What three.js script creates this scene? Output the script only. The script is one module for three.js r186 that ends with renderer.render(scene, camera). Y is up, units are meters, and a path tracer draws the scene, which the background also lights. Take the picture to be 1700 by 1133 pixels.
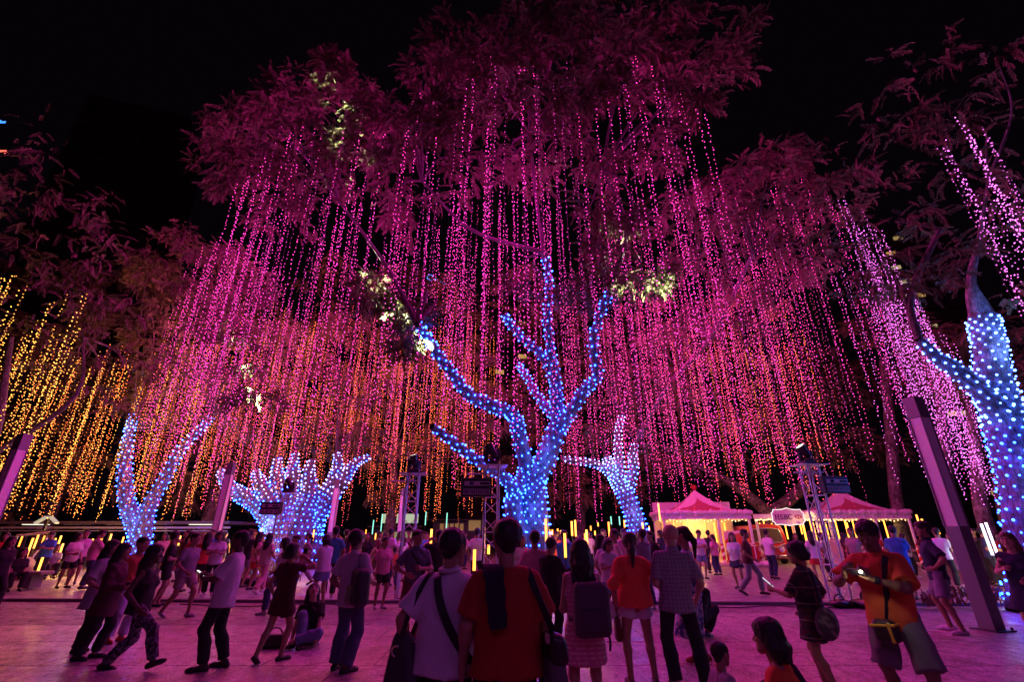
import * as THREE from 'three';
import { mergeGeometries } from 'three/addons/utils/BufferGeometryUtils.js';
import { RoundedBoxGeometry } from 'three/addons/geometries/RoundedBoxGeometry.js';
import { FontLoader } from 'three/addons/loaders/FontLoader.js';
import { TextGeometry } from 'three/addons/geometries/TextGeometry.js';

// ---------------------------------------------------------------- camera, sky, exposure
const scene = new THREE.Scene();
const EYE = 1.6, PITCH = 22.9 * Math.PI / 180, FPX = 767;
const camera = new THREE.PerspectiveCamera(2 * Math.atan(566.5 / FPX) * 180 / Math.PI, 1700 / 1133, 0.05, 900);
camera.position.set(0, EYE, 0);
camera.rotation.set(PITCH, 0, 0);
const renderer = new THREE.WebGLRenderer({ antialias: true });
renderer.toneMapping = THREE.LinearToneMapping;
renderer.toneMappingExposure = 1.0;
renderer.shadowMap.enabled = true;
{
  const w = 16, h = 8, d = new Float32Array(w * h * 4);          // clear night over a city: one even, almost black tone
  for (let i = 0; i < w * h; i++) d.set([0.0016, 0.0007, 0.0018, 1], i * 4);
  const t = new THREE.DataTexture(d, w, h, THREE.RGBAFormat, THREE.FloatType);
  t.mapping = THREE.EquirectangularReflectionMapping; t.magFilter = THREE.LinearFilter; t.needsUpdate = true;
  scene.background = t; scene.environment = t;
}

// ---------------------------------------------------------------- helpers
const V = (x, y, z) => new THREE.Vector3(x, y, z);
let seed = 12345;
const rnd = () => { seed = (seed + 0x6d2b79f5) | 0; let t = Math.imul(seed ^ (seed >>> 15), 1 | seed); t = (t + Math.imul(t ^ (t >>> 7), 61 | t)) ^ t; return ((t ^ (t >>> 14)) >>> 0) / 4294967296; };
const rr = (a, b) => a + (b - a) * rnd();
const pick = (a) => a[Math.floor(rnd() * a.length)];
const lerp = (a, b, t) => a + (b - a) * t, clamp = (x, a, b) => Math.min(b, Math.max(a, x));
const CP = Math.cos(PITCH), SP = Math.sin(PITCH);
function ray(px, py) { const u = (px - 850) / FPX, v = (566.5 - py) / FPX; return V(u, v * CP + SP, v * SP - CP); }
function at(px, py, z) { const d = ray(px, py), t = z / d.z; return V(d.x * t, EYE + d.y * t, z); }        // a photo direction met at a known depth
function onGround(px, py, y = 0) { const d = ray(px, py), t = (y - EYE) / d.y; return V(d.x * t, y, d.z * t); }
function hash3(x, y, z) { let h = Math.imul(x, 374761393) ^ Math.imul(y, 668265263) ^ Math.imul(z, 2147483647 ^ 974634777); h = Math.imul(h ^ (h >>> 13), 1274126177); return ((h ^ (h >>> 16)) >>> 0) / 4294967296; }
function noise3(x, y, z) {
  const X = Math.floor(x), Y = Math.floor(y), Z = Math.floor(z); let a = x - X, b = y - Y, c = z - Z;
  a = a * a * (3 - 2 * a); b = b * b * (3 - 2 * b); c = c * c * (3 - 2 * c);
  const L = (p, q, t) => p + (q - p) * t;
  return L(L(L(hash3(X, Y, Z), hash3(X + 1, Y, Z), a), L(hash3(X, Y + 1, Z), hash3(X + 1, Y + 1, Z), a), b), L(L(hash3(X, Y, Z + 1), hash3(X + 1, Y, Z + 1), a), L(hash3(X, Y + 1, Z + 1), hash3(X + 1, Y + 1, Z + 1), a), b), c) * 2 - 1;
}
const mat = (r, g, b, o = {}) => { const m = new THREE.MeshStandardMaterial({ roughness: 0.75, ...o }); m.color.setRGB(r, g, b); return m; };
const glow = (r, g, b, k = 1) => { const m = new THREE.MeshStandardMaterial({ roughness: 0.5 }); m.color.setRGB(0.12, 0.12, 0.12); m.emissive.setRGB(r, g, b); m.emissiveIntensity = k; return m; };
const taken = new Map();
function numbered(n) { const k = taken.get(n) ?? 0; taken.set(n, k + 1); return k ? n + '_' + String(k).padStart(3, '0') : n; }
function shade(o) { o.castShadow = true; o.receiveShadow = true; return o; }
function part(name, geo, m, parent, label) { const o = shade(new THREE.Mesh(Array.isArray(geo) ? merge(geo) : geo, m)); o.name = name; parent.add(o); if (label) o.userData.label = label; return o; }
function strip(g) { const n = g.index ? g.toNonIndexed() : g; for (const k of Object.keys(n.attributes)) if (!['position', 'normal', 'uv'].includes(k)) n.deleteAttribute(k); if (!n.attributes.uv) n.setAttribute('uv', new THREE.BufferAttribute(new Float32Array(n.attributes.position.count * 2), 2)); return n; }
function merge(list) { return list.length === 1 ? list[0] : mergeGeometries(list.map(strip)); }
function thing(name, label, category, pos = [0, 0, 0], turn = 0, group) {
  const o = new THREE.Group(); o.name = numbered(name); o.position.set(...pos); o.rotation.y = turn; o.userData = { label, category }; if (group) o.userData.group = group; scene.add(o); return o;
}
function tag(o, label, category, group, kind) { o.userData = { label, category }; if (group) o.userData.group = group; if (kind) o.userData.kind = kind; return o; }
function structure(name, geo, m) { const o = shade(new THREE.Mesh(Array.isArray(geo) ? merge(geo) : geo, m)); o.name = numbered(name); o.userData.kind = 'structure'; scene.add(o); return o; }
const M4 = (p, e = [0, 0, 0], s = [1, 1, 1]) => new THREE.Matrix4().compose(V(...p), new THREE.Quaternion().setFromEuler(new THREE.Euler(...e)), V(...s));
function box(w, h, d, p = [0, 0, 0], e = [0, 0, 0], r = 0) { const g = r ? new RoundedBoxGeometry(w, h, d, 2, r) : new THREE.BoxGeometry(w, h, d); return g.applyMatrix4(M4(p, e)); }
function cyl(a, b, h, p = [0, 0, 0], e = [0, 0, 0], n = 12) { return new THREE.CylinderGeometry(a, b, h, n).applyMatrix4(M4(p, e)); }
function bar(a, b, r, n = 6) { // round bar between two points
  const d = b.clone().sub(a), g = new THREE.CylinderGeometry(r, r, d.length(), n, 1);
  return g.applyMatrix4(new THREE.Matrix4().compose(a.clone().add(b).multiplyScalar(0.5), new THREE.Quaternion().setFromUnitVectors(V(0, 1, 0), d.normalize()), V(1, 1, 1)));
}
function canvasTex(w, h, draw, srgb = true) { const c = document.createElement('canvas'); c.width = w; c.height = h; draw(c.getContext('2d'), w, h); const t = new THREE.CanvasTexture(c); if (srgb) t.colorSpace = THREE.SRGBColorSpace; t.wrapS = t.wrapT = THREE.RepeatWrapping; return t; }
function noiseTex(n, f, srgb = false) { const d = new Uint8Array(n * n * 4); for (let y = 0; y < n; y++) for (let x = 0; x < n; x++) { const c = f(x, y, n), i = (y * n + x) * 4; d[i] = clamp(c[0] * 255, 0, 255); d[i + 1] = clamp(c[1] * 255, 0, 255); d[i + 2] = clamp(c[2] * 255, 0, 255); d[i + 3] = 255; } const t = new THREE.DataTexture(d, n, n); t.magFilter = THREE.LinearFilter; t.wrapS = t.wrapT = THREE.RepeatWrapping; if (srgb) t.colorSpace = THREE.SRGBColorSpace; t.needsUpdate = true; return t; }
// tapered limb along points with radii; returns {geo, at(s) -> frame}
function limb(pts, radii, seg = 10, rings = 6, lump = 0.06) {
  const curve = new THREE.CatmullRomCurve3(pts, false, 'centripetal'), n = Math.max(4, (pts.length - 1) * rings), pos = [], nor = [], uv = [], idx = [];
  const fr = curve.computeFrenetFrames(n, false), L = curve.getLength(), rad = (s) => { const k = s * (radii.length - 1), i = Math.min(radii.length - 2, Math.floor(k)); return lerp(radii[i], radii[i + 1], k - i); };
  for (let i = 0; i <= n; i++) {
    const s = i / n, c = curve.getPoint(s), r0 = rad(s);
    for (let j = 0; j <= seg; j++) {
      const a = j / seg * Math.PI * 2, x = Math.cos(a), y = Math.sin(a), d = fr.normals[i].clone().multiplyScalar(x).addScaledVector(fr.binormals[i], y);
      const r = r0 * (1 + lump * noise3(c.x * 2 + x * 1.3 + 50, c.y * 1.5 + y * 1.3, c.z * 2 + x));
      pos.push(c.x + d.x * r, c.y + d.y * r, c.z + d.z * r); nor.push(d.x, d.y, d.z); uv.push(j / seg * 2, s * L);
    }
  }
  for (let i = 0; i < n; i++) for (let j = 0; j < seg; j++) { const a = i * (seg + 1) + j, b = a + seg + 1; idx.push(a, a + 1, b, b, a + 1, b + 1); }
  const g = new THREE.BufferGeometry(); g.setAttribute('position', new THREE.Float32BufferAttribute(pos, 3)); g.setAttribute('normal', new THREE.Float32BufferAttribute(nor, 3)); g.setAttribute('uv', new THREE.Float32BufferAttribute(uv, 2)); g.setIndex(idx);
  const spot = (s, a) => { const c = curve.getPoint(s), i = Math.min(n, Math.round(s * n)), d = fr.normals[i].clone().multiplyScalar(Math.cos(a)).addScaledVector(fr.binormals[i], Math.sin(a)); return [c, d, rad(s)]; };
  return { geo: g, spot, length: L, curve, rad };
}
const LAMP_K = 0.215;
// ---------------------------------------------------------------- light colours
const GLOW = {
  magenta: glow(6.5, 0.28, 2.7), rose: glow(6.2, 0.3, 1.9), red: glow(6, 0.44, 0.6), orange: glow(6.2, 1.1, 0.2), yellow: glow(6.5, 2.5, 0.36), lavender: glow(5.2, 0.9, 4.6),
  magentaDim: glow(2.4, 0.14, 1.3), roseDim: glow(2.3, 0.13, 0.7), redDim: glow(2.3, 0.19, 0.24), orangeDim: glow(2.5, 0.48, 0.09), lavenderDim: glow(2.1, 0.38, 1.8), yellowDim: glow(2.8, 1.05, 0.16),   // older, weaker strings
  blue: glow(0.36, 2.0, 42), ice: glow(1.3, 4, 34), lilac: glow(2.8, 2.9, 11),
};
// ---------------------------------------------------------------- bark and leaves
const barkTex = noiseTex(256, (x, y, n) => { const a = noise3(x / 9, y / 40, 3) * 0.5 + noise3(x / 4, y / 14, 9) * 0.3; const v = 0.5 + a * 0.45; return [v, v, v]; });
const barkMap = noiseTex(256, (x, y) => { const a = noise3(x / 30, y / 44, 31) * 0.12 + noise3(x / 5, y / 19, 13) * 0.12; return [0.38 + a, 0.36 + a, 0.34 + a]; }, true);
const bark = new THREE.MeshStandardMaterial({ map: barkMap, bumpMap: barkTex, bumpScale: 0.03, roughness: 0.9 });
const leafMats = [[0.12, 0.135, 0.055], [0.14, 0.155, 0.065], [0.10, 0.115, 0.045]].map((c) => { const m = new THREE.MeshPhysicalMaterial({ roughness: 0.75, specularIntensity: 0.6 }); m.color.setRGB(...c); return m; });
function sprayGeo(k, nLeaf, len, leaf) { // a drooping compound leaf: rachis with folded leaflets in pairs
  const pos = [], tri = (a, b, c) => pos.push(...a.toArray(), ...b.toArray(), ...c.toArray());
  const droop = 0.35 + 0.3 * hash3(k, 1, 7), p = (s) => V(0, -droop * s * s * len, s * len);
  tri(p(0).add(V(0.006, 0, 0)), p(0).add(V(-0.006, 0, 0)), p(0.9));
  for (let i = 0; i < nLeaf; i++) for (const sd of [-1, 1]) {
    const s = 0.12 + 0.88 * (i + 0.4 * hash3(i, k, sd + 3)) / nLeaf, o = p(s), l = leaf * (0.75 + 0.5 * hash3(k, i, sd + 5)), w = l * 0.19;
    const dir = V(sd * (0.85 - 0.45 * s), -0.3 - 0.5 * hash3(i, k + 3, sd + 9), 0.35 + 0.6 * s).normalize(), side = V(0, 1, 0).cross(dir).normalize(), up = dir.clone().cross(side);
    const m = o.clone().addScaledVector(dir, l * 0.5), e = o.clone().addScaledVector(dir, l).addScaledVector(V(0, -1, 0), l * 0.12);
    const a = m.clone().addScaledVector(side, w).addScaledVector(up, -w * 0.35), b = m.clone().addScaledVector(side, -w).addScaledVector(up, -w * 0.35);
    tri(o, a, e); tri(o, e, b);
  }
  const g = new THREE.BufferGeometry(); g.setAttribute('position', new THREE.Float32BufferAttribute(pos, 3)); g.computeVertexNormals(); return g;
}
const sprays = [0, 1, 2].map((k) => sprayGeo(k, 8, 0.52, 0.135));
// foliage of one tree: clumps [x, y, z, radius, count]; one instanced part per leaf tone
function foliage(parent, clumps, size = 1) {
  const lists = [[], [], []], q = new THREE.Quaternion(), e = new THREE.Euler(), up = V(0, 0, 1);
  for (const [c, r, n, kind] of clumps) {
    // each clump is a handful of leafy twig ends with gaps between them
    const tips = Math.max(5, Math.round(n / 7)), per = Math.round(n * 2.8 / tips);
    for (let j = 0; j < tips; j++) {
      const a = rnd() * 6.283, t = Math.pow(rnd(), 0.4), ph = Math.acos(rr(-0.8, 1)), lob = 0.7 + 0.6 * noise3(Math.cos(a) * 1.9 + c.x, Math.sin(a) * 1.9 + c.z, ph * 1.7 + c.y), out = Math.sin(ph) * r * t * lob * (rnd() < 0.12 ? 1.35 : 1);
      const tx = out * Math.cos(a), tz = out * Math.sin(a), ty = Math.cos(ph) * r * 0.66 * t * lob - 0.14 * out * out / r, rad = rr(0.16, 0.36) * Math.sqrt(r);
      for (let i = 0; i < per; i++) {
      const x = tx + rr(-1, 1) * rad, z = tz + rr(-1, 1) * rad, y = ty + rr(-0.7, 0.5) * rad;
      e.set(rr(-0.6, 1.1), Math.atan2(x, z) + rr(-1.6, 1.6), rr(-1.1, 1.1), 'YXZ'); q.setFromEuler(e);
      const s = size * rr(0.5, 0.95);
      lists[kind ?? Math.floor(rnd() * 3)].push(new THREE.Matrix4().compose(V(c.x + x, c.y + y, c.z + z), q, V(s, s, s)));
    } }
  }
  lists.forEach((l, k) => { if (!l.length) return; const m = new THREE.InstancedMesh(sprays[k], leafMats[k], l.length); l.forEach((x, i) => m.setMatrixAt(i, x)); m.name = 'crown'; m.userData.kind = 'stuff'; shade(m); parent.add(m); });
}
const clumpPx = (px, py, z, r, n) => [at(px, py, z), r, n];
const bulbGeo = new THREE.TetrahedronGeometry(1.3, 0);
const roundBulb = new THREE.IcosahedronGeometry(0.9, 0);
function bulbMesh(points, r, shape = bulbGeo) { // small bulbs at world points, joined
  const src = shape.attributes.position.array, pos = new Float32Array(points.length * src.length);
  points.forEach((p, i) => { for (let k = 0; k < src.length; k += 3) { const o = i * src.length + k; const q = r * (0.72 + 0.56 * hash3(i, 17, 4)), sg = i % 2 ? 1 : -1; pos[o] = p.x + src[k] * q * sg; pos[o + 1] = p.y + src[k + 1] * q; pos[o + 2] = p.z + src[k + 2] * q * sg; } });
  const g = new THREE.BufferGeometry(); g.setAttribute('position', new THREE.BufferAttribute(pos, 3)); g.computeVertexNormals(); return g;
}
const wireMat = mat(0.02, 0.02, 0.022, { roughness: 0.5 });
// lights wound round limbs: rows climb in a shallow spiral, bulbs staggered like a net
function wrapLights(label, limbs, spacing, r, matOf) {
  const root = thing('trunk_light_wrap', label, 'light string', [0, 0, 0], 0, 'light strings wound round the tree trunks'), groups = new Map(), wires = [];
  for (const [lb, s0, s1] of limbs) {
    let row = 0; const n = Math.floor(lb.length * (s1 - s0) / spacing);
    for (let i = 0; i < n; i++, row++) {
      const s = s0 + (s1 - s0) * (i + 0.5) / n, k = Math.max(4, Math.round(2 * Math.PI * (lb.rad(s) + 0.03) / spacing / 1.05)), ring = [];
      for (let j = 0; j < k; j++) {
        const a = (j + (row % 2) * 0.5 + 0.07 * (hash3(i, j, 5) - 0.5)) / k * 6.2832, ds = (j / k - 0.5) * spacing * 0.5 / lb.length + 0.07 * spacing / lb.length * (hash3(j, i, 8) - 0.5), ss = clamp(s + ds, 0, 1);
        const [c, d, rad] = lb.spot(ss, a), p = c.clone().addScaledVector(d, rad * 1.06 + r * 0.8); ring.push(p);
        const key = matOf(p); if (!groups.has(key)) groups.set(key, []); groups.get(key).push(p);
      }
      if (ring.length > 4) wires.push(new THREE.TubeGeometry(new THREE.CatmullRomCurve3(ring, true), ring.length * 2, 0.006, 3, true));
    }
  }
  for (const [key, p] of groups) { const b = part('bulbs', bulbMesh(p, r, roundBulb), GLOW[key], root); b.userData.kind = 'stuff'; }
  if (wires.length) part('wire', wires, wireMat, root);
  return root;
}
const Z = (list, z) => list.map(([x, y, dz = 0]) => at(x, y, z + dz));
function tree(name, label, trunkLimbs, extra, group) {
  const c = trunkLimbs[0].curve.getPoint(0), root = thing(name, label, 'tree', [0, 0, 0], 0, group);
  part('trunk', trunkLimbs.map((l) => l.geo), bark, root);
  for (const l of extra) part('limb', l.geo, bark, root);
  return root;
}
function twigsTo(clumps, starts, share = 0.6, r0 = 0.05) { // thinner limbs that carry the clumps
  const out = [];
  for (const [c] of clumps) { if (rnd() > share) continue; let b = starts[0]; for (const s of starts) if (s.distanceTo(c) < b.distanceTo(c)) b = s;
    const m = b.clone().lerp(c, 0.5).add(V(rr(-0.6, 0.6), rr(0.2, 1.0), rr(-0.6, 0.6))); out.push(limb([b, m, c.clone().add(V(0, 0.1, 0))], [r0, r0 * 0.6, r0 * 0.2], 6, 5, 0.1)); }
  return out;
}

// ---------------------------------------------------------------- the big tree in the middle
const ZM = -17;
const main = [
  limb([V(at(880, 900, ZM).x, -0.1, ZM), ...Z([[888, 880], [886, 830], [884, 800], [905, 764], [926, 708]], ZM)], [0.62, 0.5, 0.44, 0.44, 0.36, 0.33], 14, 6),
  limb([V(at(862, 900, ZM + .3).x, -0.1, ZM + .3), ...Z([[860, 885, .3], [852, 830, .3], [862, 812, .2], [874, 785, .1]], ZM)], [0.45, 0.36, 0.3, 0.3, 0.26], 12, 6),
  limb(Z([[926, 712], [945, 688, .4], [973, 645, 1], [991, 625, 1.5], [985, 569, 2.2], [997, 521, 3], [1013, 482, 3.6]], ZM), [0.27, 0.22, 0.2, 0.18, 0.16, 0.14, 0.12], 10, 6),
  limb(Z([[926, 714], [924, 672, .2], [922, 633, .6], [914, 581, 1.2], [908, 529, 2], [912, 470, 2.8], [903, 420, 3.6]], ZM), [0.27, 0.24, 0.2, 0.16, 0.14, 0.12, 0.1], 10, 6),
  limb(Z([[920, 630, .6], [898, 589, .9], [870, 565, 1.2], [846, 537, 1.6], [836, 520, 2]], ZM), [0.17, 0.15, 0.14, 0.13, 0.1], 10, 6),
  limb(Z([[922, 695, 0], [894, 660, -.6], [874, 625, -1.2], [860, 604, -1.8]], ZM), [0.18, 0.15, 0.13, 0.1], 10, 6),
  limb(Z([[880, 798, 0], [862, 724, .7], [854, 692, 1.2], [822, 676, 1.8], [779, 656, 2.6], [751, 621, 3.4], [727, 589, 4.2], [707, 557, 5], [693, 538, 5.6]], ZM), [0.27, 0.24, 0.22, 0.2, 0.18, 0.16, 0.14, 0.12, 0.1], 10, 6),
  limb(Z([[856, 822, .3], [834, 790, .9], [790, 764, 1.9], [759, 740, 2.7], [717, 708, 3.8]], ZM), [0.2, 0.17, 0.15, 0.13, 0.1], 10, 6),
];
const mainClumps = [];
for (const [x, y, z, r, n] of [
  [372, 268, -14, 1.6, 110], [400, 205, -14, 1.5, 100], [450, 180, -13.5, 1.6, 110], [500, 160, -13, 1.5, 90], [545, 112, -13, 1.5, 90], [590, 130, -13, 1.4, 80], [600, 190, -12.5, 1.6, 110], [650, 200, -12, 1.6, 110], [440, 260, -13, 1.7, 110], [520, 230, -12.5, 1.8, 120], [380, 300, -13.5, 1.0, 50],
  [705, 120, -11, 1.4, 90], [745, 70, -10.5, 1.5, 100], [800, 90, -10, 1.6, 120], [840, 60, -10, 1.4, 90], [900, 75, -9.8, 1.5, 110], [950, 45, -9.6, 1.3, 80], [990, 110, -10, 1.6, 110], [1050, 60, -10.3, 1.6, 110], [1090, 30, -10.3, 1.3, 60], [1120, 70, -10.5, 1.5, 100], [1180, 105, -11, 1.3, 80], [1215, 80, -11.2, 1.0, 60], [1140, 130, -10.8, 1.5, 100], [1160, 175, -11, 0.9, 60],
  [720, 180, -11, 1.5, 90], [760, 190, -11, 1.4, 80], [830, 160, -10.5, 1.5, 90], [900, 160, -10.5, 1.4, 80], [960, 180, -11, 1.5, 80], [1030, 160, -11, 1.5, 90], [1090, 230, -11.5, 1.3, 70], [700, 240, -12, 1.6, 80],
  [920, 230, -12, 1.5, 60], [1000, 270, -12, 1.4, 60], [860, 260, -12.5, 1.5, 60], [780, 280, -13, 1.5, 60], [640, 290, -13, 1.6, 70], [560, 300, -13.5, 1.6, 70], [470, 340, -14, 1.6, 70], [680, 350, -13.5, 1.4, 60],
  [980, 350, -12.5, 1.2, 70], [1060, 370, -12.5, 1.2, 60], [1000, 420, -13, 1.2, 60], [960, 480, -14, 1.0, 45], [1040, 470, -13.5, 1.1, 70], [1085, 465, -13, 0.9, 60], [650, 500, -12.5, 1.0, 65], [690, 520, -12.5, 0.9, 50], [620, 470, -13, 1.0, 50], [665, 560, -12, 0.7, 35], [880, 470, -14.5, 1.1, 40], [600, 250, -13, 1.0, 50],
]) mainClumps.push(clumpPx(x, y, z, r, n));
{
  const t = tree('rain_tree', 'tall spreading tree with blue lit trunk forking into bare limbs, magenta lit crown', main, twigsTo(mainClumps, main.slice(2).map((l) => l.curve.getPoint(1)).concat([at(560, 330, -13.5), at(700, 300, -12.5), at(1000, 280, -12), at(880, 220, -12)]), 0.7));
  for (const g of [limb([main[6].curve.getPoint(1), at(640, 440, -12.6), at(560, 330, -13.5)], [0.08, 0.06, 0.04], 8, 6).geo, limb([main[3].curve.getPoint(1), at(890, 330, -13), at(880, 220, -12)], [0.08, 0.055, 0.035], 8, 6).geo, limb([main[2].curve.getPoint(1), at(1040, 380, -12.5), at(1000, 280, -12)], [0.09, 0.06, 0.035], 8, 6).geo, limb([main[3].curve.getPoint(1), at(780, 380, -13.5), at(700, 300, -12.5)], [0.08, 0.055, 0.035], 8, 6).geo]) part('limb', g, bark, t);
  foliage(t, mainClumps);
  wrapLights('blue bulbs wound round the forked trunk of the tall middle tree', main.map((l) => [l, 0.03, 0.99]), 0.25, 0.032, () => 'blue');
}
// ---------------------------------------------------------------- tree with a blue V-shaped trunk, left
const ZL = -24;
const left = [
  limb([V(at(232, 900, ZL).x, -0.1, ZL), ...Z([[232, 890], [212, 838], [208, 775], [215, 718], [224, 685]], ZL)], [0.6, 0.42, 0.32, 0.27, 0.2, 0.14], 12, 5),
  limb([V(at(234, 900, ZL).x, 0.2, ZL), ...Z([[236, 885], [249, 838], [276, 792], [300, 747], [335, 711], [354, 690]], ZL)], [0.55, 0.42, 0.3, 0.25, 0.21, 0.17, 0.12], 12, 5),
];
const leftClumps = [];
for (const [x, y, z, r, n] of [[250, 430, -20, 1.8, 90], [300, 400, -20, 1.8, 90], [340, 410, -19, 1.8, 80], [390, 430, -19, 1.8, 80], [270, 470, -20, 1.8, 80], [310, 480, -20, 1.6, 70], [230, 450, -21, 1.4, 60], [290, 520, -21, 1.8, 60], [360, 520, -19.5, 1.5, 90], [390, 550, -19, 1.2, 70], [420, 480, -19, 1.6, 60], [420, 655, -19, 1.1, 70], [400, 615, -19.5, 1.0, 40], [300, 590, -22, 2, 60], [350, 620, -22, 2, 50], [250, 560, -22, 2, 50]]) leftClumps.push(clumpPx(x, y, z, r, n));
for (let i = 0; i < 22; i++) leftClumps.push(clumpPx(rr(260, 560), rr(480, 740), -rr(24, 29), 1.9, 34));
{
  const t = tree('rain_tree', 'tree with blue lit trunk splitting into a V, beside the covered walkway', left, twigsTo(leftClumps, left.map((l) => l.curve.getPoint(1)), 0.8));
  foliage(t, leftClumps, 1.1);
  wrapLights('blue and white bulbs wound round the V-shaped trunk by the covered walkway', left.map((l) => [l, 0.06, 0.99]), 0.27, 0.035, (p) => (p.y > 5.2 ? 'ice' : 'blue'));
}
// ---------------------------------------------------------------- broad many-stemmed tree, left of the middle
const ZB = -26;
const bx = at(478, 900, ZB).x;
const broad = [
  limb([V(bx - 0.5, -0.1, ZB), ...Z([[470, 890], [452, 860], [428, 835], [400, 822], [378, 805], [364, 780]], ZB)], [1.2, 1.0, 0.62, 0.46, 0.36, 0.28, 0.16], 16, 5),
  limb([V(bx - 0.2, -0.1, ZB + .3), ...Z([[476, 890, .3], [464, 855, .3], [446, 825, .4], [430, 800, .5], [424, 780, .5]], ZB)], [1.2, 1.05, 0.62, 0.42, 0.3, 0.14], 16, 5),
  limb([V(bx, -0.1, ZB + .1), ...Z([[482, 890, .1], [476, 850, .1], [466, 815, .2], [460, 785, .2], [462, 758, .3]], ZB)], [1.3, 1.1, 0.66, 0.44, 0.3, 0.13], 16, 5),
  limb([V(bx + 0.3, -0.1, ZB), ...Z([[488, 890], [490, 850], [492, 810], [486, 780], [492, 750]], ZB)], [1.3, 1.1, 0.64, 0.42, 0.3, 0.12], 16, 5),
  limb([V(bx + 0.5, -0.1, ZB + .3), ...Z([[496, 890, .3], [506, 850, .3], [516, 818, .4], [512, 790, .5], [518, 762, .5]], ZB)], [1.3, 1.1, 0.64, 0.44, 0.3, 0.13], 16, 5),
  limb([V(bx + 0.7, -0.1, ZB), ...Z([[500, 890], [522, 855], [542, 822], [556, 795], [562, 772], [558, 750]], ZB)], [1.2, 1.0, 0.6, 0.42, 0.34, 0.26, 0.12], 16, 5),
  limb([V(bx + 0.9, 0.4, ZB + .1), ...Z([[514, 870], [548, 828], [572, 794], [590, 770], [618, 757]], ZB)], [0.7, 0.6, 0.42, 0.32, 0.22, 0.08], 14, 5),
];
{
  const t = tree('rain_tree', 'broad many-stemmed tree densely netted in blue and lilac bulbs', broad, []);
  const cl = []; for (const [x, y, z, r, n] of [[470, 640, -25, 1.8, 60], [540, 620, -25, 1.8, 60], [600, 650, -25, 1.8, 50], [420, 720, -26, 1.5, 40], [520, 720, -27, 1.8, 50], [590, 720, -27, 1.5, 40], [460, 560, -24, 1.8, 60], [560, 540, -24, 2, 60]]) cl.push(clumpPx(x, y, z, r, n)); for (let i = 0; i < 26; i++) cl.push(clumpPx(rr(540, 880), rr(400, 760), -rr(26, 31), 2.0, 36));
  for (const l of twigsTo(cl.slice(0, 8), broad.map((q) => q.curve.getPoint(1)), 1)) part('limb', l.geo, bark, t);
  foliage(t, cl, 1.2);
  wrapLights('dense blue and lilac bulb net over the broad many-stemmed tree', broad.map((l) => [l, 0.05, 0.99]), 0.27, 0.038, (p) => (p.y > 3.4 ? (hash3(p.x * 90 | 0, p.y * 90 | 0, 3) > 0.25 ? 'lilac' : 'blue') : 'blue'));
}
// ---------------------------------------------------------------- tree with white lit limbs, right of the middle
const ZW = -24;
const white = [
  limb([V(at(1063, 900, ZW).x, -0.1, ZW), ...Z([[1060, 885], [1050, 850], [1035, 815], [1022, 795], [1012, 775], [1006, 758]], ZW)], [0.55, 0.46, 0.42, 0.4, 0.3, 0.24, 0.18], 14, 5),
  limb(Z([[1026, 800], [1028, 770], [1026, 740], [1027, 712], [1033, 688]], ZW), [0.32, 0.24, 0.18, 0.15, 0.12], 12, 5),
  limb(Z([[1040, 818], [1048, 795], [1052, 770], [1050, 756], [1056, 735]], ZW), [0.3, 0.24, 0.22, 0.18, 0.14], 12, 5),
  limb(Z([[1020, 796], [1004, 778], [985, 770], [960, 766], [932, 762]], ZW), [0.22, 0.19, 0.16, 0.14, 0.1], 12, 5),
];
const whiteClumps = [];
for (const [x, y, z, r, n] of [[1190, 300, -15, 1.7, 80], [1240, 290, -15, 1.6, 80], [1300, 255, -15, 1.3, 70], [1340, 280, -15, 1.6, 90], [1380, 310, -15, 1.5, 80], [1290, 320, -15, 1.7, 90], [1230, 350, -15.5, 1.7, 80], [1340, 350, -16, 1.7, 80], [1180, 380, -15.5, 1.6, 70], [1270, 400, -16, 1.7, 70], [1140, 330, -15, 1.5, 60], [1130, 440, -17, 1.6, 60], [1220, 460, -17, 1.6, 60], [1180, 520, -19, 1.8, 60], [1250, 540, -19, 1.8, 50], [1340, 430, -16, 1.6, 60], [1120, 560, -20, 2, 60], [1080, 620, -23, 2, 60], [1150, 640, -22, 2, 50], [1020, 600, -24, 2, 50], [1300, 470, -17, 1.5, 50]]) whiteClumps.push(clumpPx(x, y, z, r, n));
for (let i = 0; i < 26; i++) whiteClumps.push(clumpPx(rr(930, 1330), rr(430, 740), -rr(22, 27), 1.9, 34));
{
  const t = tree('rain_tree', 'tree with white lit limbs and blue lit trunk, magenta lit crown reaching over the stalls', white, twigsTo(whiteClumps, white.map((l) => l.curve.getPoint(1)).concat([at(1250, 420, -16), at(1180, 560, -20)]), 0.7));
  for (const g of [limb([white[2].curve.getPoint(1), at(1110, 640, -22), at(1180, 560, -20), at(1250, 420, -16)], [0.14, 0.13, 0.12, 0.08], 8, 6).geo]) part('limb', g, bark, t);
  foliage(t, whiteClumps);
  wrapLights('close rows of white and blue bulbs on the trunk with white limbs', white.map((l) => [l, 0.05, 0.99]), 0.215, 0.034, (p) => (p.y > 4.9 ? 'lilac' : p.y > 3.6 ? 'ice' : 'blue'));
}
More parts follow.
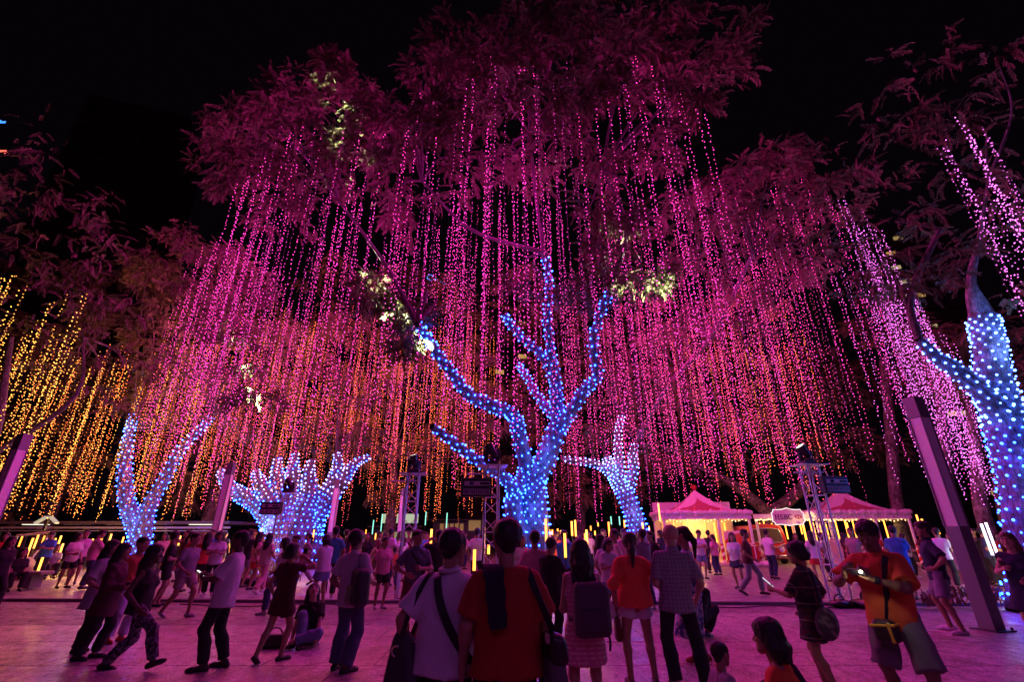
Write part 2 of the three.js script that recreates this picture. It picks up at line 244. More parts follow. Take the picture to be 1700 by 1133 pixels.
// ---------------------------------------------------------------- near tree at the right edge
const ZR = -12;
const right = [
  limb([V(at(1722, 1000, ZR).x, -0.1, ZR), ...Z([[1716, 900], [1697, 790], [1672, 712], [1650, 641], [1641, 571], [1630, 526]], ZR)], [0.62, 0.5, 0.47, 0.44, 0.4, 0.33, 0.32], 16, 6),
  limb(Z([[1662, 690, .1], [1630, 652, .2], [1590, 617, .3], [1555, 594, .4], [1525, 563, .5]], ZR), [0.32, 0.24, 0.2, 0.16, 0.11], 12, 6),
];
const rightClumps = [];
for (const [x, y, z, r, n] of [[1420, 300, -10, 1.3, 40], [1470, 240, -9.5, 1.4, 45], [1530, 200, -9, 1.4, 45], [1600, 150, -8.5, 1.4, 50], [1660, 110, -8.3, 1.4, 50], [1560, 320, -10, 1.4, 60], [1500, 380, -10.5, 1.5, 60], [1440, 420, -11, 1.3, 60], [1480, 460, -11, 1.3, 70], [1520, 480, -11, 1.1, 60], [1520, 440, -11, 1.3, 60], [1600, 420, -10.5, 1.2, 50], [1660, 330, -9.5, 1.4, 50], [1700, 220, -9, 1.5, 50], [1690, 480, -11, 1.2, 40], [1640, 230, -9.2, 1.4, 45], [1400, 370, -11.5, 1.3, 40], [1450, 150, -8.5, 1.2, 25], [1550, 80, -8, 1.2, 25]]) rightClumps.push(clumpPx(x, y, z, r, n));
{
  const t = tree('rain_tree', 'near tree with thick pale blue lit trunk and dim purple crown', right, twigsTo(rightClumps, [right[0].curve.getPoint(1), right[1].curve.getPoint(1), at(1560, 380, -10.5), at(1640, 300, -10)], 0.25));
  for (const g of [limb([right[0].curve.getPoint(1), at(1612, 470, -11.6), at(1625, 400, -11), at(1640, 300, -10)], [0.3, 0.11, 0.07, 0.03], 8, 6).geo, limb([right[1].curve.getPoint(1), at(1510, 500, -11.3), at(1560, 380, -10.5)], [0.1, 0.1, 0.06], 8, 6).geo]) part('limb', g, bark, t);
  foliage(t, rightClumps.map(([c, r, n]) => [c, r, n * 0.36]), 0.9);
  wrapLights('rows of pale blue bulbs round the thick trunk near the slanted light column', right.map((l) => [l, 0.02, 0.99]), 0.22, 0.034, (p) => (p.y > 4.2 ? 'ice' : 'blue'));
}
// ---------------------------------------------------------------- dim tree at the left edge that carries the yellow strings
const dimClumps = [];
for (const [x, y, z, r, n] of [[20, 330, -13, 1.6, 60], [80, 300, -13, 1.6, 60], [150, 340, -13.5, 1.6, 60], [60, 390, -13.5, 1.7, 70], [130, 420, -14, 1.7, 70], [190, 390, -14, 1.5, 50], [10, 430, -14, 1.7, 70], [90, 480, -15, 1.8, 80], [160, 500, -16, 1.8, 80], [30, 520, -15, 1.7, 60], [220, 520, -17, 1.8, 70], [180, 570, -17.5, 1.8, 80], [110, 580, -16.5, 1.8, 70], [240, 600, -18.5, 1.8, 70], [40, 600, -16, 1.7, 50], [160, 650, -18.5, 1.8, 60], [230, 670, -20, 1.8, 60], [80, 250, -12, 1.3, 30], [0, 250, -12, 1.5, 40], [290, 640, -21, 1.7, 50]]) dimClumps.push(clumpPx(x, y, z, r, n));
{
  const x0 = at(-60, 800, -17).x, dim = [limb([V(x0, -0.1, -17), V(x0 + 0.2, 2.4, -17), V(x0 + 0.8, 4.8, -16.6), at(20, 560, -16)], [0.34, 0.26, 0.18, 0.07], 12, 5), limb([V(x0 + 0.5, 4, -16.8), V(x0 + 2.6, 6.6, -17.2), at(140, 560, -17)], [0.12, 0.08, 0.04], 10, 5)];
  const t = tree('rain_tree', 'dim brownish crowned tree carrying the yellow light strings', dim, twigsTo(dimClumps, dim.map((l) => l.curve.getPoint(1)).concat([at(80, 450, -14.5)]), 0.25));
  foliage(t, dimClumps.map(([c, r, n]) => [c, r, n * 0.3]), 1.0);
}
// ---------------------------------------------------------------- unlit tree behind the stalls, and trunks beyond
{
  const z = -36, d = [limb([V(at(1275, 900, z).x, -0.1, z), ...Z([[1276, 880], [1278, 850]], z)], [0.8, 0.65, 0.55], 12, 4), limb(Z([[1278, 856], [1252, 832], [1222, 808], [1190, 790], [1150, 770]], z), [0.45, 0.4, 0.34, 0.26, 0.15], 10, 4), limb(Z([[1278, 856], [1300, 838], [1330, 812], [1352, 780], [1360, 740]], z), [0.48, 0.44, 0.4, 0.3, 0.2], 10, 4)];
  const cl = []; for (let i = 0; i < 26; i++) cl.push(clumpPx(rr(1080, 1480), rr(560, 770), -35 + rr(-3, 3), 2.4, 60));
  const t = tree('rain_tree', 'unlit dark tree forking low behind the striped stalls', d, twigsTo(cl, d.map((l) => l.curve.getPoint(1)), 0.7)); foliage(t, cl, 1.6);
}
for (const [px, top, z, r] of [[1480, 690, -30, 0.42], [1572, 740, -24, 0.36], [1625, 760, -22, 0.34], [1660, 800, -26, 0.3]]) {
  const b = at(px + 28, 905, z), l = limb([V(b.x, -0.1, z), V(b.x - 0.1, 2.5, z), at(px - 4, top, z), at(px - 14, top - 90, z)], [r, r * 0.85, r * 0.75, r * 0.6], 10, 4);
  const cl = []; for (let i = 0; i < 7; i++) cl.push(clumpPx(px + rr(-70, 70), top - 150 + rr(-60, 40), z + rr(-2, 2), 1.8, 50));
  const t = tree('straight_tree', 'slim dark unlit trunk rising behind the stalls and crowd', [l], twigsTo(cl, [l.curve.getPoint(1)], 1), 'slim unlit trees behind the stalls'); foliage(t, cl, 1.4);
}
// dark trees that close the garden behind the curtains of light
for (const [px, z, w, lab] of [[60, -34, 130, 'dark background tree behind the yellow light strings'], [330, -36, 150, 'dark background tree behind the V-shaped trunk'], [640, -38, 150, 'dark background tree behind the red light strings'], [960, -40, 150, 'dark background tree between the blue trunk and the white limbed trunk']]) {
  const b = at(px, 900, z), l = limb([V(b.x, -0.1, z), V(b.x + 0.3, 3.5, z), V(b.x, 7.5, z)], [0.5, 0.4, 0.3], 8, 4), cl = [];
  for (let i = 0; i < 46; i++) cl.push(clumpPx(px + rr(-w, w), rr(450, 840), z + rr(-2, 4), 2.3, 44));
  const t = tree('background_tree', lab, [l], twigsTo(cl, [l.curve.getPoint(1)], 0.5)); foliage(t, cl, 1.8);
}
// ---------------------------------------------------------------- hanging strings of bulbs
const STRANDS = [];   // [top, length, colour, bulb radius, tree]
function strand(px, py, z, bottomPy, colour, tree, size = 1) {
  const top = at(px, py, z), d = ray(px, bottomPy), low = Math.max(2.6, EYE + d.y * (z / d.z)); // bottom taken at the same depth
  if (top.y - low < 1) return; if (rnd() < 0.35) colour += 'Dim'; STRANDS.push({ top, len: top.y - low, colour, tree, size, near: -z });
}
// rows of strands hung along limbs: [x0,y0,z0] -> [x1,y1,z1], each down to about bottom y
function row(a, b, n, bottom, colours, tree, jit = 14, size = 1) {
  n = Math.round(n * 0.98); for (let i = 0; i < n; i++) { const t = (i + rr(0.1, 0.9)) / n, c = Array.isArray(colours) ? pick(colours) : colours;
    strand(lerp(a[0], b[0], t) + rr(-jit, jit) * 0.5, lerp(a[1], b[1], t) + rr(-jit, jit), lerp(a[2], b[2], t) + rr(-0.4, 0.4), (Array.isArray(bottom) ? lerp(bottom[0], bottom[1], t) : bottom) + rr(-45, 45), c, tree, size); }
}
const TM = 'the tall middle tree', TL = 'the tree with the V-shaped trunk', TW = 'the white limbed tree', TR = 'the near tree by the slanted light column', TD = 'the dim tree by the covered walkway';
// nearest ones, high in the crown of the middle tree
row([385, 330, -13.5], [470, 215, -13], 6, [640, 700], 'magenta', TM);
row([470, 215, -13], [630, 200, -12.5], 11, [690, 700], 'magenta', TM, 20);
row([630, 210, -12.5], [760, 150, -11.5], 7, [680, 640], 'magenta', TM, 26);
row([760, 110, -10.8], [880, 90, -10.5], 10, [640, 600], 'magenta', TM, 30);
row([880, 110, -10.5], [1000, 140, -11], 8, [600, 620], 'magenta', TM, 26);
row([1000, 140, -11], [1080, 95, -10.8], 6, [600, 560], 'magenta', TM, 26);
row([1080, 110, -10.8], [1165, 200, -11.3], 7, [560, 640], 'magenta', TM, 22);
// middle depth
row([400, 300, -14.5], [700, 330, -14], 32, 690, 'magenta', TM, 40);
row([700, 300, -13.8], [1000, 300, -13.5], 40, [670, 720], 'magenta', TM, 50);
row([980, 300, -13.5], [1180, 330, -14], 24, 740, ['magenta', 'magenta', 'rose'], TM, 40);
row([520, 400, -16.5], [820, 400, -16.5], 40, 715, ['magenta', 'magenta', 'magenta', 'rose'], TM, 50);
row([780, 380, -17], [1060, 420, -17.5], 40, 780, ['magenta', 'magenta', 'rose'], TM, 60);
// tree with the V-shaped trunk and what hangs behind it
row([330, 430, -18], [470, 380, -17.5], 22, 730, 'magenta', TL, 30);
row([300, 470, -19.5], [500, 440, -19.5], 34, 760, 'magenta', TL, 40);
row([280, 560, -22], [520, 520, -22], 46, 800, ['magenta', 'rose', 'orange'], TL, 40);
row([300, 620, -25], [560, 560, -25], 56, 815, ['orange', 'red', 'orange', 'rose'], TL, 40, 1.3);
row([380, 640, -28], [800, 560, -28], 88, 830, ['red', 'orange', 'red', 'orange'], TL, 45, 1.3);
row([440, 560, -23], [800, 500, -23], 54, 770, ['magenta', 'rose', 'red', 'red'], TL, 50);
row([560, 620, -31], [830, 600, -31], 60, 840, ['red', 'orange', 'orange'], TL, 50, 1.35);
// red and rose curtains right of the middle
row([930, 480, -21], [1130, 440, -20], 36, 800, ['magenta', 'rose'], TW, 50);
row([1060, 420, -18], [1240, 390, -17.5], 36, 770, ['magenta', 'rose'], TW, 50);
row([1080, 500, -21], [1320, 480, -20], 58, 800, ['rose', 'rose', 'red', 'magenta'], TW, 50);
row([1120, 560, -24], [1330, 560, -23], 46, 815, ['red', 'rose', 'red', 'orange'], TW, 40, 1.3);
row([1180, 330, -15.5], [1330, 310, -15.5], 14, 640, ['magenta', 'magenta'], TW, 24);
row([1230, 400, -17], [1340, 380, -17], 16, 740, ['magenta', 'rose'], TW, 30);
row([900, 620, -27], [1120, 600, -27], 36, 830, ['rose', 'red', 'magenta'], TW, 40, 1.2);
row([920, 700, -30], [1100, 690, -30], 14, 840, ['red', 'rose'], TW, 20);
// lavender falls on the right
row([1340, 330, -15.5], [1400, 330, -15], 6, [640, 700], ['magenta', 'lavender'], TR, 20);
row([1395, 350, -14.5], [1470, 400, -14.5], 24, [740, 780], 'lavender', TR, 22);
row([1430, 420, -15.5], [1530, 520, -15.5], 30, [760, 800], 'lavender', TR, 30);
row([1380, 460, -18], [1560, 560, -18], 24, [770, 820], ['lavender', 'magenta'], TR, 34);
row([1500, 540, -17], [1590, 590, -17], 20, 800, 'lavender', TR, 24);
row([1590, 640, -19], [1680, 660, -19], 10, 830, 'lavender', TR, 24);
row([1558, 240, -9.6], [1575, 250, -9.6], 4, 560, 'lavender', TR, 10, 1.15);
row([1585, 208, -9.2], [1640, 225, -9.0], 9, 560, 'lavender', TR, 16, 1.15);
row([1600, 300, -9.8], [1690, 330, -9.8], 9, 600, 'lavender', TR, 16, 1.1);
// yellow falls at the left edge
row([-10, 455, -14.5], [45, 475, -14.5], 9, 800, 'yellow', TD, 12, 1.35);
row([65, 498, -15], [160, 495, -15.5], 5, 790, 'yellow', TD, 8, 1.35);
row([-10, 540, -16.5], [140, 570, -17], 22, 830, 'yellow', TD, 26, 1.25);
row([-10, 600, -19], [220, 590, -20], 36, 840, ['yellow', 'yellow', 'orange'], TD, 26, 1.3);
row([60, 640, -22], [340, 600, -23], 50, 850, ['yellow', 'orange', 'orange'], TD, 34, 1.3);
row([120, 680, -26], [400, 640, -26], 44, 855, ['orange', 'yellow', 'orange'], TD, 30, 1.3);

// strings over and behind the viewer: their lavender light falls on every back
for (let i = 0; i < 70; i++) STRANDS.push({ top: V(rr(-8, 11), rr(6.5, 7.5), rr(1.5, 4.5)), len: rr(3, 3.6), colour: i % 3 ? 'lavender' : 'magenta', tree: TR, size: 1, near: 400 });
// shared geometry: bulbs of a strand one metre apart are cut to a few lengths
const strandCache = new Map();
function strandGeo(len, variant, bend, size) {
  const L = Math.max(2, Math.round(len * 1.25) / 1.25), key = L + '_' + variant + '_' + size;
  if (!strandCache.has(key)) {
    const pts = [], line = []; let y = 0;
    const wob = (q) => V(0.10 * noise3(variant * 7.3, q * 0.35, 1.7), -q, 0.10 * noise3(variant * 5.1, q * 0.35, 8.7));
    while (y < L) { const p = wob(y); pts.push(p.clone().add(V(rr(-0.03, 0.03), rr(-0.03, 0.03), rr(-0.03, 0.03)))); y += rr(0.10, 0.22) * (rnd() < 0.04 ? 2.5 : 1); }
    for (let q = 0; q <= L + 0.01; q += L / 8) line.push(wob(q));
    strandCache.set(key, { bulbs: bulbMesh(pts, 0.0128 * size), wire: new THREE.TubeGeometry(new THREE.CatmullRomCurve3(line), 8, 0.004, 3), pts });
  }
  return strandCache.get(key);
}
{
  const seen = STRANDS.map((s, i) => [s.len / s.near * (s.top.x > -2.4 * s.near && s.top.x < 2.4 * s.near ? 1 : 0), i]).sort((a, b) => b[0] - a[0]), single = new Set(seen.slice(0, 300).map((x) => x[1]));
  const rest = new Map(), words = { magenta: 'magenta', rose: 'rose pink', red: 'red', orange: 'orange', yellow: 'yellow', lavender: 'lavender pink' }; for (const k of Object.keys(words)) words[k + 'Dim'] = 'dim ' + words[k];
  let bulbs = 0;
  STRANDS.forEach((s, i) => {
    const v = i % 5, g = strandGeo(s.len, v, 0, s.size), turn = rnd() * 6.283; bulbs += g.pts.length;
    if (single.has(i)) {
      const o = thing('light_string', `string of ${words[s.colour]} bulbs hanging from ${s.tree}`, 'light string', s.top.toArray(), turn, `${words[s.colour]} light strings of ${s.tree}`);
      const b = part('bulbs', g.bulbs, GLOW[s.colour], o); b.userData.kind = 'stuff'; part('wire', g.wire, wireMat, o);
    } else { const k = s.colour; if (!rest.has(k)) rest.set(k, []); rest.get(k).push([g, s.top, turn]); }
  });
  for (const [k, list] of rest) { // what is too far back to tell apart: one mass of each colour
    const geos = list.map(([g, p, a]) => strip(g.bulbs.clone()).applyMatrix4(M4(p.toArray(), [0, a, 0])));
    const o = shade(new THREE.Mesh(mergeGeometries(geos), GLOW[k])); o.name = numbered('light_curtain'); scene.add(o);
    tag(o, `mass of small ${words[k]} bulbs on strings farther back among the trees`, 'light strings', null, 'stuff');
  }
  console.log('strands', STRANDS.length, 'bulbs', bulbs);
}
// one lamp for every bunch of strings: as bright as the bulbs that hang round it
{
  const cells = new Map(), rgb = { magenta: [1, 0.014, 0.64], rose: [1, 0.025, 0.38], red: [1, 0.06, 0.1], orange: [1, 0.2, 0.04], yellow: [1, 0.42, 0.06], lavender: [0.62, 0.16, 1] };
  for (const s of STRANDS) { const k = Math.round(s.top.x / 4.2) + '_' + Math.round(s.top.z / 4.2) + (s.colour.startsWith('lav') ? 'l' : s.colour.startsWith('yel') ? 'y' : ''); if (!cells.has(k)) cells.set(k, { n: 0, p: V(0, 0, 0), c: [0, 0, 0] }); const q = cells.get(k); q.n += s.len; q.p.addScaledVector(s.top.clone().add(V(0, -s.len * 0.16, 0)), s.len); rgb[s.colour.replace('Dim', '')].forEach((v, i) => (q.c[i] += v * s.len * (s.colour.endsWith('Dim') ? 0.45 : 1))); }
  let n = 0;
  for (const q of cells.values()) { if (q.n < 18) continue; const up = q.c[2] / q.n < 0.85 && q.c[1] / q.n < 0.25 && q.p.z < 0; for (const [dy, share] of up ? [[1.9, 0.75], [-1.6, 0.45]] : [[0, 1]]) { const l = new THREE.PointLight(0xffffff, share * LAMP_K * q.n * (q.c[1] / q.n > 0.25 ? 0.07 : q.p.z > 0 ? 1.15 : q.c[2] / q.n > 0.7 && q.c[0] / q.n < 0.8 ? 0.14 : 1)); l.color.setRGB(...q.c.map((v) => v / q.n)); l.position.copy(q.p).multiplyScalar(1 / q.n).add(V(0, dy, 0)); l.shadow.radius = 80; l.castShadow = true; l.name = 'light_string_glow'; scene.add(l); n++; } }
  for (const [ls, c, k] of [[main, [0.06, 0.14, 1], 5], [right, [0.12, 0.25, 1], 10], [broad, [0.12, 0.2, 1], 8], [left, [0.1, 0.2, 1], 4], [white, [0.15, 0.22, 1], 4]]) for (const s of [0.3, 0.8]) { const [c0, d, r] = ls[0].spot(s, 0), l = new THREE.PointLight(0xffffff, k); l.color.setRGB(...c); l.position.set(c0.x, c0.y, c0.z + r + 0.5); l.shadow.radius = 15; l.castShadow = true; l.name = 'trunk_light_glow'; scene.add(l); n++; }
  console.log('lamps', n);
}
// ---------------------------------------------------------------- ground, paving, kerb
function grainTex(sd, base, amp) { return noiseTex(512, (x, y) => { const f = (hash3(x, y, sd) - 0.5) * amp + noise3(x / 5.5, y / 5.5, sd + 33) * amp * 0.55 + noise3(x / 3.1, y / 3.1, sd + 5) * amp * 0.4 + noise3(x / 45, y / 45, sd + 2) * amp * 0.3 + noise3(x / 17, y / 23, sd + 4) * amp * 0.25; const st = noise3(x / 26 + 9, y / 26, sd + 60), gum = noise3(x / 6, y / 6, sd + 80) > 0.78 ? -0.09 : 0; return base.map((b) => b + f + gum + (st > 0.35 ? -0.16 * (st - 0.35) : 0)); }, true); }
const sheenTex = noiseTex(256, (x, y) => { const v = 0.62 + noise3(x / 22, y / 22, 71) * 0.2 + noise3(x / 7, y / 7, 72) * 0.12 + (hash3(x, y, 73) - 0.5) * 0.15; return [v, v, v]; });
const uvScale = (g, f) => { const p = g.attributes.position, uv = new Float32Array(p.count * 2); for (let i = 0; i < p.count; i++) { const [u, v] = f(p.getX(i), p.getY(i), p.getZ(i)); uv[i * 2] = u; uv[i * 2 + 1] = v; } g.setAttribute('uv', new THREE.BufferAttribute(uv, 2)); return g; };
const flatUV = (s) => (x, y, z) => [(x + y * 0.7) / s, (z + y * 0.7) / s];
const grainBump = noiseTex(512, (x, y) => { const v = hash3(x, y, 41) * 0.6 + 0.4 * (noise3(x / 4, y / 4, 6) * 0.5 + 0.5); return [v, v, v]; });
const washM = new THREE.MeshStandardMaterial({ map: grainTex(3, [0.46, 0.435, 0.43], 0.26), bumpMap: grainBump, bumpScale: 0.004, roughnessMap: sheenTex, roughness: 0.95 });
{ const g = uvScale(new THREE.PlaneGeometry(320, 220, 1, 1).rotateX(-Math.PI / 2).translate(0, 0, -80), flatUV(1.7)); structure('ground', g, washM); }
// raised terrace behind the low kerb
const kerbZ = (x) => -13.6 + 0.035 * x;
{
  const s = new THREE.Shape(); s.moveTo(-60, -kerbZ(-60)); s.lineTo(60, -kerbZ(60)); s.lineTo(60, 95); s.lineTo(-60, 95); s.closePath();
  const g = uvScale(new THREE.ShapeGeometry(s).rotateX(-Math.PI / 2).translate(0, 0.07, 0), flatUV(2.3));
  structure('terrace_pavement', g, new THREE.MeshStandardMaterial({ map: grainTex(9, [0.5, 0.475, 0.465], 0.2), bumpMap: grainBump, bumpScale: 0.003, roughnessMap: sheenTex, roughness: 0.85 }));
  const kerbM = [mat(0.17, 0.16, 0.16, { roughness: 0.8 }), mat(0.2, 0.19, 0.185, { roughness: 0.8 }), mat(0.15, 0.14, 0.14, { roughness: 0.8 })];
  const root = new THREE.Group(); root.name = 'kerb'; root.userData.kind = 'structure'; scene.add(root);
  const stone = new RoundedBoxGeometry(1.18, 0.1, 0.16, 2, 0.012); let i = 0;
  for (let x = -26; x < 26; x += 1.2, i++) { const o = part('kerb_stone', stone, kerbM[(i * 7) % 3], root); o.position.set(x, 0.026, kerbZ(x) + 0.07); o.rotation.y = -0.035; }
}
// big slabs of the near square
{
  const root = new THREE.Group(); root.name = 'paving'; root.userData.kind = 'structure'; scene.add(root);
  const tones = [[0.55, 0.52, 0.505], [0.525, 0.495, 0.485], [0.575, 0.545, 0.525]].map((b, i) => new THREE.MeshStandardMaterial({ map: grainTex(20 + i * 7, b.map((q) => q + 0.02), 0.27), bumpMap: grainBump, bumpScale: 0.002, roughnessMap: sheenTex, roughness: 0.7 }));
  const W = 1.5, D = 1.5, geos = [0, 1, 2, 3].map((k) => { const b = new RoundedBoxGeometry(W - 0.012, 0.06, D - 0.012, 1, 0.008); return uvScale(b, (x, y, z) => [(x + k * 0.77 + y) / 1.9, (z + k * 1.31 + y) / 1.9]); });
  let i = 0;
  for (let r = 0; r < 9; r++) for (let c = -9; c <= 9; c++, i++) {
    const x = c * W + (r % 2) * 0.4, z = -0.6 - r * D; const lim = -11.7 + 0.10 * Math.min(0, x + 2) * -1 * 0.9; if (z - D / 2 < lim - 0.2 || z > -0.3) continue; if (Math.abs(x) > 2.2 + -z * 1.25) continue;
    const o = part('slab', geos[(i * 5) % 4], tones[Math.floor(hash3(r, c, 2) * 3)], root); o.position.set(x, -0.022 + 0.003 * hash3(c, r, 8), z); o.rotation.y = (i % 2) * Math.PI;
  }
}
// ---------------------------------------------------------------- tall square light columns
const steel = mat(0.2, 0.19, 0.21, { roughness: 0.45, metalness: 0.3 }), darkSteel = mat(0.05, 0.048, 0.055, { roughness: 0.5, metalness: 0.3 }), frost = mat(0.84, 0.82, 0.84, { roughness: 0.2 });
function column(x, z, turn, label, h = 4.4) {
  const o = thing('light_column', label, 'light column', [x, 0, z], turn, 'tall square light columns'), w = 0.27;
  part('shaft', box(w, 1.78, w, [0, 0.89, 0], [0, 0, 0], 0.012), steel, o); part('base_plate', box(0.46, 0.03, 0.46, [0, 0.015, 0]), darkSteel, o);
  for (const s of [-1, 1]) part('bolt', cyl(0.02, 0.02, 0.05, [s * 0.19, 0.05, 0.19]), darkSteel, o);
  const p = part('light_panel', box(w - 0.03, h - 1.78 - 0.46, w - 0.03, [0, 1.78 + (h - 2.24) / 2, 0]), frost, o);
  for (const [a, b] of [[1, 1], [1, -1], [-1, 1], [-1, -1]]) part('frame_edge', box(0.024, h - 2.24, 0.024, [a * (w / 2 - 0.006), 1.78 + (h - 2.24) / 2, b * (w / 2 - 0.006)]), steel, p);
  part('cap', box(w, 0.46, w, [0, h - 0.23, 0], [0, 0, 0], 0.01), steel, o);
  return o;
}
{ const p = onGround(1648, 1048); column(p.x, p.z, 0.25, 'tall slanted looking light column beside the man in navy polo'); }
column(-14.57, -13.85, -0.2, 'light column in front of the yellow light strings');
column(-11.7, -19.8, 0, 'light column between the V-shaped trunk and the broad netted tree');
column(-9.3, -25.7, 0, 'light column right beside the broad netted tree');
column(-6.95, -31, 0, 'light column behind the slim truss tower');
// ---------------------------------------------------------------- aluminium truss towers with moving heads
const alu = mat(0.62, 0.62, 0.66, { roughness: 0.38, metalness: 0.35 }), black = mat(0.02, 0.02, 0.022, { roughness: 0.55 }), blackGloss = mat(0.014, 0.014, 0.016, { roughness: 0.25 });
const lensGlow = glow(1.6, 1.9, 1.5, 1.4), panelM = mat(0.5, 0.46, 0.5, { roughness: 0.3 }), panelDark = mat(0.14, 0.12, 0.15, { roughness: 0.3 });
const spots = [];
function tower(x, z, turn, h, label, boxSide, aim, sacks) {
  const o = thing('truss_tower', label, 'truss tower', [x, 0, z], turn, 'aluminium truss towers'), a = 0.17, c = (sx, sz, y) => V(sx * a, y, sz * a);
  for (const [sx, sz] of [[1, 1], [1, -1], [-1, -1], [-1, 1]]) part('chord', bar(c(sx, sz, 0.05), c(sx, sz, h), 0.026, 8), alu, o);
  const n = Math.round(h / 0.42), H = h / n, K = [[1, 1], [1, -1], [-1, -1], [-1, 1]];
  for (let i = 0; i < n; i++) for (let f = 0; f < 4; f++) { const A = K[f], Bq = K[(f + 1) % 4]; part('brace', bar(c(...A, i * H + 0.06), c(...Bq, (i + 1) * H - 0.02), 0.011, 5), alu, o); if (i % 2 === 0) part('rung', bar(c(...A, i * H + 0.06), c(...Bq, i * H + 0.06), 0.013, 5), alu, o); }
  part('base_plate', box(0.95, 0.035, 0.95, [0, 0.03, 0]), black, o);
  part('top_plate', box(0.78, 0.02, 0.6, [0, h + 0.01, 0]), alu, o); part('clamp_bar', bar(V(-0.62, h - 0.22, 0.19), V(0.24, h - 0.2, 0.21), 0.02, 8), alu, o);
  { const cb = [V(-0.1, h, 0.2), V(-0.2, h * 0.8, 0.21), V(-0.17, h * 0.5, 0.2), V(-0.21, h * 0.25, 0.22), V(-0.2, 0.08, 0.3)]; part('cable', new THREE.TubeGeometry(new THREE.CatmullRomCurve3(cb), 30, 0.012, 5), black, o); }
  // moving head: base, yoke, head, lens
  const m = thing('moving_head', label.replace(/^.*truss tower/, 'moving head on the tower'), 'spotlight', [x, h + 0.02, z], turn, 'moving head spotlights');
  part('base', [box(0.34, 0.11, 0.3, [0, 0.055, 0], [0, 0, 0], 0.02), box(0.05, 0.06, 0.31, [0.14, 0.055, 0])], black, m);
  const yaw = Math.atan2(aim.x - x, aim.z - z) - turn, el = Math.atan2(aim.y - h - 0.34, Math.hypot(aim.x - x, aim.z - z));
  const y = part('yoke', [box(0.05, 0.3, 0.12, [-0.15, 0.25, 0], [0, yaw, 0], 0.015).translate(0, 0, 0), box(0.05, 0.3, 0.12, [0.15, 0.25, 0], [0, yaw, 0], 0.015), box(0.35, 0.05, 0.14, [0, 0.135, 0], [0, yaw, 0], 0.02)], black, m);
  const head = new THREE.LatheGeometry([[0, -0.2], [0.075, -0.195], [0.1, -0.14], [0.105, 0.05], [0.125, 0.1], [0.13, 0.19], [0.115, 0.2]].map(([r, t]) => new THREE.Vector2(r, t)), 20);
  const hm = M4([0, 0.36, 0], [Math.PI / 2 - el, yaw, 0]); hm.makeRotationFromEuler(new THREE.Euler(Math.PI / 2 - el, yaw, 0, 'YXZ')).setPosition(0, 0.36, 0);
  const hd = part('head', head.applyMatrix4(hm), blackGloss, m); part('lens', cyl(0.113, 0.113, 0.02, [0, 0.185, 0], [0, 0, 0], 20).applyMatrix4(hm), lensGlow, hd);
  const from = V(0, 0.22, 0).applyMatrix4(hm).applyAxisAngle(V(0, 1, 0), turn).add(V(x, h + 0.02, z)); spots.push([from, aim]);
  if (boxSide) { // flood fixture hung from the clamp bar
    const b = thing('flood_fixture', label.replace(/^.*truss tower/, 'boxy flood fixture on the tower'), 'light fixture', [x + Math.cos(turn) * boxSide * 0.36, h - 0.55, z + 0.34], turn, 'boxy flood fixtures');
    part('housing', box(0.74, 0.44, 0.2, [0, 0, 0], [0, 0, 0], 0.015), black, b); part('strip_panel', box(0.62, 0.10, 0.02, [0.02, 0.085, 0.105]), panelM, b); part('display', box(0.1, 0.07, 0.01, [-0.12, 0.085, 0.118]), blackGloss, b); part('label_plate', box(0.22, 0.06, 0.01, [0.2, 0.085, 0.118]), black, b);
    for (const [k, q] of [[-0.235, 0], [-0.075, 0], [0.095, 0], [0.255, 0]]) { const f = part('vent', box(0.145, 0.13, 0.016, [k, -0.11, 0.106]), panelM, b); part('mesh', box(0.12, 0.105, 0.012, [k, -0.11, 0.111]), panelDark, f); }
    part('hook', bar(V(-0.1, 0.2, 0), V(-0.1, 0.42, -0.1), 0.016), alu, b);
  }
  if (sacks) for (const [i, [dx, dz, w, hh]] of sacks.entries()) {
    const s = thing('ballast_bag', `${['slumped black', 'tall black', 'flat black', 'round black'][i % 4]} bag at the tower ${label.replace(/^.*truss tower/, '')}`, 'bag', [x + dx, 0, z + dz], rr(0, 3), 'black bags at the truss feet');
    const g = new THREE.SphereGeometry(1, 14, 10), p = g.attributes.position; for (let k = 0; k < p.count; k++) { const v = V(p.getX(k), p.getY(k), p.getZ(k)), q = 1 + 0.16 * noise3(v.x * 2 + dx * 9, v.y * 2, v.z * 2 + dz); p.setXYZ(k, v.x * q, Math.max(-0.92, v.y * q), v.z * q); } g.computeVertexNormals();
    part('pouch', g.scale(w, hh / 1.9, w * 0.75).translate(0, hh * 0.48, 0), blackGloss, s); part('strap', new THREE.TorusGeometry(w * 0.5, 0.018, 5, 14, Math.PI).translate(0, hh * 0.85, 0), black, s);
  }
}
tower(-2.95, -14.3, 0.1, 3.3, 'slim aluminium truss tower with the man in grey polo before it', 0, at(628, 478, -12.9), null);
tower(-0.52, -12.2, 0.1, 3.25, 'aluminium truss tower in front of the blue forked trunk', -1, at(652, 498, -12.3), null);
tower(8.3, -13.3, 0.12, 3.42, 'aluminium truss tower in front of the striped stalls', 1, at(1088, 462, -13), [[0.7, 0.35, 0.34, 0.5], [1.15, 0.5, 0.36, 0.62], [0.2, 0.7, 0.42, 0.22], [-0.35, 0.5, 0.26, 0.18]]);
tower(-8.6, -18.6, 0, 3.1, 'aluminium truss tower in front of the broad netted tree', -1, at(420, 655, -19), [[-0.1, 1.2, 0.5, 0.42], [0.5, 1.35, 0.42, 0.36]]);
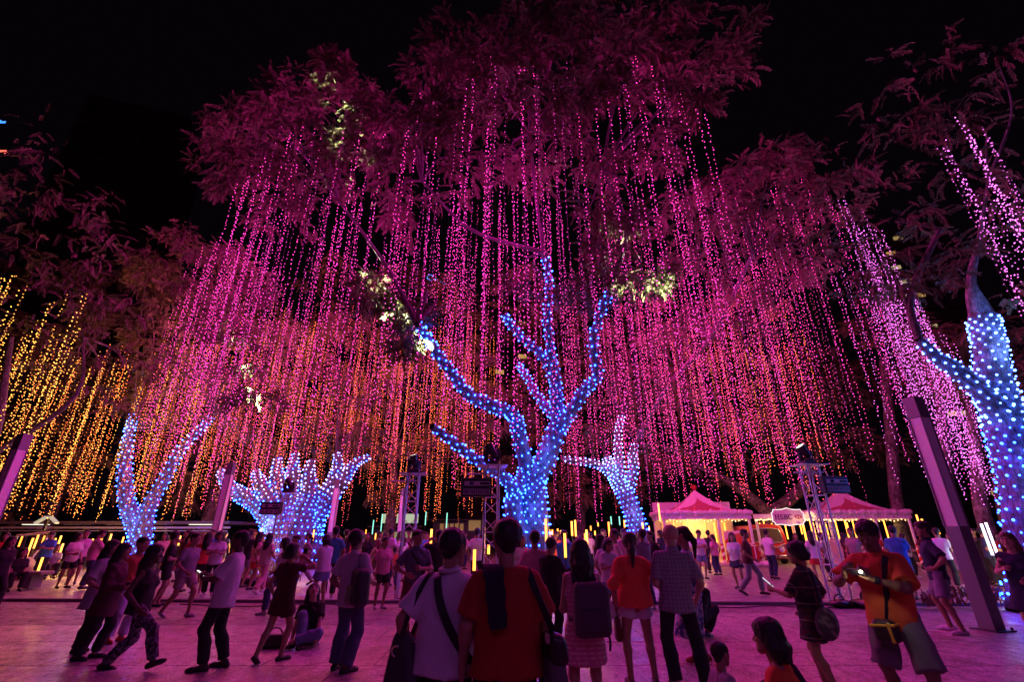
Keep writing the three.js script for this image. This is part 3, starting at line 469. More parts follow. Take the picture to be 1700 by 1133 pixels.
for (const [f, t] of spots) { const s = new THREE.SpotLight(0xffffff, 4200, 0, 0.085, 0.5, 2); s.color.setRGB(1, 0.95, 0.72); s.position.copy(f); s.target.position.copy(t); s.castShadow = true; s.name = 'moving_head_beam'; scene.add(s, s.target); }
for (const [i, t] of [[3, at(368, 540, -19.0)], [2, at(1035, 478, -13.3)]]) { const s = new THREE.SpotLight(0xffffff, 3600, 0, 0.06, 0.5, 2); s.color.setRGB(1, 0.95, 0.72); const f = spots[i][0]; s.position.copy(f).add(V(0.05, 0.02, 0)); s.target.position.copy(t); s.castShadow = true; s.name = 'moving_head_beam'; scene.add(s, s.target); }
// ---------------------------------------------------------------- glowing garden tubes
const warmTube = glow(4.5, 1.5, 0.16), warmTube2 = glow(4.2, 1.0, 0.07), coolTube = glow(1.8, 1.9, 2.6), mintTube = glow(0.35, 1.3, 1.0);
const tubeCap = mat(0.04, 0.04, 0.04);
function tube(px, y0, y1, z, kind = 0, r = 0.032, place = 'in the garden bed') {
  const a = at(px, y1, z); let b = at(px, y0, z); const d = ray(px, y0); b = V(a.x, EYE + d.y * (z / d.z), z); const low = Math.max(0.16, a.y), hi = Math.max(low + 0.25, b.y);
  const o = thing('light_tube', `${['warm yellow', 'amber', 'cool white', 'mint green'][kind]} upright light tube ${place}`, 'light tube', [a.x, 0, z], 0, `upright light tubes ${place}`);
  part('stem', cyl(0.012, 0.016, low, [0, low / 2, 0], [0, 0, 0], 6), tubeCap, o); part('glow_tube', cyl(r, r, hi - low, [0, (hi + low) / 2, 0], [0, 0, 0], 8), [warmTube, warmTube2, coolTube, mintTube][kind], o); part('end_cap', cyl(r * 1.15, r * 1.15, 0.05, [0, low, 0], [0, 0, 0], 8), tubeCap, o);
}
const WK = 'beside the covered walkway', MT = 'in the bed around the blue forked trunk', RW = 'beyond the slanted light column', BT = 'near the broad netted tree';
for (const [x, a, b, z, k = 0, r] of [[2, 892, 922, -20], [31, 891, 909, -25, 1], [44, 894, 926, -21], [56, 886, 912, -24], [69, 890, 906, -26, 1], [89, 894, 907, -26], [94, 890, 914, -23], [99, 903, 922, -22], [68, 914, 925, -21, 1], [61, 926, 956, -18], [119, 900, 931, -21], [129, 900, 914, -25], [151, 895, 908, -26], [165, 887, 901, -28], [168, 890, 901, -29, 1], [177, 887, 915, -23], [183, 903, 915, -24, 1], [200, 892, 912, -26], [243, 893, 905, -29, 1], [275, 890, 899, -30], [339, 886, 899, -30], [311, 921, 947, -19], [317, 919, 950, -18.5], [296, 890, 907, -25], [320, 893, 902, -27, 1]]) tube(x, a, b, z, k, r ?? 0.034, WK);
for (const [x, a, b, z, k = 0] of [[519, 880, 899, -24], [510, 892, 910, -23], [503, 902, 936, -19], [607, 880, 890, -32, 1], [623, 886, 897, -30], [432, 878, 890, -25], [352, 890, 905, -26, 1]]) tube(x, a, b, z, k, 0.034, BT);
for (const [x, a, b, z, k = 0] of [[907, 862, 901, -16], [912, 880, 900, -17], [917, 881, 890, -22, 1], [926, 880, 887, -26], [931, 881, 890, -25, 1], [939, 886, 928, -12.6], [950, 866, 891, -20], [956, 864, 892, -21], [972, 886, 905, -19, 1], [975, 880, 908, -18], [981, 874, 882, -27, 1], [988, 883, 890, -28], [993, 869, 875, -32], [1012, 867, 893, -21, 1], [1037, 864, 877, -30], [1069, 868, 894, -22], [1078, 874, 882, -30, 1], [1096, 836, 867, -24], [1097, 860, 870, -25], [715, 879, 907, -17], [787, 913, 950, -11], [803, 876, 922, -14.5], [811, 905, 922, -15], [765, 880, 890, -26, 1], [1015, 858, 872, -30, 3], [1029, 858, 873, -31, 3], [950, 868, 878, -31, 3], [618, 864, 888, -36, 3], [632, 855, 885, -38, 3], [741, 852, 880, -37, 3], [706, 850, 873, -37, 3], [697, 895, 903, -27, 1], [858, 900, 912, -24], [1000, 893, 900, -30, 1], [961, 893, 900, -28]]) tube(x, a, b, z, k, z > -15 ? 0.03 : 0.036, MT);
for (const [x, a, b, z, k = 0] of [[1525, 855, 869, -24], [1536, 865, 889, -22], [1540, 862, 895, -21], [1648, 870, 924, -15, 2], [1655, 868, 920, -16, 2], [1691, 873, 912, -15], [1702, 877, 915, -15.5], [1560, 880, 888, -26, 1], [1608, 878, 890, -25, 1]]) tube(x, a, b, z, k, 0.034, RW);
for (const [x, y, z, c, k] of [[-17, 1.4, -21, [1, 0.5, 0.1], 14], [-21, 1.4, -24, [1, 0.5, 0.1], 16], [-13, 1.3, -24, [1, 0.5, 0.1], 12], [-8.3, 1.2, -20, [1, 0.5, 0.1], 6], [1.7, 1.3, -17.2, [1, 0.5, 0.1], 9], [3.3, 1.3, -19, [1, 0.5, 0.1], 10], [14.6, 1.2, -15, [0.8, 0.85, 1], 8], [16, 1.2, -15, [1, 0.6, 0.2], 8]]) { const l = new THREE.PointLight(0xffffff, k); l.color.setRGB(...c); l.position.set(x, y, z); l.shadow.radius = 20; l.castShadow = true; l.name = 'light_tube_glow'; scene.add(l); }

// cables lying on the paving
for (const [pts, lab] of [[[[8.2, -13], [7.2, -12.5], [6.4, -12.9], [5.2, -12.6], [4.0, -13.2]], 'black cable snaking over the paving from the right truss'], [[[-2.9, -13.9], [-3.8, -13.1], [-5.0, -13.3], [-6.4, -12.8], [-8.3, -13.2]], 'black cable snaking over the paving from the slim truss']]) { const o = thing('cable', lab, 'cable'); part('cable_run', new THREE.TubeGeometry(new THREE.CatmullRomCurve3(pts.map(([x, z]) => V(x, z < kerbZ(x) ? 0.085 : 0.03, z))), 60, 0.014, 5), black, o); }
// ---------------------------------------------------------------- festive stalls
const whitePaint = mat(0.72, 0.70, 0.70, { roughness: 0.6 }), red = mat(0.45, 0.02, 0.025, { roughness: 0.45 }), cream = mat(0.68, 0.60, 0.42, { roughness: 0.8 }), warmBulb = glow(5.5, 3.4, 1.4), chrome = mat(0.7, 0.7, 0.72, { metalness: 0.9, roughness: 0.18 });
const swirl = canvasTex(512, 256, (g, w, h) => { g.fillStyle = '#e9e3e2'; g.fillRect(0, 0, w, h); g.fillStyle = '#bd6a70'; for (const k of [0, 1, 2, 3]) { g.beginPath(); const x = k * w / 4; g.moveTo(x - 6, h * 0.98); g.bezierCurveTo(x + 10, h * 0.5, x + 40, h * 0.66, x + 60, h * 0.22); g.bezierCurveTo(x + 84, h * 0.4, x + 112, h * 0.62, x + 122, h * 0.86); g.bezierCurveTo(x + 80, h * 0.7, x + 50, h * 0.98, x - 6, h * 0.98); g.closePath(); g.fill(); } });
const roofM = new THREE.MeshStandardMaterial({ map: swirl, roughness: 0.7 });
const candyTex = canvasTex(64, 128, (g, w, h) => { g.fillStyle = '#f2ecec'; g.fillRect(0, 0, w, h); g.strokeStyle = '#c01424'; g.lineWidth = 20; for (let i = -3; i < 7; i++) { g.beginPath(); g.moveTo(-10, i * 42.67 + 50); g.lineTo(74, i * 42.67 - 12); g.stroke(); } });
const candyM = new THREE.MeshStandardMaterial({ map: candyTex, roughness: 0.5 });
function tentRoof(w, d, rise) { // concave four-sided roof
  const pos = [], uv = [], idx = [], N = 10, M = 8; let o = 0;
  for (let f = 0; f < 4; f++) { for (let i = 0; i <= N; i++) for (let j = 0; j <= M; j++) { const t = i / N, s = j / M * 2 - 1, k = 1 - t, y = rise * (0.75 * t * t + 0.25 * t), a = [[s * w / 2, d / 2], [w / 2, -s * d / 2], [-s * w / 2, -d / 2], [-w / 2, s * d / 2]][f]; pos.push(a[0] * k, y, a[1] * k); uv.push((f + 0.5 + s * 0.5) / 4, t); } for (let i = 0; i < N; i++) for (let j = 0; j < M; j++) { const a = o + i * (M + 1) + j, b = a + M + 1; idx.push(a, a + 1, b, b, a + 1, b + 1); } o += (N + 1) * (M + 1); }
  const g = new THREE.BufferGeometry(); g.setAttribute('position', new THREE.Float32BufferAttribute(pos, 3)); g.setAttribute('uv', new THREE.Float32BufferAttribute(uv, 2)); g.setIndex(idx); g.computeVertexNormals(); return g;
}
function snowRoll(a, b, sd) { // lumpy white roll with drips, like snow on the eaves
  const n = Math.round(a.distanceTo(b) / 0.16), list = [];
  for (let i = 0; i < n; i++) { const p = a.clone().lerp(b, (i + 0.5) / n), r = 0.11 + 0.09 * hash3(i, sd, 3); list.push(new THREE.IcosahedronGeometry(r, 1).scale(1.2, 0.85, 0.8).translate(p.x, p.y + 0.04 * hash3(i, sd, 9), p.z)); const q = 0.2 + 0.26 * hash3(i, sd, 6); list.push(new THREE.ConeGeometry(0.075, q, 6).rotateX(Math.PI).translate(p.x, p.y - q / 2 - 0.02, p.z)); }
  return list;
}
function stall(x, z, turn, w, label, back) {
  const o = thing('market_stall', label, 'stall', [x, 0.1, z], turn, 'red and white festive stalls'), d = 3.6, h = 2.45;
  const r = part('roof', tentRoof(w * 0.92, d, 1.4).translate(0, h + 0.34, 0), roofM, o); part('finial', new THREE.SphereGeometry(0.17, 16, 12).translate(0, h + 1.87, 0), red, r);
  part('valance', [box(w, 0.36, 0.06, [0, h + 0.14, d / 2]), box(w, 0.36, 0.06, [0, h + 0.14, -d / 2]), box(0.06, 0.36, d - 0.14, [w / 2 - 0.04, h + 0.14, 0]), box(0.06, 0.36, d - 0.14, [-w / 2 + 0.04, h + 0.14, 0])], whitePaint, o);
  part('snow_trim', [...snowRoll(V(-w / 2, h + 0.3, d / 2 + 0.05), V(w / 2, h + 0.3, d / 2 + 0.05), 1 + (x | 0)), ...snowRoll(V(-w / 2, h + 0.3, -d / 2), V(-w / 2, h + 0.3, d / 2), 5), ...snowRoll(V(w / 2, h + 0.3, -d / 2), V(w / 2, h + 0.3, d / 2), 8)], whitePaint, o);
  for (const [sx, sz] of [[-1, 1], [1, 1], [-1, -1], [1, -1], [0.28, 1]]) { part('post', cyl(0.075, 0.075, h - 1.1, [sx * (w / 2 - 0.12), 1.1 + (h - 1.1) / 2, sz * (d / 2 - 0.1)]), whitePaint, o); part('candy_post', cyl(0.085, 0.085, 1.1, [sx * (w / 2 - 0.12), 0.55, sz * (d / 2 - 0.1)]), candyM, o); }
  part('platform', box(w + 0.3, 0.14, d + 0.3, [0, 0.06, 0.02]), cream, o);
  if (back) { part('back_wall', box(w - 0.3, h + 0.25, 0.06, [0, (h + 0.25) / 2 + 0.13, -d / 2 + 0.14]), cream, o); }
  for (let i = 0; i < 7; i++) part('glow_tube', cyl(0.03, 0.03, 1.5, [-w / 2 + 0.6 + i * (w - 1.2) / 6 + 0.1 * hash3(i, 2, x | 0), 1.55, -d / 2 + 0.25 + 0.1 * hash3(i, 5, 1)], [0, 0, 0], 8), warmTube, o);
  for (let i = 0; i < 26; i++) { const t = (i + 0.5) / 26; part('bulb', new THREE.OctahedronGeometry(0.028, 1).translate(-w / 2 + t * w, h - 0.12 - 0.05 * Math.sin(t * 40), d / 2 - 0.12), warmBulb, o); }
  const l = new THREE.PointLight(0xffffff, 11); l.color.setRGB(1, 0.6, 0.2); l.position.set(0, 2.1, -0.5); l.shadow.radius = 12; l.castShadow = true; l.name = 'stall_glow'; o.add(l);
  const c = part('counter', box(w * 0.42, 0.95, 0.55, [-w * 0.22, 0.61, 0.5], [0, 0, 0], 0.02), red, o); part('counter_top', box(w * 0.44, 0.05, 0.62, [-w * 0.22, 1.11, 0.5]), whitePaint, c);
  return o;
}
const S1 = at(1178, 938, -29.8), S2 = at(1440, 938, -29.2);
stall(S1.x, -30.5, -0.12, 5.0, 'festive stall with lit cream back wall and red swirl roof', true);
stall(S2.x, -30, -0.14, 5.1, 'festive stall behind the truss tower with brochures at its counter', false);
// flat back panel over the first stall
{ const o = thing('stall_backboard', 'pale flat board rising behind the roof of the cream walled stall', 'board', [S1.x + 0.5, 0.1, -32.9], -0.12); part('board', box(4.9, 3.55, 0.06, [0, 1.78, 0]), whitePaint, o); part('frame', [box(5.0, 0.06, 0.09, [0, 3.56, 0]), box(0.06, 3.5, 0.09, [-2.47, 1.78, 0]), box(0.06, 3.5, 0.09, [2.47, 1.78, 0])], whitePaint, o); }
// red photo board with gifts
{
  const p = at(1228, 932, -28.6), t = canvasTex(256, 320, (g, w, h) => { g.fillStyle = '#c01526'; g.fillRect(0, 0, w, h); g.fillStyle = '#e6b9bb'; g.beginPath(); g.moveTo(0, 0); g.lineTo(w, 0); g.bezierCurveTo(w * 0.7, 40, w * 0.35, 10, w * 0.1, 90); g.bezierCurveTo(w * 0.05, 110, 0, 120, 0, 90); g.fill(); g.strokeStyle = '#f0c8c8'; g.lineWidth = 7; g.beginPath(); g.ellipse(w * 0.82, h * 0.42, 22, 16, 0, 0, 7); g.stroke(); });
  const o = thing('photo_board', 'glossy red photo board with a white swirl inside the cream walled stall', 'board', [p.x, 0.1, p.z], -0.15); part('panel', box(1.25, 1.55, 0.06, [0, 1.0, 0]), new THREE.MeshStandardMaterial({ map: t, roughness: 0.25 }), o); part('foot', box(1.3, 0.24, 0.4, [0, 0.12, 0]), red, o);
  for (const [dx, w, h, dz, lab] of [[0.55, 0.5, 0.85, 0.5, 'tall red gift box with white ribbon in front of the red board'], [-0.15, 0.42, 0.4, 0.55, 'low red gift box with white ribbon in front of the red board']]) { const g = thing('gift_box', lab, 'gift box', [p.x + dx, 0.1, p.z + dz], 0.2); part('box', box(w, h, w, [0, h / 2 + 0.13, 0], [0, 0, 0], 0.015), red, g); part('ribbon', [box(w + 0.012, h + 0.004, 0.07, [0, h / 2 + 0.13, 0]), box(0.07, h + 0.006, w + 0.012, [0, h / 2 + 0.131, 0])], whitePaint, g); for (const s of [-1, 1]) part('bow', new THREE.TorusGeometry(0.09, 0.028, 6, 12).rotateY(0.6 * s).translate(s * 0.08, h + 0.2, 0), whitePaint, g); }
  for (const [dx, h, k] of [[-0.5, 1.25, 1], [-0.25, 1.05, -1], [0.2, 1.2, 1]]) { const c = thing('candy_cane', 'red and white striped candy cane standing before the red board', 'candy cane', [p.x + dx, 0.1, p.z + 0.35], 0.3 * k, 'candy canes before the red board'); const pts = [V(0, 0.1, 0), V(0, h, 0)]; for (let i = 1; i <= 6; i++) { const a = i / 6 * Math.PI; pts.push(V(k * 0.13 * (1 - Math.cos(a)), h + 0.13 * Math.sin(a), 0)); } const tg = new THREE.TubeGeometry(new THREE.CatmullRomCurve3(pts), 30, 0.045, 8); tg.attributes.uv.array.forEach((v, i, a) => { if (i % 2 === 0) { const q = a[i + 1]; a[i + 1] = v * 6; a[i] = q; } }); part('cane', tg, candyM, c); }
}
for (const [px, lab] of [[1262, 'red flowering pot plant beside the striped stall post'], [1243, 'small red flowering pot plant at the stall corner']]) { const p = at(px, 934, -28.2), o = thing('potted_plant', lab, 'plant', [p.x, 0.1, p.z]); part('pot', cyl(0.2, 0.15, 0.3, [0, 0.15, 0]), whitePaint, o); const f = []; for (let i = 0; i < 60; i++) { const a = rnd() * 6.28, q = rr(0, 0.34); f.push(new THREE.OctahedronGeometry(rr(0.04, 0.08), 0).scale(1.4, 0.4, 1).rotateY(a).translate(Math.cos(a) * q, 0.42 + rr(-0.06, 0.18), Math.sin(a) * q)); } const fl = part('flowers', f, red, o); fl.userData.kind = 'stuff'; }
{ const p = at(1258, 942, -27.4), o = thing('snow_mound', 'white fluffy snow mound at the stall platform edge', 'decoration', [p.x, 0.1, p.z]); part('mound', snowRoll(V(-0.7, 0.12, 0), V(0.7, 0.12, 0), 4).filter((g, i) => i % 2 === 0), whitePaint, o); }
// fascia between the stalls with sign
{
  const a = at(1250, 858, -29.4), b = at(1378, 858, -29.0), o = thing('fascia_beam', 'white fascia beam with warm bulbs joining the two stalls', 'beam', [0, 0, 0]);
  const yy = Math.max(a.y, 2.65), A = V(a.x, yy, -29.4), Bq = V(b.x, yy, -29.0), mid = A.clone().lerp(Bq, 0.5), len = A.distanceTo(Bq), ang = Math.atan2(-(Bq.z - A.z), Bq.x - A.x);
  part('beam', box(len, 0.26, 0.12, mid.toArray(), [0, ang, 0], 0.02), whitePaint, o);
  for (let i = 0; i < 40; i++) part('bulb', new THREE.OctahedronGeometry(0.034, 1).translate(...A.clone().lerp(Bq, (i + 0.5) / 40).add(V(0, -0.17 - 0.05 * hash3(i, 1, 1), 0.08)).toArray()), warmBulb, o);
  for (const t of [0.03, 0.97]) part('post', cyl(0.07, 0.07, yy, [lerp(A.x, Bq.x, t), yy / 2, lerp(A.z, Bq.z, t)]), whitePaint, o);
  const l = new THREE.PointLight(0xffffff, 9); l.color.setRGB(1, 0.62, 0.25); l.position.copy(mid).add(V(0, -0.4, 0.5)); l.shadow.radius = 20; l.castShadow = true; l.name = 'fascia_bulb_glow'; scene.add(l);
  const s = thing('sign_board', 'white scalloped sign board with black letters and red emblem over the red van', 'sign', [at(1307, 858, -28.7).x, at(1307, 859, -28.7).y, -28.7], -0.1);
  const sh = new THREE.Shape(), W = 0.88, H = 0.4; sh.moveTo(-W, -H * 0.55); sh.quadraticCurveTo(-W * 0.86, -H * 0.62, -W * 0.84, -H); sh.quadraticCurveTo(-W * 0.4, -H * 0.9, 0, -H * 1.12); sh.quadraticCurveTo(W * 0.4, -H * 0.9, W * 0.84, -H); sh.quadraticCurveTo(W * 0.86, -H * 0.62, W, -H * 0.55); sh.quadraticCurveTo(W * 0.92, 0, W, H * 0.55); sh.quadraticCurveTo(W * 0.86, H * 0.62, W * 0.84, H); sh.quadraticCurveTo(W * 0.4, H * 0.9, 0, H * 1.2); sh.quadraticCurveTo(-W * 0.4, H * 0.9, -W * 0.84, H); sh.quadraticCurveTo(-W * 0.86, H * 0.62, -W, H * 0.55); sh.quadraticCurveTo(-W * 0.92, 0, -W, -H * 0.55);
  part('plate', new THREE.ExtrudeGeometry(sh, { depth: 0.06, bevelEnabled: false }), whitePaint, s);
  part('glow_outline', new THREE.TubeGeometry(new THREE.CatmullRomCurve3(sh.getPoints(6).map((p) => V(p.x * 1.02, p.y * 1.03, 0.05)), true), 120, 0.022, 6, true), glow(1.3, 1.2, 1.15), s);
  const font = await new FontLoader().loadAsync('fonts/droid/droid_serif_regular.typeface.json'), tg = new TextGeometry('HSBC', { font, size: 0.27, depth: 0.02, curveSegments: 4 }); tg.translate(-0.76, -0.13, 0.062); part('lettering', tg, mat(0.02, 0.02, 0.02), s);
  const tri = (pts) => { const q = new THREE.Shape(); pts.forEach(([x, y], i) => (i ? q.lineTo(x, y) : q.moveTo(x, y))); q.closePath(); return new THREE.ExtrudeGeometry(q, { depth: 0.012, bevelEnabled: false }).translate(0.56, 0, 0.062); };
  const e = 0.1; part('emblem', [tri([[-e, e], [-e * 2, 0], [-e, -e], [0, 0]]).translate(0, 0, 0), tri([[e, e], [0, 0], [e, -e], [e * 2, 0]]), tri([[-e, e], [e, e], [0, 0.002]]).scale(1, 1, 1), tri([[-e, -e], [0, -0.002], [e, -e]])], red, s); part('emblem', [tri([[-e, e * 0.98], [-e, -e * 0.98], [-0.004, 0]]).translate(0, 0, 0.004), tri([[e, e * 0.98], [0.004, 0], [e, -e * 0.98]]).translate(0, 0, 0.004)], whitePaint, s);
}
// red van under the fascia
{
  const p = at(1310, 944, -27.8), o = thing('red_van', 'glossy red vintage van with wide windscreen decked in garlands between the stalls', 'van', [p.x, 0.1, -29.6], -0.15), paint = new THREE.MeshPhysicalMaterial({ roughness: 0.3, clearcoat: 1, clearcoatRoughness: 0.08 }); paint.color.setRGB(0.5, 0.03, 0.02);
  const sh = new THREE.Shape(); sh.moveTo(-1.0, 0.35); sh.lineTo(1.0, 0.35); sh.quadraticCurveTo(1.06, 0.9, 1.0, 1.25); sh.quadraticCurveTo(0.95, 1.7, 0.82, 2.0); sh.quadraticCurveTo(0, 2.18, -0.82, 2.0); sh.quadraticCurveTo(-0.95, 1.7, -1.0, 1.25); sh.quadraticCurveTo(-1.06, 0.9, -1.0, 0.35);
  part('body', new THREE.ExtrudeGeometry(sh, { depth: 3.6, bevelEnabled: true, bevelSize: 0.08, bevelThickness: 0.1, bevelSegments: 4, curveSegments: 10 }).translate(0, 0, -3.6), paint, o);
  const ws = new THREE.Shape(); ws.moveTo(-0.82, 1.2); ws.lineTo(0.82, 1.2); ws.quadraticCurveTo(0.82, 1.6, 0.7, 1.86); ws.quadraticCurveTo(0, 1.98, -0.7, 1.86); ws.quadraticCurveTo(-0.82, 1.6, -0.82, 1.2);
  const w = part('windscreen', new THREE.ExtrudeGeometry(ws, { depth: 0.02, bevelEnabled: false, curveSegments: 8 }).translate(0, 0, 0.105), mat(0.12, 0.1, 0.05, { roughness: 0.06 }), o); part('windscreen_frame', new THREE.TubeGeometry(new THREE.CatmullRomCurve3(ws.getPoints(8).map((q) => V(q.x, q.y, 0.125)), true), 60, 0.03, 6, true), chrome, w);
  for (const s of [-1, 1]) { const hl = part('headlight', new THREE.SphereGeometry(0.15, 16, 10, 0, 6.29, 0, 1.57).rotateX(Math.PI / 2).scale(1, 1, 0.5).translate(s * 0.68, 0.8, 0.1), mat(0.7, 0.7, 0.65, { roughness: 0.1 }), o); part('rim', new THREE.TorusGeometry(0.16, 0.025, 8, 20).translate(s * 0.68, 0.8, 0.115), chrome, hl); for (const z of [-0.5, -2.9]) { const wh = part('wheel', cyl(0.34, 0.34, 0.2, [s * 0.9, 0.34, z], [0, 0, Math.PI / 2], 24), black, o); part('hubcap', cyl(0.16, 0.16, 0.215, [s * 0.905, 0.34, z], [0, 0, Math.PI / 2], 16), chrome, wh); } }
  part('bumper', box(2.1, 0.14, 0.12, [0, 0.42, 0.18], [0, 0, 0], 0.05), chrome, o); part('number_plate', box(0.42, 0.14, 0.02, [0, 0.6, 0.12]), whitePaint, o);
  const g = []; for (let i = 0; i < 90; i++) { const t = i / 89, x = lerp(-0.9, 0.9, t); g.push(new THREE.OctahedronGeometry(rr(0.03, 0.06), 0).translate(x + rr(-0.03, 0.03), 1.08 - 0.28 * Math.sin(t * Math.PI) + rr(-0.05, 0.05), 0.14 + rr(0, 0.06))); } const gl = part('garland', g, chrome, o); gl.userData.kind = 'stuff';
}
for (let i = 0; i < 12; i++) { const px = 1252 + i * 11 + rr(-3, 3); tube(px, 866 + rr(-3, 4), 893 + rr(-6, 10), -33 - rr(0, 2), 0, 0.04, 'behind the fascia between the stalls'); }
for (let i = 0; i < 7; i++) tube(1392 + i * 17 + rr(-4, 4), 864, 896 + rr(-8, 8), -33.5, 0, 0.04, 'behind the stall with brochures');
{ const p = at(1408, 905, -28.2), o = thing('brochure_counter', 'cream counter with stacked brochures at the stall behind the truss tower', 'counter', [p.x, 0.1, -28.6], -0.1); part('counter', box(1.9, 1.25, 0.6, [0, 0.625, 0], [0, 0, 0], 0.02), cream, o); for (let i = 0; i < 4; i++) part('brochure_stack', box(0.2, 0.06 + 0.05 * (i % 3), 0.28, [-0.6 + i * 0.4, 1.31, 0.05 * (i % 2)], [0, i * 0.4, 0]), [red, whitePaint][i % 2], o); }
// ---------------------------------------------------------------- covered walkway on the left
{
  const z = -27, a = at(-60, 884, z), b = at(378, 884, z), o = thing('covered_walkway', 'low covered walkway with dark flat roof behind the seated people', 'walkway', [0, 0, 0]), h = 2.0, len = b.x - a.x, mx = (a.x + b.x) / 2, wood = mat(0.09, 0.07, 0.075, { roughness: 0.6 });
  part('roof', box(len, 0.14, 3.2, [mx, h + 0.28, z - 1.6]), wood, o); part('gutter_beam', box(len + 0.2, 0.1, 0.12, [mx, h + 0.02, z + 0.06]), mat(0.3, 0.28, 0.3, { roughness: 0.4 }), o); part('lower_rail', box(len, 0.05, 0.06, [mx, h - 0.14, z + 0.06]), mat(0.25, 0.23, 0.25, { roughness: 0.4 }), o);
  for (let i = 0; i <= 9; i++) part('post', box(0.1, h, 0.1, [a.x + 0.4 + i * (len - 0.8) / 9, h / 2, z - 0.1]), darkSteel, o);
  for (let i = 0; i < 5; i++) part('ceiling_panel', box(1.1, 0.03, 0.5, [a.x + 3 + i * (len - 5) / 4, h + 0.19, z - 0.8]), i === 4 || i === 0 ? glow(1.5, 1.45, 1.1) : whitePaint, o);
}
{ // pale angular frame
  const p = at(55, 905, -22), o = thing('angular_frame', 'pale angular frame sculpture among the light tubes by the walkway', 'sculpture', [p.x, 0, -22]); const m = mat(0.6, 0.58, 0.5, { roughness: 0.5 }), q = [V(-1.0, 0.3, 0), V(-0.82, 1.62, 0), V(0.62, 1.74, 0), V(0.02, 0.4, 0)]; part('beam', bar(q[0], q[1], 0.055, 6), m, o); part('beam', bar(q[1], q[2], 0.055, 6), m, o); part('beam', bar(q[2], q[3], 0.055, 6), m, o); part('foot', box(1.3, 0.3, 0.3, [-0.5, 0.15, 0]), darkSteel, o);
  const t = at(63, 872, -23); const k = thing('lit_gable', 'small pitched fixture with two pale lit fins above the walkway roof', 'light fixture', [t.x, 2.0, -23.4]); for (const s of [-1, 1]) part('lit_fin', box(0.5, 0.07, 0.2, [s * 0.3, 0.3, 0], [0, 0, -s * 0.6]), glow(0.42, 0.4, 0.28), k); part('bracket', box(0.1, 0.5, 0.1, [0, 0.1, 0]), darkSteel, k);
}
// planting beds and shrubs
const shrubM = mat(0.09, 0.12, 0.03, { roughness: 0.7 }), dryM = mat(0.17, 0.12, 0.07, { roughness: 0.9 });
function shrub(x, z, w, h, label, m) { const o = thing('shrub', label, 'shrub', [x, 0.1, z]); const n = Math.round(260 * w), g = []; for (let i = 0; i < n; i++) { const a = rnd() * 6.28, t = Math.sqrt(rnd()), y = rnd(); g.push(new THREE.PlaneGeometry(0.05, 0.14).rotateX(rr(-1, 1)).rotateY(rnd() * 6.28).translate(Math.cos(a) * t * w * (1 - y * 0.4), 0.05 + y * h, Math.sin(a) * t * w * 0.5)); } const f = part('leaves', g, m, o); f.userData.kind = 'stuff'; part('stem', [0, 1, 2].map((k) => bar(V(0, 0, 0), V((k - 1) * w * 0.4, h * 0.8, 0.05 * k), 0.012)), bark, o); }
{ const p = onGround(88, 985); shrub(-19.5, -20.2, 0.7, 0.62, 'bushy green shrub behind the boy in blue shirt', shrubM); shrub(-17.8, -20.0, 0.6, 0.5, 'low green shrub beside the round boulder', shrubM); shrub(11.2, -12.6, 0.9, 0.28, 'dry low shrub behind the slanted light column', dryM); shrub(12.6, -12.2, 0.8, 0.24, 'dry scrubby plant beside the woman in navy dress', dryM); shrub(9.9, -12.4, 0.35, 0.2, 'small dry tuft by the column foot', dryM); }
{ const o = thing('boulder', 'round tan boulder at the edge of the planting bed', 'boulder', [-18.7, 0.1, -19.6]); const g = new THREE.IcosahedronGeometry(0.45, 3), p = g.attributes.position; for (let i = 0; i < p.count; i++) { const v = V(p.getX(i), p.getY(i), p.getZ(i)), k = 1 + 0.18 * noise3(v.x * 3, v.y * 3, v.z * 3); p.setXYZ(i, v.x * k, v.y * k, v.z * k); } g.computeVertexNormals(); part('stone', g.translate(0, 0.3, 0), mat(0.3, 0.24, 0.17, { roughness: 0.9 }), o); }
{ const o = thing('bench', 'long low stone bench under the seated women', 'bench', [-16.4, 0.1, -16.2], 0.1); part('seat', box(3.4, 0.1, 0.55, [0, 0.42, 0], [0, 0, 0], 0.02), mat(0.28, 0.25, 0.24, { roughness: 0.7 }), o); for (const s of [-1.3, 0, 1.3]) part('leg', box(0.3, 0.37, 0.45, [s, 0.185, 0]), mat(0.2, 0.18, 0.18, { roughness: 0.8 }), o); }
// ---------------------------------------------------------------- far buildings seen between the strings
const winM = [glow(0.5, 0.28, 0.07), glow(0.3, 0.2, 0.07), glow(0.4, 0.32, 0.16)], towerM = mat(0.03, 0.028, 0.035, { roughness: 0.7 }), deadWin = mat(0.02, 0.02, 0.03, { roughness: 0.15 });
function farTower(label, px0, px1, pyTop, z, lit, cols, rows, rot = 0) {
  const a = at(px0, 885, z), b = at(px1, 885, z), t = at((px0 + px1) / 2, pyTop, z), w = b.x - a.x, h = t.y, o = thing('office_tower', label, 'building', [(a.x + b.x) / 2, 0, z], rot); part('wall', box(w, h, w * 0.8, [0, h / 2, -w * 0.4]), towerM, o); part('roof', box(w * 1.02, 0.8, w * 0.82, [0, h + 0.4, -w * 0.4]), towerM, o);
  for (let r = 0; r < rows; r++) for (let c = 0; c < cols; c++) { const on = lit(r, c); part('window', box(w / cols * 0.72, h / rows * 0.22, 0.3, [-w / 2 + (c + 0.5) * w / cols, (r + 0.5) * h / rows, 0.02]), on ? winM[Math.floor(hash3(r, c, 5) * 3)] : deadWin, o); }
}
farTower('dark office tower with a few lit window strips behind the tall middle tree', 770, 905, 470, -85, (r, c) => [[11, 4], [9, 4], [8, 2]].some(([a, b]) => a === r && b === c), 6, 14, 0.25);
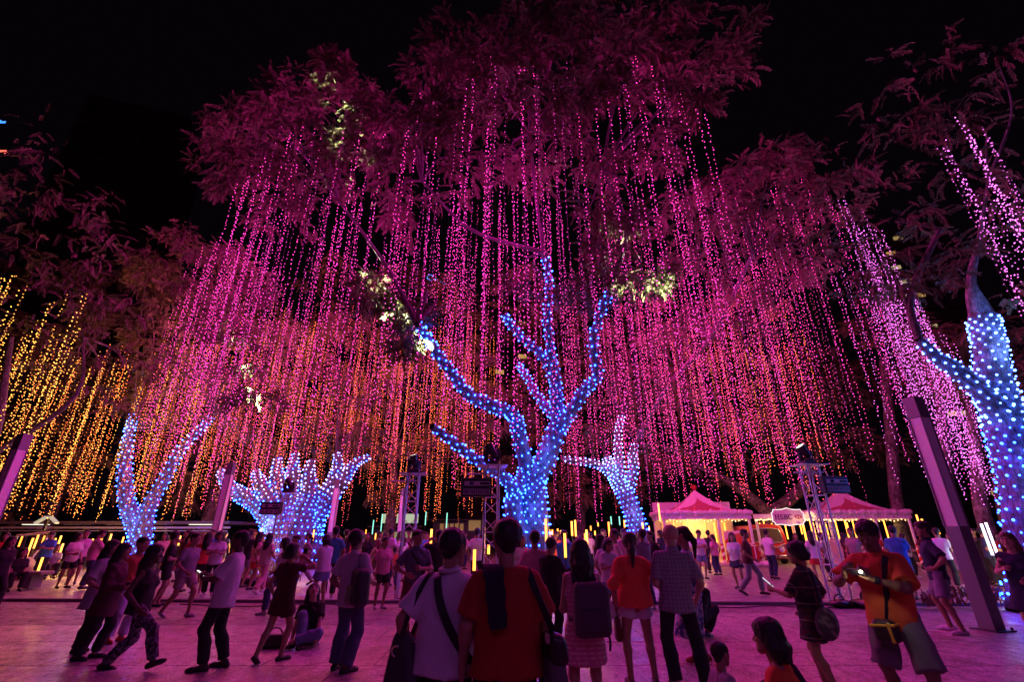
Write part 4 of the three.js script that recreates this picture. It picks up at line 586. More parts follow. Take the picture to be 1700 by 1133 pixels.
farTower('dark office tower with a column of lit windows behind the near tree', 1655, 1790, 380, -70, (r, c) => (c === 0 || c === 1) && hash3(r, c, 3) > 0.45, 6, 18, -0.3);
farTower('dark office tower with blue and red rooftop signs at the left edge', -180, 30, 180, -75, () => false, 5, 16, 0.3);
{ const s = at(6, 203, -74), o = thing('rooftop_sign', 'small blue lit rooftop sign on the left tower', 'sign', s.toArray()); part('sign_tube', [box(1.6, 0.5, 0.1, [-0.3, 0, 0]), box(0.5, 0.9, 0.1, [-0.9, 0.1, 0])], glow(0.1, 0.5, 2.2), o); const q = at(5, 251, -74), p = thing('rooftop_sign', 'small red lit rooftop sign on the left tower', 'sign', q.toArray()); part('sign_tube', [box(1.5, 0.45, 0.1), box(0.5, 0.4, 0.1, [0.9, -0.5, 0])], glow(2.2, 0.25, 0.15), p); }
{ const s = at(727, 466, -80), o = thing('neon_sign', 'small slanting blue neon sign with a big letter C high between the strings', 'sign', s.toArray(), 0.3); const n = glow(0.15, 0.7, 2.2); part('sign_letter', new THREE.TorusGeometry(0.62, 0.1, 6, 18, 5).rotateZ(0.7).translate(-1.5, 0.4, 0), n, o); for (let i = 0; i < 5; i++) part('sign_letter', box(0.26, 0.34, 0.1, [-0.5 + i * 0.5, 0.1 - i * 0.16, 0]), n, o); const q = at(764, 620, -70), p = thing('neon_sign', 'small red neon sign strip behind the blue limb', 'sign', q.toArray(), 0.3); for (let i = 0; i < 6; i++) part('sign_letter', box(0.4, 0.36, 0.1, [-1.5 + i * 0.6, 0.3 - i * 0.12, 0]), glow(2, 0.15, 0.15), p); const u = at(1590, 588, -60), v = thing('rooftop_sign', 'row of orange roof edge lights beside the thick pale blue trunk', 'sign', u.toArray(), -0.3); for (let i = 0; i < 11; i++) part('sign_bulb', new THREE.OctahedronGeometry(0.14, 0).translate(-1.5 + i * 0.3, (i % 2) * 0.16 + i * 0.06, 0), glow(2.2, 0.9, 0.3), v); }
{ const o = thing('kiosk', 'small lit kiosk with pale sign far behind the slim truss tower', 'kiosk', [at(657, 880, -46).x, 0, -46]); part('wall', box(4.4, 2.2, 2.5, [0, 1.1, -1.3]), darkSteel, o); part('lit_sign', box(3.4, 0.8, 0.1, [0.3, 3.1, 0]), glow(0.4, 0.5, 0.32), o); part('lit_window', box(3.2, 0.9, 0.1, [0.2, 1.5, 0]), glow(0.2, 0.22, 0.08), o); part('awning', box(4.8, 0.12, 1.2, [0, 2.4, 0.2]), darkSteel, o); const k = thing('kiosk', 'dim amber lit kiosk front behind the light tubes', 'kiosk', [at(760, 872, -50).x, 0, -50]); part('wall', box(5, 3, 3, [0, 1.5, -1.6]), darkSteel, k); for (let i = 0; i < 5; i++) part('lit_window', box(0.36, 0.9, 0.1, [-1.6 + i * 0.5, 2.3, 0]), glow(0.2, 0.1, 0.025), k); part('lit_window', box(1.2, 1.0, 0.1, [1.7, 2.6, 0]), glow(0.2, 0.11, 0.03), k); part('awning', box(5.4, 0.1, 1.2, [0, 3.1, 0.1]), darkSteel, k); }
// ---------------------------------------------------------------- people: one continuous field per body and per garment, meshed with surface nets
function netField(bones, cell, opt = {}) {
  const k = opt.k ?? 0.035, lo = V(1e9, 1e9, 1e9), hi = V(-1e9, -1e9, -1e9);
  for (const b of bones) { const r = Math.max(b.ra, b.rb) + 0.03; for (const p of [b.a, b.b]) { lo.min(V(p.x - r, p.y - r, p.z - r)); hi.max(V(p.x + r, p.y + r, p.z + r)); } }
  const nx = Math.ceil((hi.x - lo.x) / cell) + 2, ny = Math.ceil((hi.y - lo.y) / cell) + 2, nz = Math.ceil((hi.z - lo.z) / cell) + 2, F = new Float32Array(nx * ny * nz).fill(1);
  for (const b of bones) {
    const m = Math.max(b.ra, b.rb) + k + cell * 2, x0 = Math.max(0, Math.floor((Math.min(b.a.x, b.b.x) - m - lo.x) / cell)), x1 = Math.min(nx - 1, Math.ceil((Math.max(b.a.x, b.b.x) + m - lo.x) / cell));
    const y0 = Math.max(0, Math.floor((Math.min(b.a.y, b.b.y) - m - lo.y) / cell)), y1 = Math.min(ny - 1, Math.ceil((Math.max(b.a.y, b.b.y) + m - lo.y) / cell)), z0 = Math.max(0, Math.floor((Math.min(b.a.z, b.b.z) - m - lo.z) / cell)), z1 = Math.min(nz - 1, Math.ceil((Math.max(b.a.z, b.b.z) + m - lo.z) / cell));
    const ax = b.a.x, ay = b.a.y, az = b.a.z, dx = b.b.x - ax, dy = b.b.y - ay, dz = b.b.z - az, L2 = dx * dx + dy * dy + dz * dz + 1e-9, L = Math.sqrt(L2), kk = b.k ?? k;
    for (let z = z0; z <= z1; z++) for (let y = y0; y <= y1; y++) for (let x = x0; x <= x1; x++) {
      const px = lo.x + x * cell - ax, py = lo.y + y * cell - ay, pz = lo.z + z * cell - az, tr = (px * dx + py * dy + pz * dz) / L2, t = tr < 0 ? 0 : tr > 1 ? 1 : tr;
      const ex = px - dx * t, ey = py - dy * t, ez = pz - dz * t; let d = Math.sqrt(ex * ex + ey * ey + ez * ez) - (b.ra + (b.rb - b.ra) * t);
      if (b.cb) d = Math.max(d, (tr - 1) * L); if (b.ca) d = Math.max(d, -tr * L);
      const i = (z * ny + y) * nx + x, f = F[i];
      if (b.cut) { F[i] = Math.max(f, -d); continue; }
      const h = Math.max(kk - Math.abs(f - d), 0) / kk; F[i] = Math.min(f, d) - h * h * kk * 0.25;
    }
  }
  if (opt.mod) for (let z = 0, i = 0; z < nz; z++) for (let y = 0; y < ny; y++) for (let x = 0; x < nx; x++, i++) if (F[i] < 0.06 && F[i] > -0.06) F[i] = opt.mod(lo.x + x * cell, lo.y + y * cell, lo.z + z * cell, F[i]);
  // surface nets
  const idx = new Int32Array(nx * ny * nz).fill(-1), pos = [], nor = [], tri = [], S = [1, nx, nx * ny], c = [0, 1, nx, nx + 1, nx * ny, nx * ny + 1, nx * ny + nx, nx * ny + nx + 1], E = [[0, 1], [2, 3], [4, 5], [6, 7], [0, 2], [1, 3], [4, 6], [5, 7], [0, 4], [1, 5], [2, 6], [3, 7]];
  for (let z = 0; z < nz - 1; z++) for (let y = 0; y < ny - 1; y++) for (let x = 0; x < nx - 1; x++) {
    const o = (z * ny + y) * nx + x; let s = 0; for (let j = 0; j < 8; j++) if (F[o + c[j]] < 0) s |= 1 << j; if (s === 0 || s === 255) continue;
    let vx = 0, vy = 0, vz = 0, n = 0;
    for (const [p, q] of E) { const a = F[o + c[p]], b = F[o + c[q]]; if ((a < 0) === (b < 0)) continue; const t = a / (a - b); vx += lerp(p & 1, q & 1, t); vy += lerp((p >> 1) & 1, (q >> 1) & 1, t); vz += lerp(p >> 2, q >> 2, t); n++; }
    vx /= n; vy /= n; vz /= n; idx[o] = pos.length / 3; pos.push(lo.x + (x + vx) * cell, lo.y + (y + vy) * cell, lo.z + (z + vz) * cell);
    const f = c.map((k) => F[o + k]), L = lerp, gx = L(L(f[1] - f[0], f[3] - f[2], vy), L(f[5] - f[4], f[7] - f[6], vy), vz), gy = L(L(f[2] - f[0], f[3] - f[1], vx), L(f[6] - f[4], f[7] - f[5], vx), vz), gz = L(L(f[4] - f[0], f[5] - f[1], vx), L(f[6] - f[2], f[7] - f[3], vx), vy), g = Math.hypot(gx, gy, gz) || 1; nor.push(gx / g, gy / g, gz / g);
  }
  for (let z = 1; z < nz - 1; z++) for (let y = 1; y < ny - 1; y++) for (let x = 1; x < nx - 1; x++) {
    const o = (z * ny + y) * nx + x, a = F[o] < 0;
    for (let d = 0; d < 3; d++) { const e = F[o + S[d]] < 0; if (a === e) continue; const u = S[(d + 1) % 3], v = S[(d + 2) % 3], q = [idx[o], idx[o - u], idx[o - u - v], idx[o - v]]; if (q.some((i) => i < 0)) continue; a ? tri.push(q[0], q[1], q[2], q[0], q[2], q[3]) : tri.push(q[0], q[2], q[1], q[0], q[3], q[2]); }
  }
  const g = new THREE.BufferGeometry(); g.setAttribute('position', new THREE.Float32BufferAttribute(pos, 3)); g.setAttribute('normal', new THREE.Float32BufferAttribute(nor, 3)); g.setIndex(tri); return g;
}
const B = (a, b, ra, rb, o = {}) => ({ a, b, ra, rb: rb ?? ra, ...o });
// heads: skull, jaw, brow, nose, lips, ears; origin at the centre, facing +z, 0.23 high
function headGeo(cell, soft) {
  const g = netField([B(V(0, 0.035, -0.028), V(0, 0.03, 0.0), 0.083, 0.082), B(V(0, -0.01, 0.012), V(0, -0.055, 0.035), 0.066, 0.046), B(V(-0.03, -0.035, 0.02), V(-0.016, -0.085, 0.06), 0.042, 0.022), B(V(0.03, -0.035, 0.02), V(0.016, -0.085, 0.06), 0.042, 0.022), B(V(-0.014, -0.088, 0.062), V(0.014, -0.088, 0.062), 0.021),
    B(V(-0.042, -0.008, 0.048), V(-0.035, -0.016, 0.055), 0.026), B(V(0.042, -0.008, 0.048), V(0.035, -0.016, 0.055), 0.026), B(V(-0.034, 0.03, 0.07), V(0.034, 0.03, 0.07), 0.016 - soft, undefined, { k: 0.02 }),
    B(V(0, 0.018, 0.08), V(0, -0.022, 0.101), 0.009, 0.013, { k: 0.012 }), B(V(-0.012, -0.028, 0.09), V(0.012, -0.028, 0.09), 0.0095, undefined, { k: 0.01 }), B(V(-0.018, -0.054, 0.081), V(0.018, -0.054, 0.081), 0.0085, undefined, { k: 0.008 }), B(V(-0.015, -0.066, 0.08), V(0.015, -0.066, 0.08), 0.009, undefined, { k: 0.008 }),
    B(V(-0.03, 0.012, 0.098), V(-0.03, 0.012, 0.094), 0.017, undefined, { cut: 1 }), B(V(0.03, 0.012, 0.098), V(0.03, 0.012, 0.094), 0.017, undefined, { cut: 1 }),
    B(V(-0.083, 0.018, -0.008), V(-0.08, -0.02, -0.002), 0.015, 0.010, { k: 0.01 }), B(V(0.083, 0.018, -0.008), V(0.08, -0.02, -0.002), 0.015, 0.010, { k: 0.01 })], cell, { k: 0.03 });
  return g;
}
function handGeo(cell, pose) { // left hand hanging down: wrist at origin, fingers towards -y, palm faces +x... mirrored for the right
  const bones = [B(V(0, 0.02, 0), V(0, -0.02, 0), 0.026, 0.026), B(V(0, -0.02, -0.018), V(0, -0.075, -0.026), 0.019, 0.015), B(V(0, -0.02, 0.012), V(0, -0.08, 0.022), 0.02, 0.015), B(V(0, -0.03, 0), V(0, -0.08, 0), 0.018, 0.015)];
  const curl = pose === 'grip' ? 1.25 : pose === 'flat' ? 0.12 : 0.42;
  [[-0.028, 0.062, 0.0075], [-0.010, 0.074, 0.0083], [0.010, 0.08, 0.0086], [0.028, 0.072, 0.0084]].forEach(([z, len, r], i) => {
    let p = V(0, -0.084, z), a = 0; const fan = z * 1.6;
    for (const f of [0.45, 0.32, 0.25]) { a += curl * (0.55 + 0.12 * (3 - i)); const q = p.clone().add(V(-Math.sin(a) * len * f, -Math.cos(a) * len * f, fan * len * f * 2)); bones.push(B(p, q, r, r * 0.9, { k: 0.006 })); p = q; }
  });
  const t0 = V(-0.006, -0.028, 0.026), t1 = V(-0.02, -0.055, 0.05), t2 = V(-0.032 - curl * 0.01, -0.083, 0.052 - curl * 0.012), t3 = V(-0.042 - curl * 0.012, -0.102, 0.046 - curl * 0.022);
  bones.push(B(t0, t1, 0.014, 0.0115, { k: 0.012 }), B(t1, t2, 0.0105, 0.0095, { k: 0.006 }), B(t2, t3, 0.0092, 0.008, { k: 0.006 }));
  return netField(bones, cell, { k: 0.016 });
}
const headCache = {}, handCache = {};
const getHead = (fine, soft) => (headCache[fine + '_' + soft] ??= headGeo(fine ? 0.0055 : 0.011, soft));
const getHand = (fine, pose) => (handCache[fine + pose] ??= handGeo(fine ? 0.0042 : 0.0075, pose));
function ik(root, target, l1, l2, pole) { // middle joint of a two-bone limb; a target out of reach is pulled in
  const d = target.clone().sub(root), L = Math.min(d.length(), (l1 + l2) * 0.998); d.normalize(); const t = root.clone().addScaledVector(d, L);
  const a = (l1 * l1 - l2 * l2 + L * L) / (2 * L), h = Math.sqrt(Math.max(0, l1 * l1 - a * a)), n = pole.clone().addScaledVector(d, -pole.dot(d)).normalize();
  return [root.clone().addScaledVector(d, a).addScaledVector(n, h), t];
}
// joints of a pose, for a height of 1.70 m, facing +z; s = +1 is the person's left
function skeleton(P) {
  const J = { leg: [], arm: [] }, feet = P.feet ?? [[0.1, 0.02, 0, 0.15], [-0.1, -0.02, 0, -0.15]], hip = V(...(P.hip ?? [0, 0.915, 0]));
  if (!P.hip) { for (const [x, z, lift = 0] of feet) hip.y = Math.min(hip.y, 0.08 + lift + Math.sqrt(Math.max(0.1, 0.826 * 0.826 - (x * x * 0.6) - z * z))); hip.x = P.sway ?? 0; }
  const lean = new THREE.Quaternion().setFromEuler(new THREE.Euler(P.lean?.[0] ?? 0.03, P.lean?.[2] ?? 0, P.lean?.[1] ?? 0, 'YXZ')), up = (x, y, z) => V(x, y, z).applyQuaternion(lean).add(hip);
  J.hip = hip; J.up = up; J.lean = lean; J.feet = feet;
  J.neck = up(0, 0.505, -0.02); J.headQ = lean.clone().multiply(new THREE.Quaternion().setFromEuler(new THREE.Euler(P.head?.[1] ?? 0, P.head?.[0] ?? 0, P.head?.[2] ?? 0, 'YXZ')));
  J.skull = J.neck.clone().add(V(0, 0.055, 0.0).applyQuaternion(lean)).add(V(0, 0.118, 0.022).applyQuaternion(J.headQ));
  [1, -1].forEach((s, i) => {
    const [fx, fz, lift = 0, yaw = 0, pitch = 0] = feet[i], h = V(hip.x + s * 0.088, hip.y - 0.01, hip.z), fd = V(Math.sin(yaw), 0, Math.cos(yaw)), ankle = V(fx, 0.085 + lift, fz - 0.04);
    const pole = P.knee?.[i] ? V(...P.knee[i]) : fd.clone().multiplyScalar(1).add(V(s * 0.12, 0, 0)), [kn, an] = ik(h, ankle, 0.425, 0.405, pole);
    J.leg.push({ hip: h, knee: kn, ankle: an, dir: fd, pitch, s });
    const sh = up(s * (P.fem ? 0.152 : 0.168), 0.43, -0.012), tgt = P.hands?.[i] ? up(...P.hands[i]) : up(s * 0.27, -0.03, 0.06), po = V(...(P.elbow?.[i] ?? [s * 0.5, -0.2, -1])).applyQuaternion(lean), [el, wr] = ik(sh, tgt, 0.285, 0.25, po);
    J.arm.push({ sh, el, wr, s });
  });
  return J;
}
const fold = (amp, f, sd) => (x, y, z, d) => d + amp * 1.15 * (Math.abs(noise3(x * 7 + y * 5 + sd, y * 3.4 - x * 4, z * 7 + y * 3)) * 2 - 0.8) + amp * (noise3(x * f + sd, y * f * 0.45 + z * 2, z * f + sd * 3) * 0.7 + noise3(x * f * 2.1 + y * 6, y * f * 1.6 + sd, z * f * 2.1) * 0.4);
const torsoBones = (J, e, top = 0.40, fem = 0, fat = 0) => {
  const w = fem ? 0.052 : 0.066, c = [];
  for (const s of [1, -1]) c.push(B(J.up(s * 0.072, -0.03, -0.008), J.up(s * 0.06, 0.12, 0), 0.098 + e + fat * 0.5, 0.083 + e + fat), B(J.up(s * 0.06, 0.12, 0), J.up(s * 0.076, 0.30, 0.004), 0.083 + e + fat, 0.094 + e + fat * 0.7), B(J.up(s * 0.076, 0.30, 0.004), J.up(s * (fem ? 0.085 : 0.1), 0.405, -0.01), 0.094 + e, 0.07 + e), B(J.up(s * 0.045, 0.462, -0.02), J.up(s * (fem ? 0.14 : 0.158), 0.425, -0.015), 0.046 + e, 0.046 + e));
  c.push(B(J.up(0, -0.03, -0.004), J.up(0, 0.12, 0.004), 0.106 + e + fat * 0.5, 0.094 + e + fat), B(J.up(0, 0.12, 0.004), J.up(0, 0.32, 0), 0.094 + e + fat, 0.104 + e + fat * 0.7));
  if (fem) for (const s of [1, -1]) c.push(B(J.up(s * 0.07, 0.285, 0.075), J.up(s * 0.07, 0.30, 0.06), 0.052 + e, 0.05 + e));
  return c;
};
function buildBody(P, J, fine) {
  const fem = P.fem, b = [...torsoBones(J, 0, 0.4, fem, P.fat ?? 0), B(J.up(0, 0.45, -0.02), J.neck.clone().add(V(0, 0.10, 0.008).applyQuaternion(J.lean)), 0.06, 0.05), B(J.neck.clone().add(V(0, 0.05, 0).applyQuaternion(J.lean)), J.skull, 0.05, 0.06)];
  for (const l of J.leg) { const mid = l.knee.clone().lerp(l.ankle, 0.3).addScaledVector(l.dir, -0.018); b.push(B(l.hip, l.knee, 0.086, 0.054), B(l.knee, mid, 0.052, 0.052), B(mid, l.ankle, 0.05, 0.034), B(l.ankle, l.ankle.clone().addScaledVector(l.dir, 0.03).add(V(0, -0.04, 0)), 0.034, 0.034)); }
  for (const a of J.arm) { const m = a.el.clone().lerp(a.wr, 0.25); b.push(B(a.sh, a.el, fem ? 0.046 : 0.053, fem ? 0.036 : 0.041), B(a.el, m, 0.037, fem ? 0.036 : 0.041), B(m, a.wr, fem ? 0.035 : 0.04, 0.025)); }
  const tone = P.skin, geos = [], paint = (g, f) => { const p = g.attributes.position, col = new Float32Array(p.count * 3); for (let i = 0; i < p.count; i++) { const c = f ? f(p.getX(i), p.getY(i), p.getZ(i)) : tone; col.set(c, i * 3); } g.setAttribute('color', new THREE.BufferAttribute(col, 3)); return g; };
  geos.push(paint(netField(b, P.cell ?? (fine ? 0.017 : 0.032), { k: 0.03 })));
  const lips = [tone[0] * 0.75, tone[1] * 0.5, tone[2] * 0.5], brow = [0.02, 0.015, 0.012];
  const hm = new THREE.Matrix4().compose(J.skull, J.headQ, V(1.04, 1.06, 1.06));
  geos.push(paint(getHead(fine, fem ? 0.004 : 0).clone(), (x, y, z) => (z > 0.07 && y < -0.046 && y > -0.074 && Math.abs(x) < 0.026 ? lips : z > 0.06 && y > 0.031 && y < 0.042 && Math.abs(x) > 0.012 && Math.abs(x) < 0.05 ? brow : tone)).applyMatrix4(hm));
  if (fine) for (const s of [1, -1]) { geos.push(paint(new THREE.SphereGeometry(0.0125, 10, 8).translate(s * 0.03, 0.012, 0.0745), (x, y, z) => (z > 0.084 && Math.hypot(x - s * 0.03, y - 0.012) < 0.006 ? [0.01, 0.008, 0.006] : [0.7, 0.66, 0.62])).applyMatrix4(hm)); }
  J.arm.forEach((a, i) => {
    const d = a.wr.clone().sub(a.el).normalize(), hd = P.handDir?.[i] ? V(...P.handDir[i]).normalize() : d, y = hd.clone().negate();
    const palm = P.palm?.[i] ? V(...P.palm[i]) : V(-a.s, 0, 0.15); let x = palm.clone().negate().addScaledVector(y, palm.dot(y)).normalize(); const z = x.clone().cross(y);
    // local -x is the palm side, +z the thumb side; on the right the thumb is mirrored so that it points forward as well
    const flip = a.s > 0 ? 1 : -1, m = new THREE.Matrix4().makeBasis(x, y, z.multiplyScalar(flip)).setPosition(a.wr.clone().addScaledVector(y, -0.012)), g = getHand(fine, P.grip?.[i] ?? 'relaxed').clone(); g.applyMatrix4(m);
    if (m.determinant() < 0) { const ix = g.index.array; for (let k = 0; k < ix.length; k += 3) { const t = ix[k]; ix[k] = ix[k + 1]; ix[k + 1] = t; } }
    geos.push(paint(g)); a.hand = a.wr.clone().addScaledVector(hd, 0.085); a.hd = hd;
  });
  return mergeGeometries(geos.map((g) => { const n = g.index ? g.toNonIndexed() : g; for (const k of Object.keys(n.attributes)) if (!['position', 'normal', 'color'].includes(k)) n.deleteAttribute(k); return n; }));
}
function topGeo(P, J, fine) {
  const T = P.top, e = T.loose ?? 0.016, fem = P.fem, sl = T.sleeve ?? 0.6, hem = T.hem ?? -0.06, out = [], w = T.hemW ?? 0.098;
  for (const s of [1, -1]) {
    out.push(B(J.up(s * 0.06, 0.12, 0), J.up(s * 0.068, hem, -0.006), 0.086 + e * 1.3 + (P.fat ?? 0), w + e * 1.2 + 0.012 + (P.fat ?? 0) * 0.6, { cb: 1 }), B(J.up(s * 0.06, 0.12, 0), J.up(s * 0.078, 0.30, 0.004), 0.086 + e * 1.3 + (P.fat ?? 0), 0.097 + e + (P.fat ?? 0) * 0.7), B(J.up(s * 0.078, 0.30, 0.004), J.up(s * (fem ? 0.085 : 0.1), 0.41, -0.01), 0.097 + e, 0.068 + e), B(J.up(s * (T.open ? 0.09 : 0.045), T.open ? 0.44 : 0.464, -0.02), J.up(s * (fem ? 0.14 : 0.158), 0.428, -0.015), T.open ? 0.045 : 0.049, 0.049 + e * 0.5));
    if (fem) out.push(B(J.up(s * 0.07, 0.285, 0.075), J.up(s * 0.07, 0.30, 0.06), 0.054 + e * 0.6, 0.05 + e * 0.6));
    const a = J.arm[s > 0 ? 0 : 1]; if (sl > 0) { const end = sl <= 1 ? a.sh.clone().lerp(a.el, sl) : a.el.clone().lerp(a.wr, sl - 1), r1 = (sl > 1 ? 0.044 : 0.062) + e * (T.wide ?? 0.7);
      if (sl > 1) out.push(B(a.sh, a.el, 0.052 + e * 0.5, 0.046 + e * 0.7), B(a.el, end, 0.046 + e * 0.7, 0.038 + e * 0.6, { cb: 1 })); else out.push(B(a.sh, end, 0.053 + e * 0.5, r1, { cb: 1 })); }
  }
  if (!T.open) out.push(B(J.up(0, 0.455, -0.022), J.neck.clone().add(V(0, T.collar ? 0.045 : 0.012, 0.004).applyQuaternion(J.lean)), 0.066, 0.062, { cb: 1, k: 0.02 }));
  out.push(B(J.up(0, 0.12, 0.004), J.up(0, hem, 0), 0.1 + e * 1.2 + (P.fat ?? 0), w + e * 1.2 + 0.014 + (P.fat ?? 0) * 0.6, { cb: 1 }), B(J.up(0, 0.12, 0.004), J.up(0, 0.34, 0), 0.1 + e * 1.2 + (P.fat ?? 0), 0.1 + e + (P.fat ?? 0) * 0.7));
  const sd = P.seed ?? 1;
  return netField(out, P.cell ?? (fine ? 0.014 : 0.03), { k: 0.03, mod: fine ? fold(T.fold ?? 0.009, 11, sd) : null });
}
function bottomGeo(P, J, fine) {
  const T = P.bottom, e = T.loose ?? 0.014, out = [];
  for (const s of [1, -1]) out.push(B(J.up(s * 0.064, 0.06, 0), J.up(s * 0.07, -0.02, -0.01), 0.08 + Math.min(e, 0.014) + (P.fat ?? 0) * 0.7, 0.092 + Math.min(e, 0.014) + (P.fat ?? 0) * 0.4, { ca: 1 }));
  if (T.type === 'skirt') {
    const c = J.leg[0].knee.clone().add(J.leg[1].knee).multiplyScalar(0.5), from = J.hip.clone(), end = from.clone().lerp(c, (T.len ?? 0.6) / 0.42), fl = T.flare ?? 0.03;
    for (const s of [1, -1]) { const k = J.leg[s > 0 ? 0 : 1].knee, q = from.clone().lerp(k, clamp((T.len ?? 0.6) / 0.42, 0, 1.6)); q.y = end.y; out.push(B(J.up(s * 0.07, -0.02, -0.01), V(q.x * 0.9 + (s * 0.02), q.y, q.z), 0.102 + e, 0.1 + e + fl, { cb: 1 })); }
    out.push(B(from, end, 0.11, 0.1 + e + fl, { cb: 1 }));
  } else J.leg.forEach((l) => {
    const L = T.len ?? 1, hem = T.wide ?? 0.02;
    if (L <= 0.5) out.push(B(l.hip, l.hip.clone().lerp(l.knee, L * 2), 0.085 + Math.min(e, 0.016), 0.068 + e + hem, { cb: 1 }));
    else { const q = l.knee.clone().lerp(l.ankle, (L - 0.5) * 2), mid = l.knee.clone().lerp(q, 0.4).addScaledVector(l.dir, -0.012); out.push(B(l.hip, l.knee, 0.084 + Math.min(e, 0.014), 0.058 + e), B(l.knee, mid, 0.058 + e, 0.054 + e + hem * 0.4), B(mid, q, 0.054 + e + hem * 0.4, 0.04 + e + hem, { cb: 1 })); }
  });
  return netField(out, P.cell ?? (fine ? 0.014 : 0.03), { k: 0.03, mod: fine ? fold(T.fold ?? 0.007, 12, (P.seed ?? 1) + 7) : null });
}
function hairGeo(P, J, fine) {
  const H = P.hair, m = (x, y, z) => V(x, y, z).applyQuaternion(J.headQ).add(J.skull), o = [], t = H.thick ?? 0;
  if (H.style === 'bald') return null;
  o.push(B(m(0, 0.047, -0.032), m(0, 0.046, 0.004), 0.094 + t, 0.089 + t), B(m(0, 0.0, -0.05), m(0, -0.035, -0.045), 0.076 + t, 0.056), B(m(-0.06, 0.03, -0.01), m(-0.064, 0.0, 0.0), 0.03, 0.018), B(m(0.06, 0.03, -0.01), m(0.064, 0.0, 0.0), 0.03, 0.018));
  if (H.fringe) o.push(B(m(-0.045, 0.075, 0.06), m(0.045, 0.07, 0.065), 0.026, 0.024));
  const down = V(0, -1, 0), back = V(0, 0, -1).applyQuaternion(J.headQ);
  if (H.style === 'long' || H.style === 'bob') { const L = H.len ?? (H.style === 'bob' ? 0.16 : 0.36); for (const [x, z] of [[-0.072, -0.03], [-0.04, -0.075], [0, -0.085], [0.04, -0.075], [0.072, -0.03], [-0.07, 0.005], [0.07, 0.005]]) { const a = m(x, 0.01, z), q = a.clone().addScaledVector(down, L * (z > -0.01 ? 0.75 : 1)).addScaledVector(back, 0.035 + L * 0.1); q.x += (x * 0.25); o.push(B(a, a.clone().lerp(q, 0.5).addScaledVector(back, 0.015), 0.04, 0.042), B(a.clone().lerp(q, 0.5).addScaledVector(back, 0.015), q, 0.042, 0.022)); } }
  if (H.style === 'pony') { const a = m(0, 0.02, -0.115), b = a.clone().addScaledVector(down, 0.1).addScaledVector(back, 0.04), c = b.clone().addScaledVector(down, H.len ?? 0.2).addScaledVector(back, -0.01); o.push(B(a, b, 0.034, 0.042), B(b, c, 0.042, 0.014)); }
  if (H.style === 'bun') o.push(B(m(0, 0.06, -0.12), m(0, 0.055, -0.135), 0.042, 0.04));
  o.push(B(m(0, -0.03, 0.085), m(0, 0.012, 0.1), 0.058, 0.062, { cut: 1 })); if (!H.style.match(/long|bob/)) o.push(B(m(-0.098, -0.01, 0.0), m(-0.098, 0.01, 0), 0.022, 0.02, { cut: 1 }), B(m(0.098, -0.01, 0), m(0.098, 0.01, 0), 0.022, 0.02, { cut: 1 }));
  const s = J.skull; return netField(o, fine ? 0.0085 : 0.02, { k: 0.025, mod: fine ? (x, y, z, d) => d + 0.005 * noise3((x - s.x) * 70, (y - s.y) * 14, (z - s.z) * 70) + 0.003 * noise3((x - s.x) * 25, (y - s.y) * 25 + 9, (z - s.z) * 25) : null });
}
function shoeGeo(l, high, fine) { // sole flat on the ground unless the foot is pitched
  const f = l.dir, r = V(f.z, 0, -f.x), c = l.ankle.clone().add(V(0, -0.085, 0)), p = (z, y, x = 0) => { const ca = Math.cos(l.pitch), sa = Math.sin(l.pitch); return c.clone().addScaledVector(f, z * ca + (y - 0.03) * sa).addScaledVector(r, x).add(V(0, 0.03 + (y - 0.03) * ca - z * sa * (l.pitch > 0 ? 1 : 1), 0)); };
  const b = [B(p(-0.05, 0.036), p(0.02, 0.042), 0.036, 0.038), B(p(0.02, 0.042), p(0.12, 0.034), 0.038, 0.036), B(p(0.12, 0.034), p(0.165, 0.03), 0.036, 0.028), B(p(-0.03, 0.05), p(-0.02, high ? 0.1 : 0.062), 0.036, 0.037, { cb: 1 })];
  return netField(b, fine ? 0.01 : 0.022, { k: 0.02, mod: (x, y, z, d) => d });
}
const skinMat = new THREE.MeshStandardMaterial({ vertexColors: true, roughness: 0.55 });
const fabricBump = noiseTex(128, (x, y) => { const v = 0.5 + 0.25 * (((x >> 1) + (y >> 1)) % 2 ? 1 : -1) * 0.6 + (hash3(x, y, 3) - 0.5) * 0.3; return [v, v, v]; });
const cloths = new Map();
function cloth(c, o = {}) { const k = c.join() + JSON.stringify(o); if (!cloths.has(k)) cloths.set(k, mat(c[0], c[1], c[2], { roughness: 0.88, ...o })); return cloths.get(k); }
const hairMats = { black: mat(0.007, 0.006, 0.006, { roughness: 0.6 }), brown: mat(0.03, 0.016, 0.011, { roughness: 0.55 }), dyed: mat(0.10, 0.05, 0.03, { roughness: 0.4 }), grey: mat(0.1, 0.1, 0.1, { roughness: 0.5 }) };
const SKIN = { mid: [0.32, 0.18, 0.11], light: [0.46, 0.29, 0.2], dark: [0.19, 0.10, 0.062], deep: [0.09, 0.048, 0.03] };
const TOPNAME = { tee: 'shirt', polo: 'polo_shirt', dress: 'dress', blouse: 'blouse', tank: 'tank_top', jacket: 'jacket' }, BOTNAME = { jeans: 'trousers', shorts: 'shorts', skirt: 'skirt' };
const personCache = new Map();
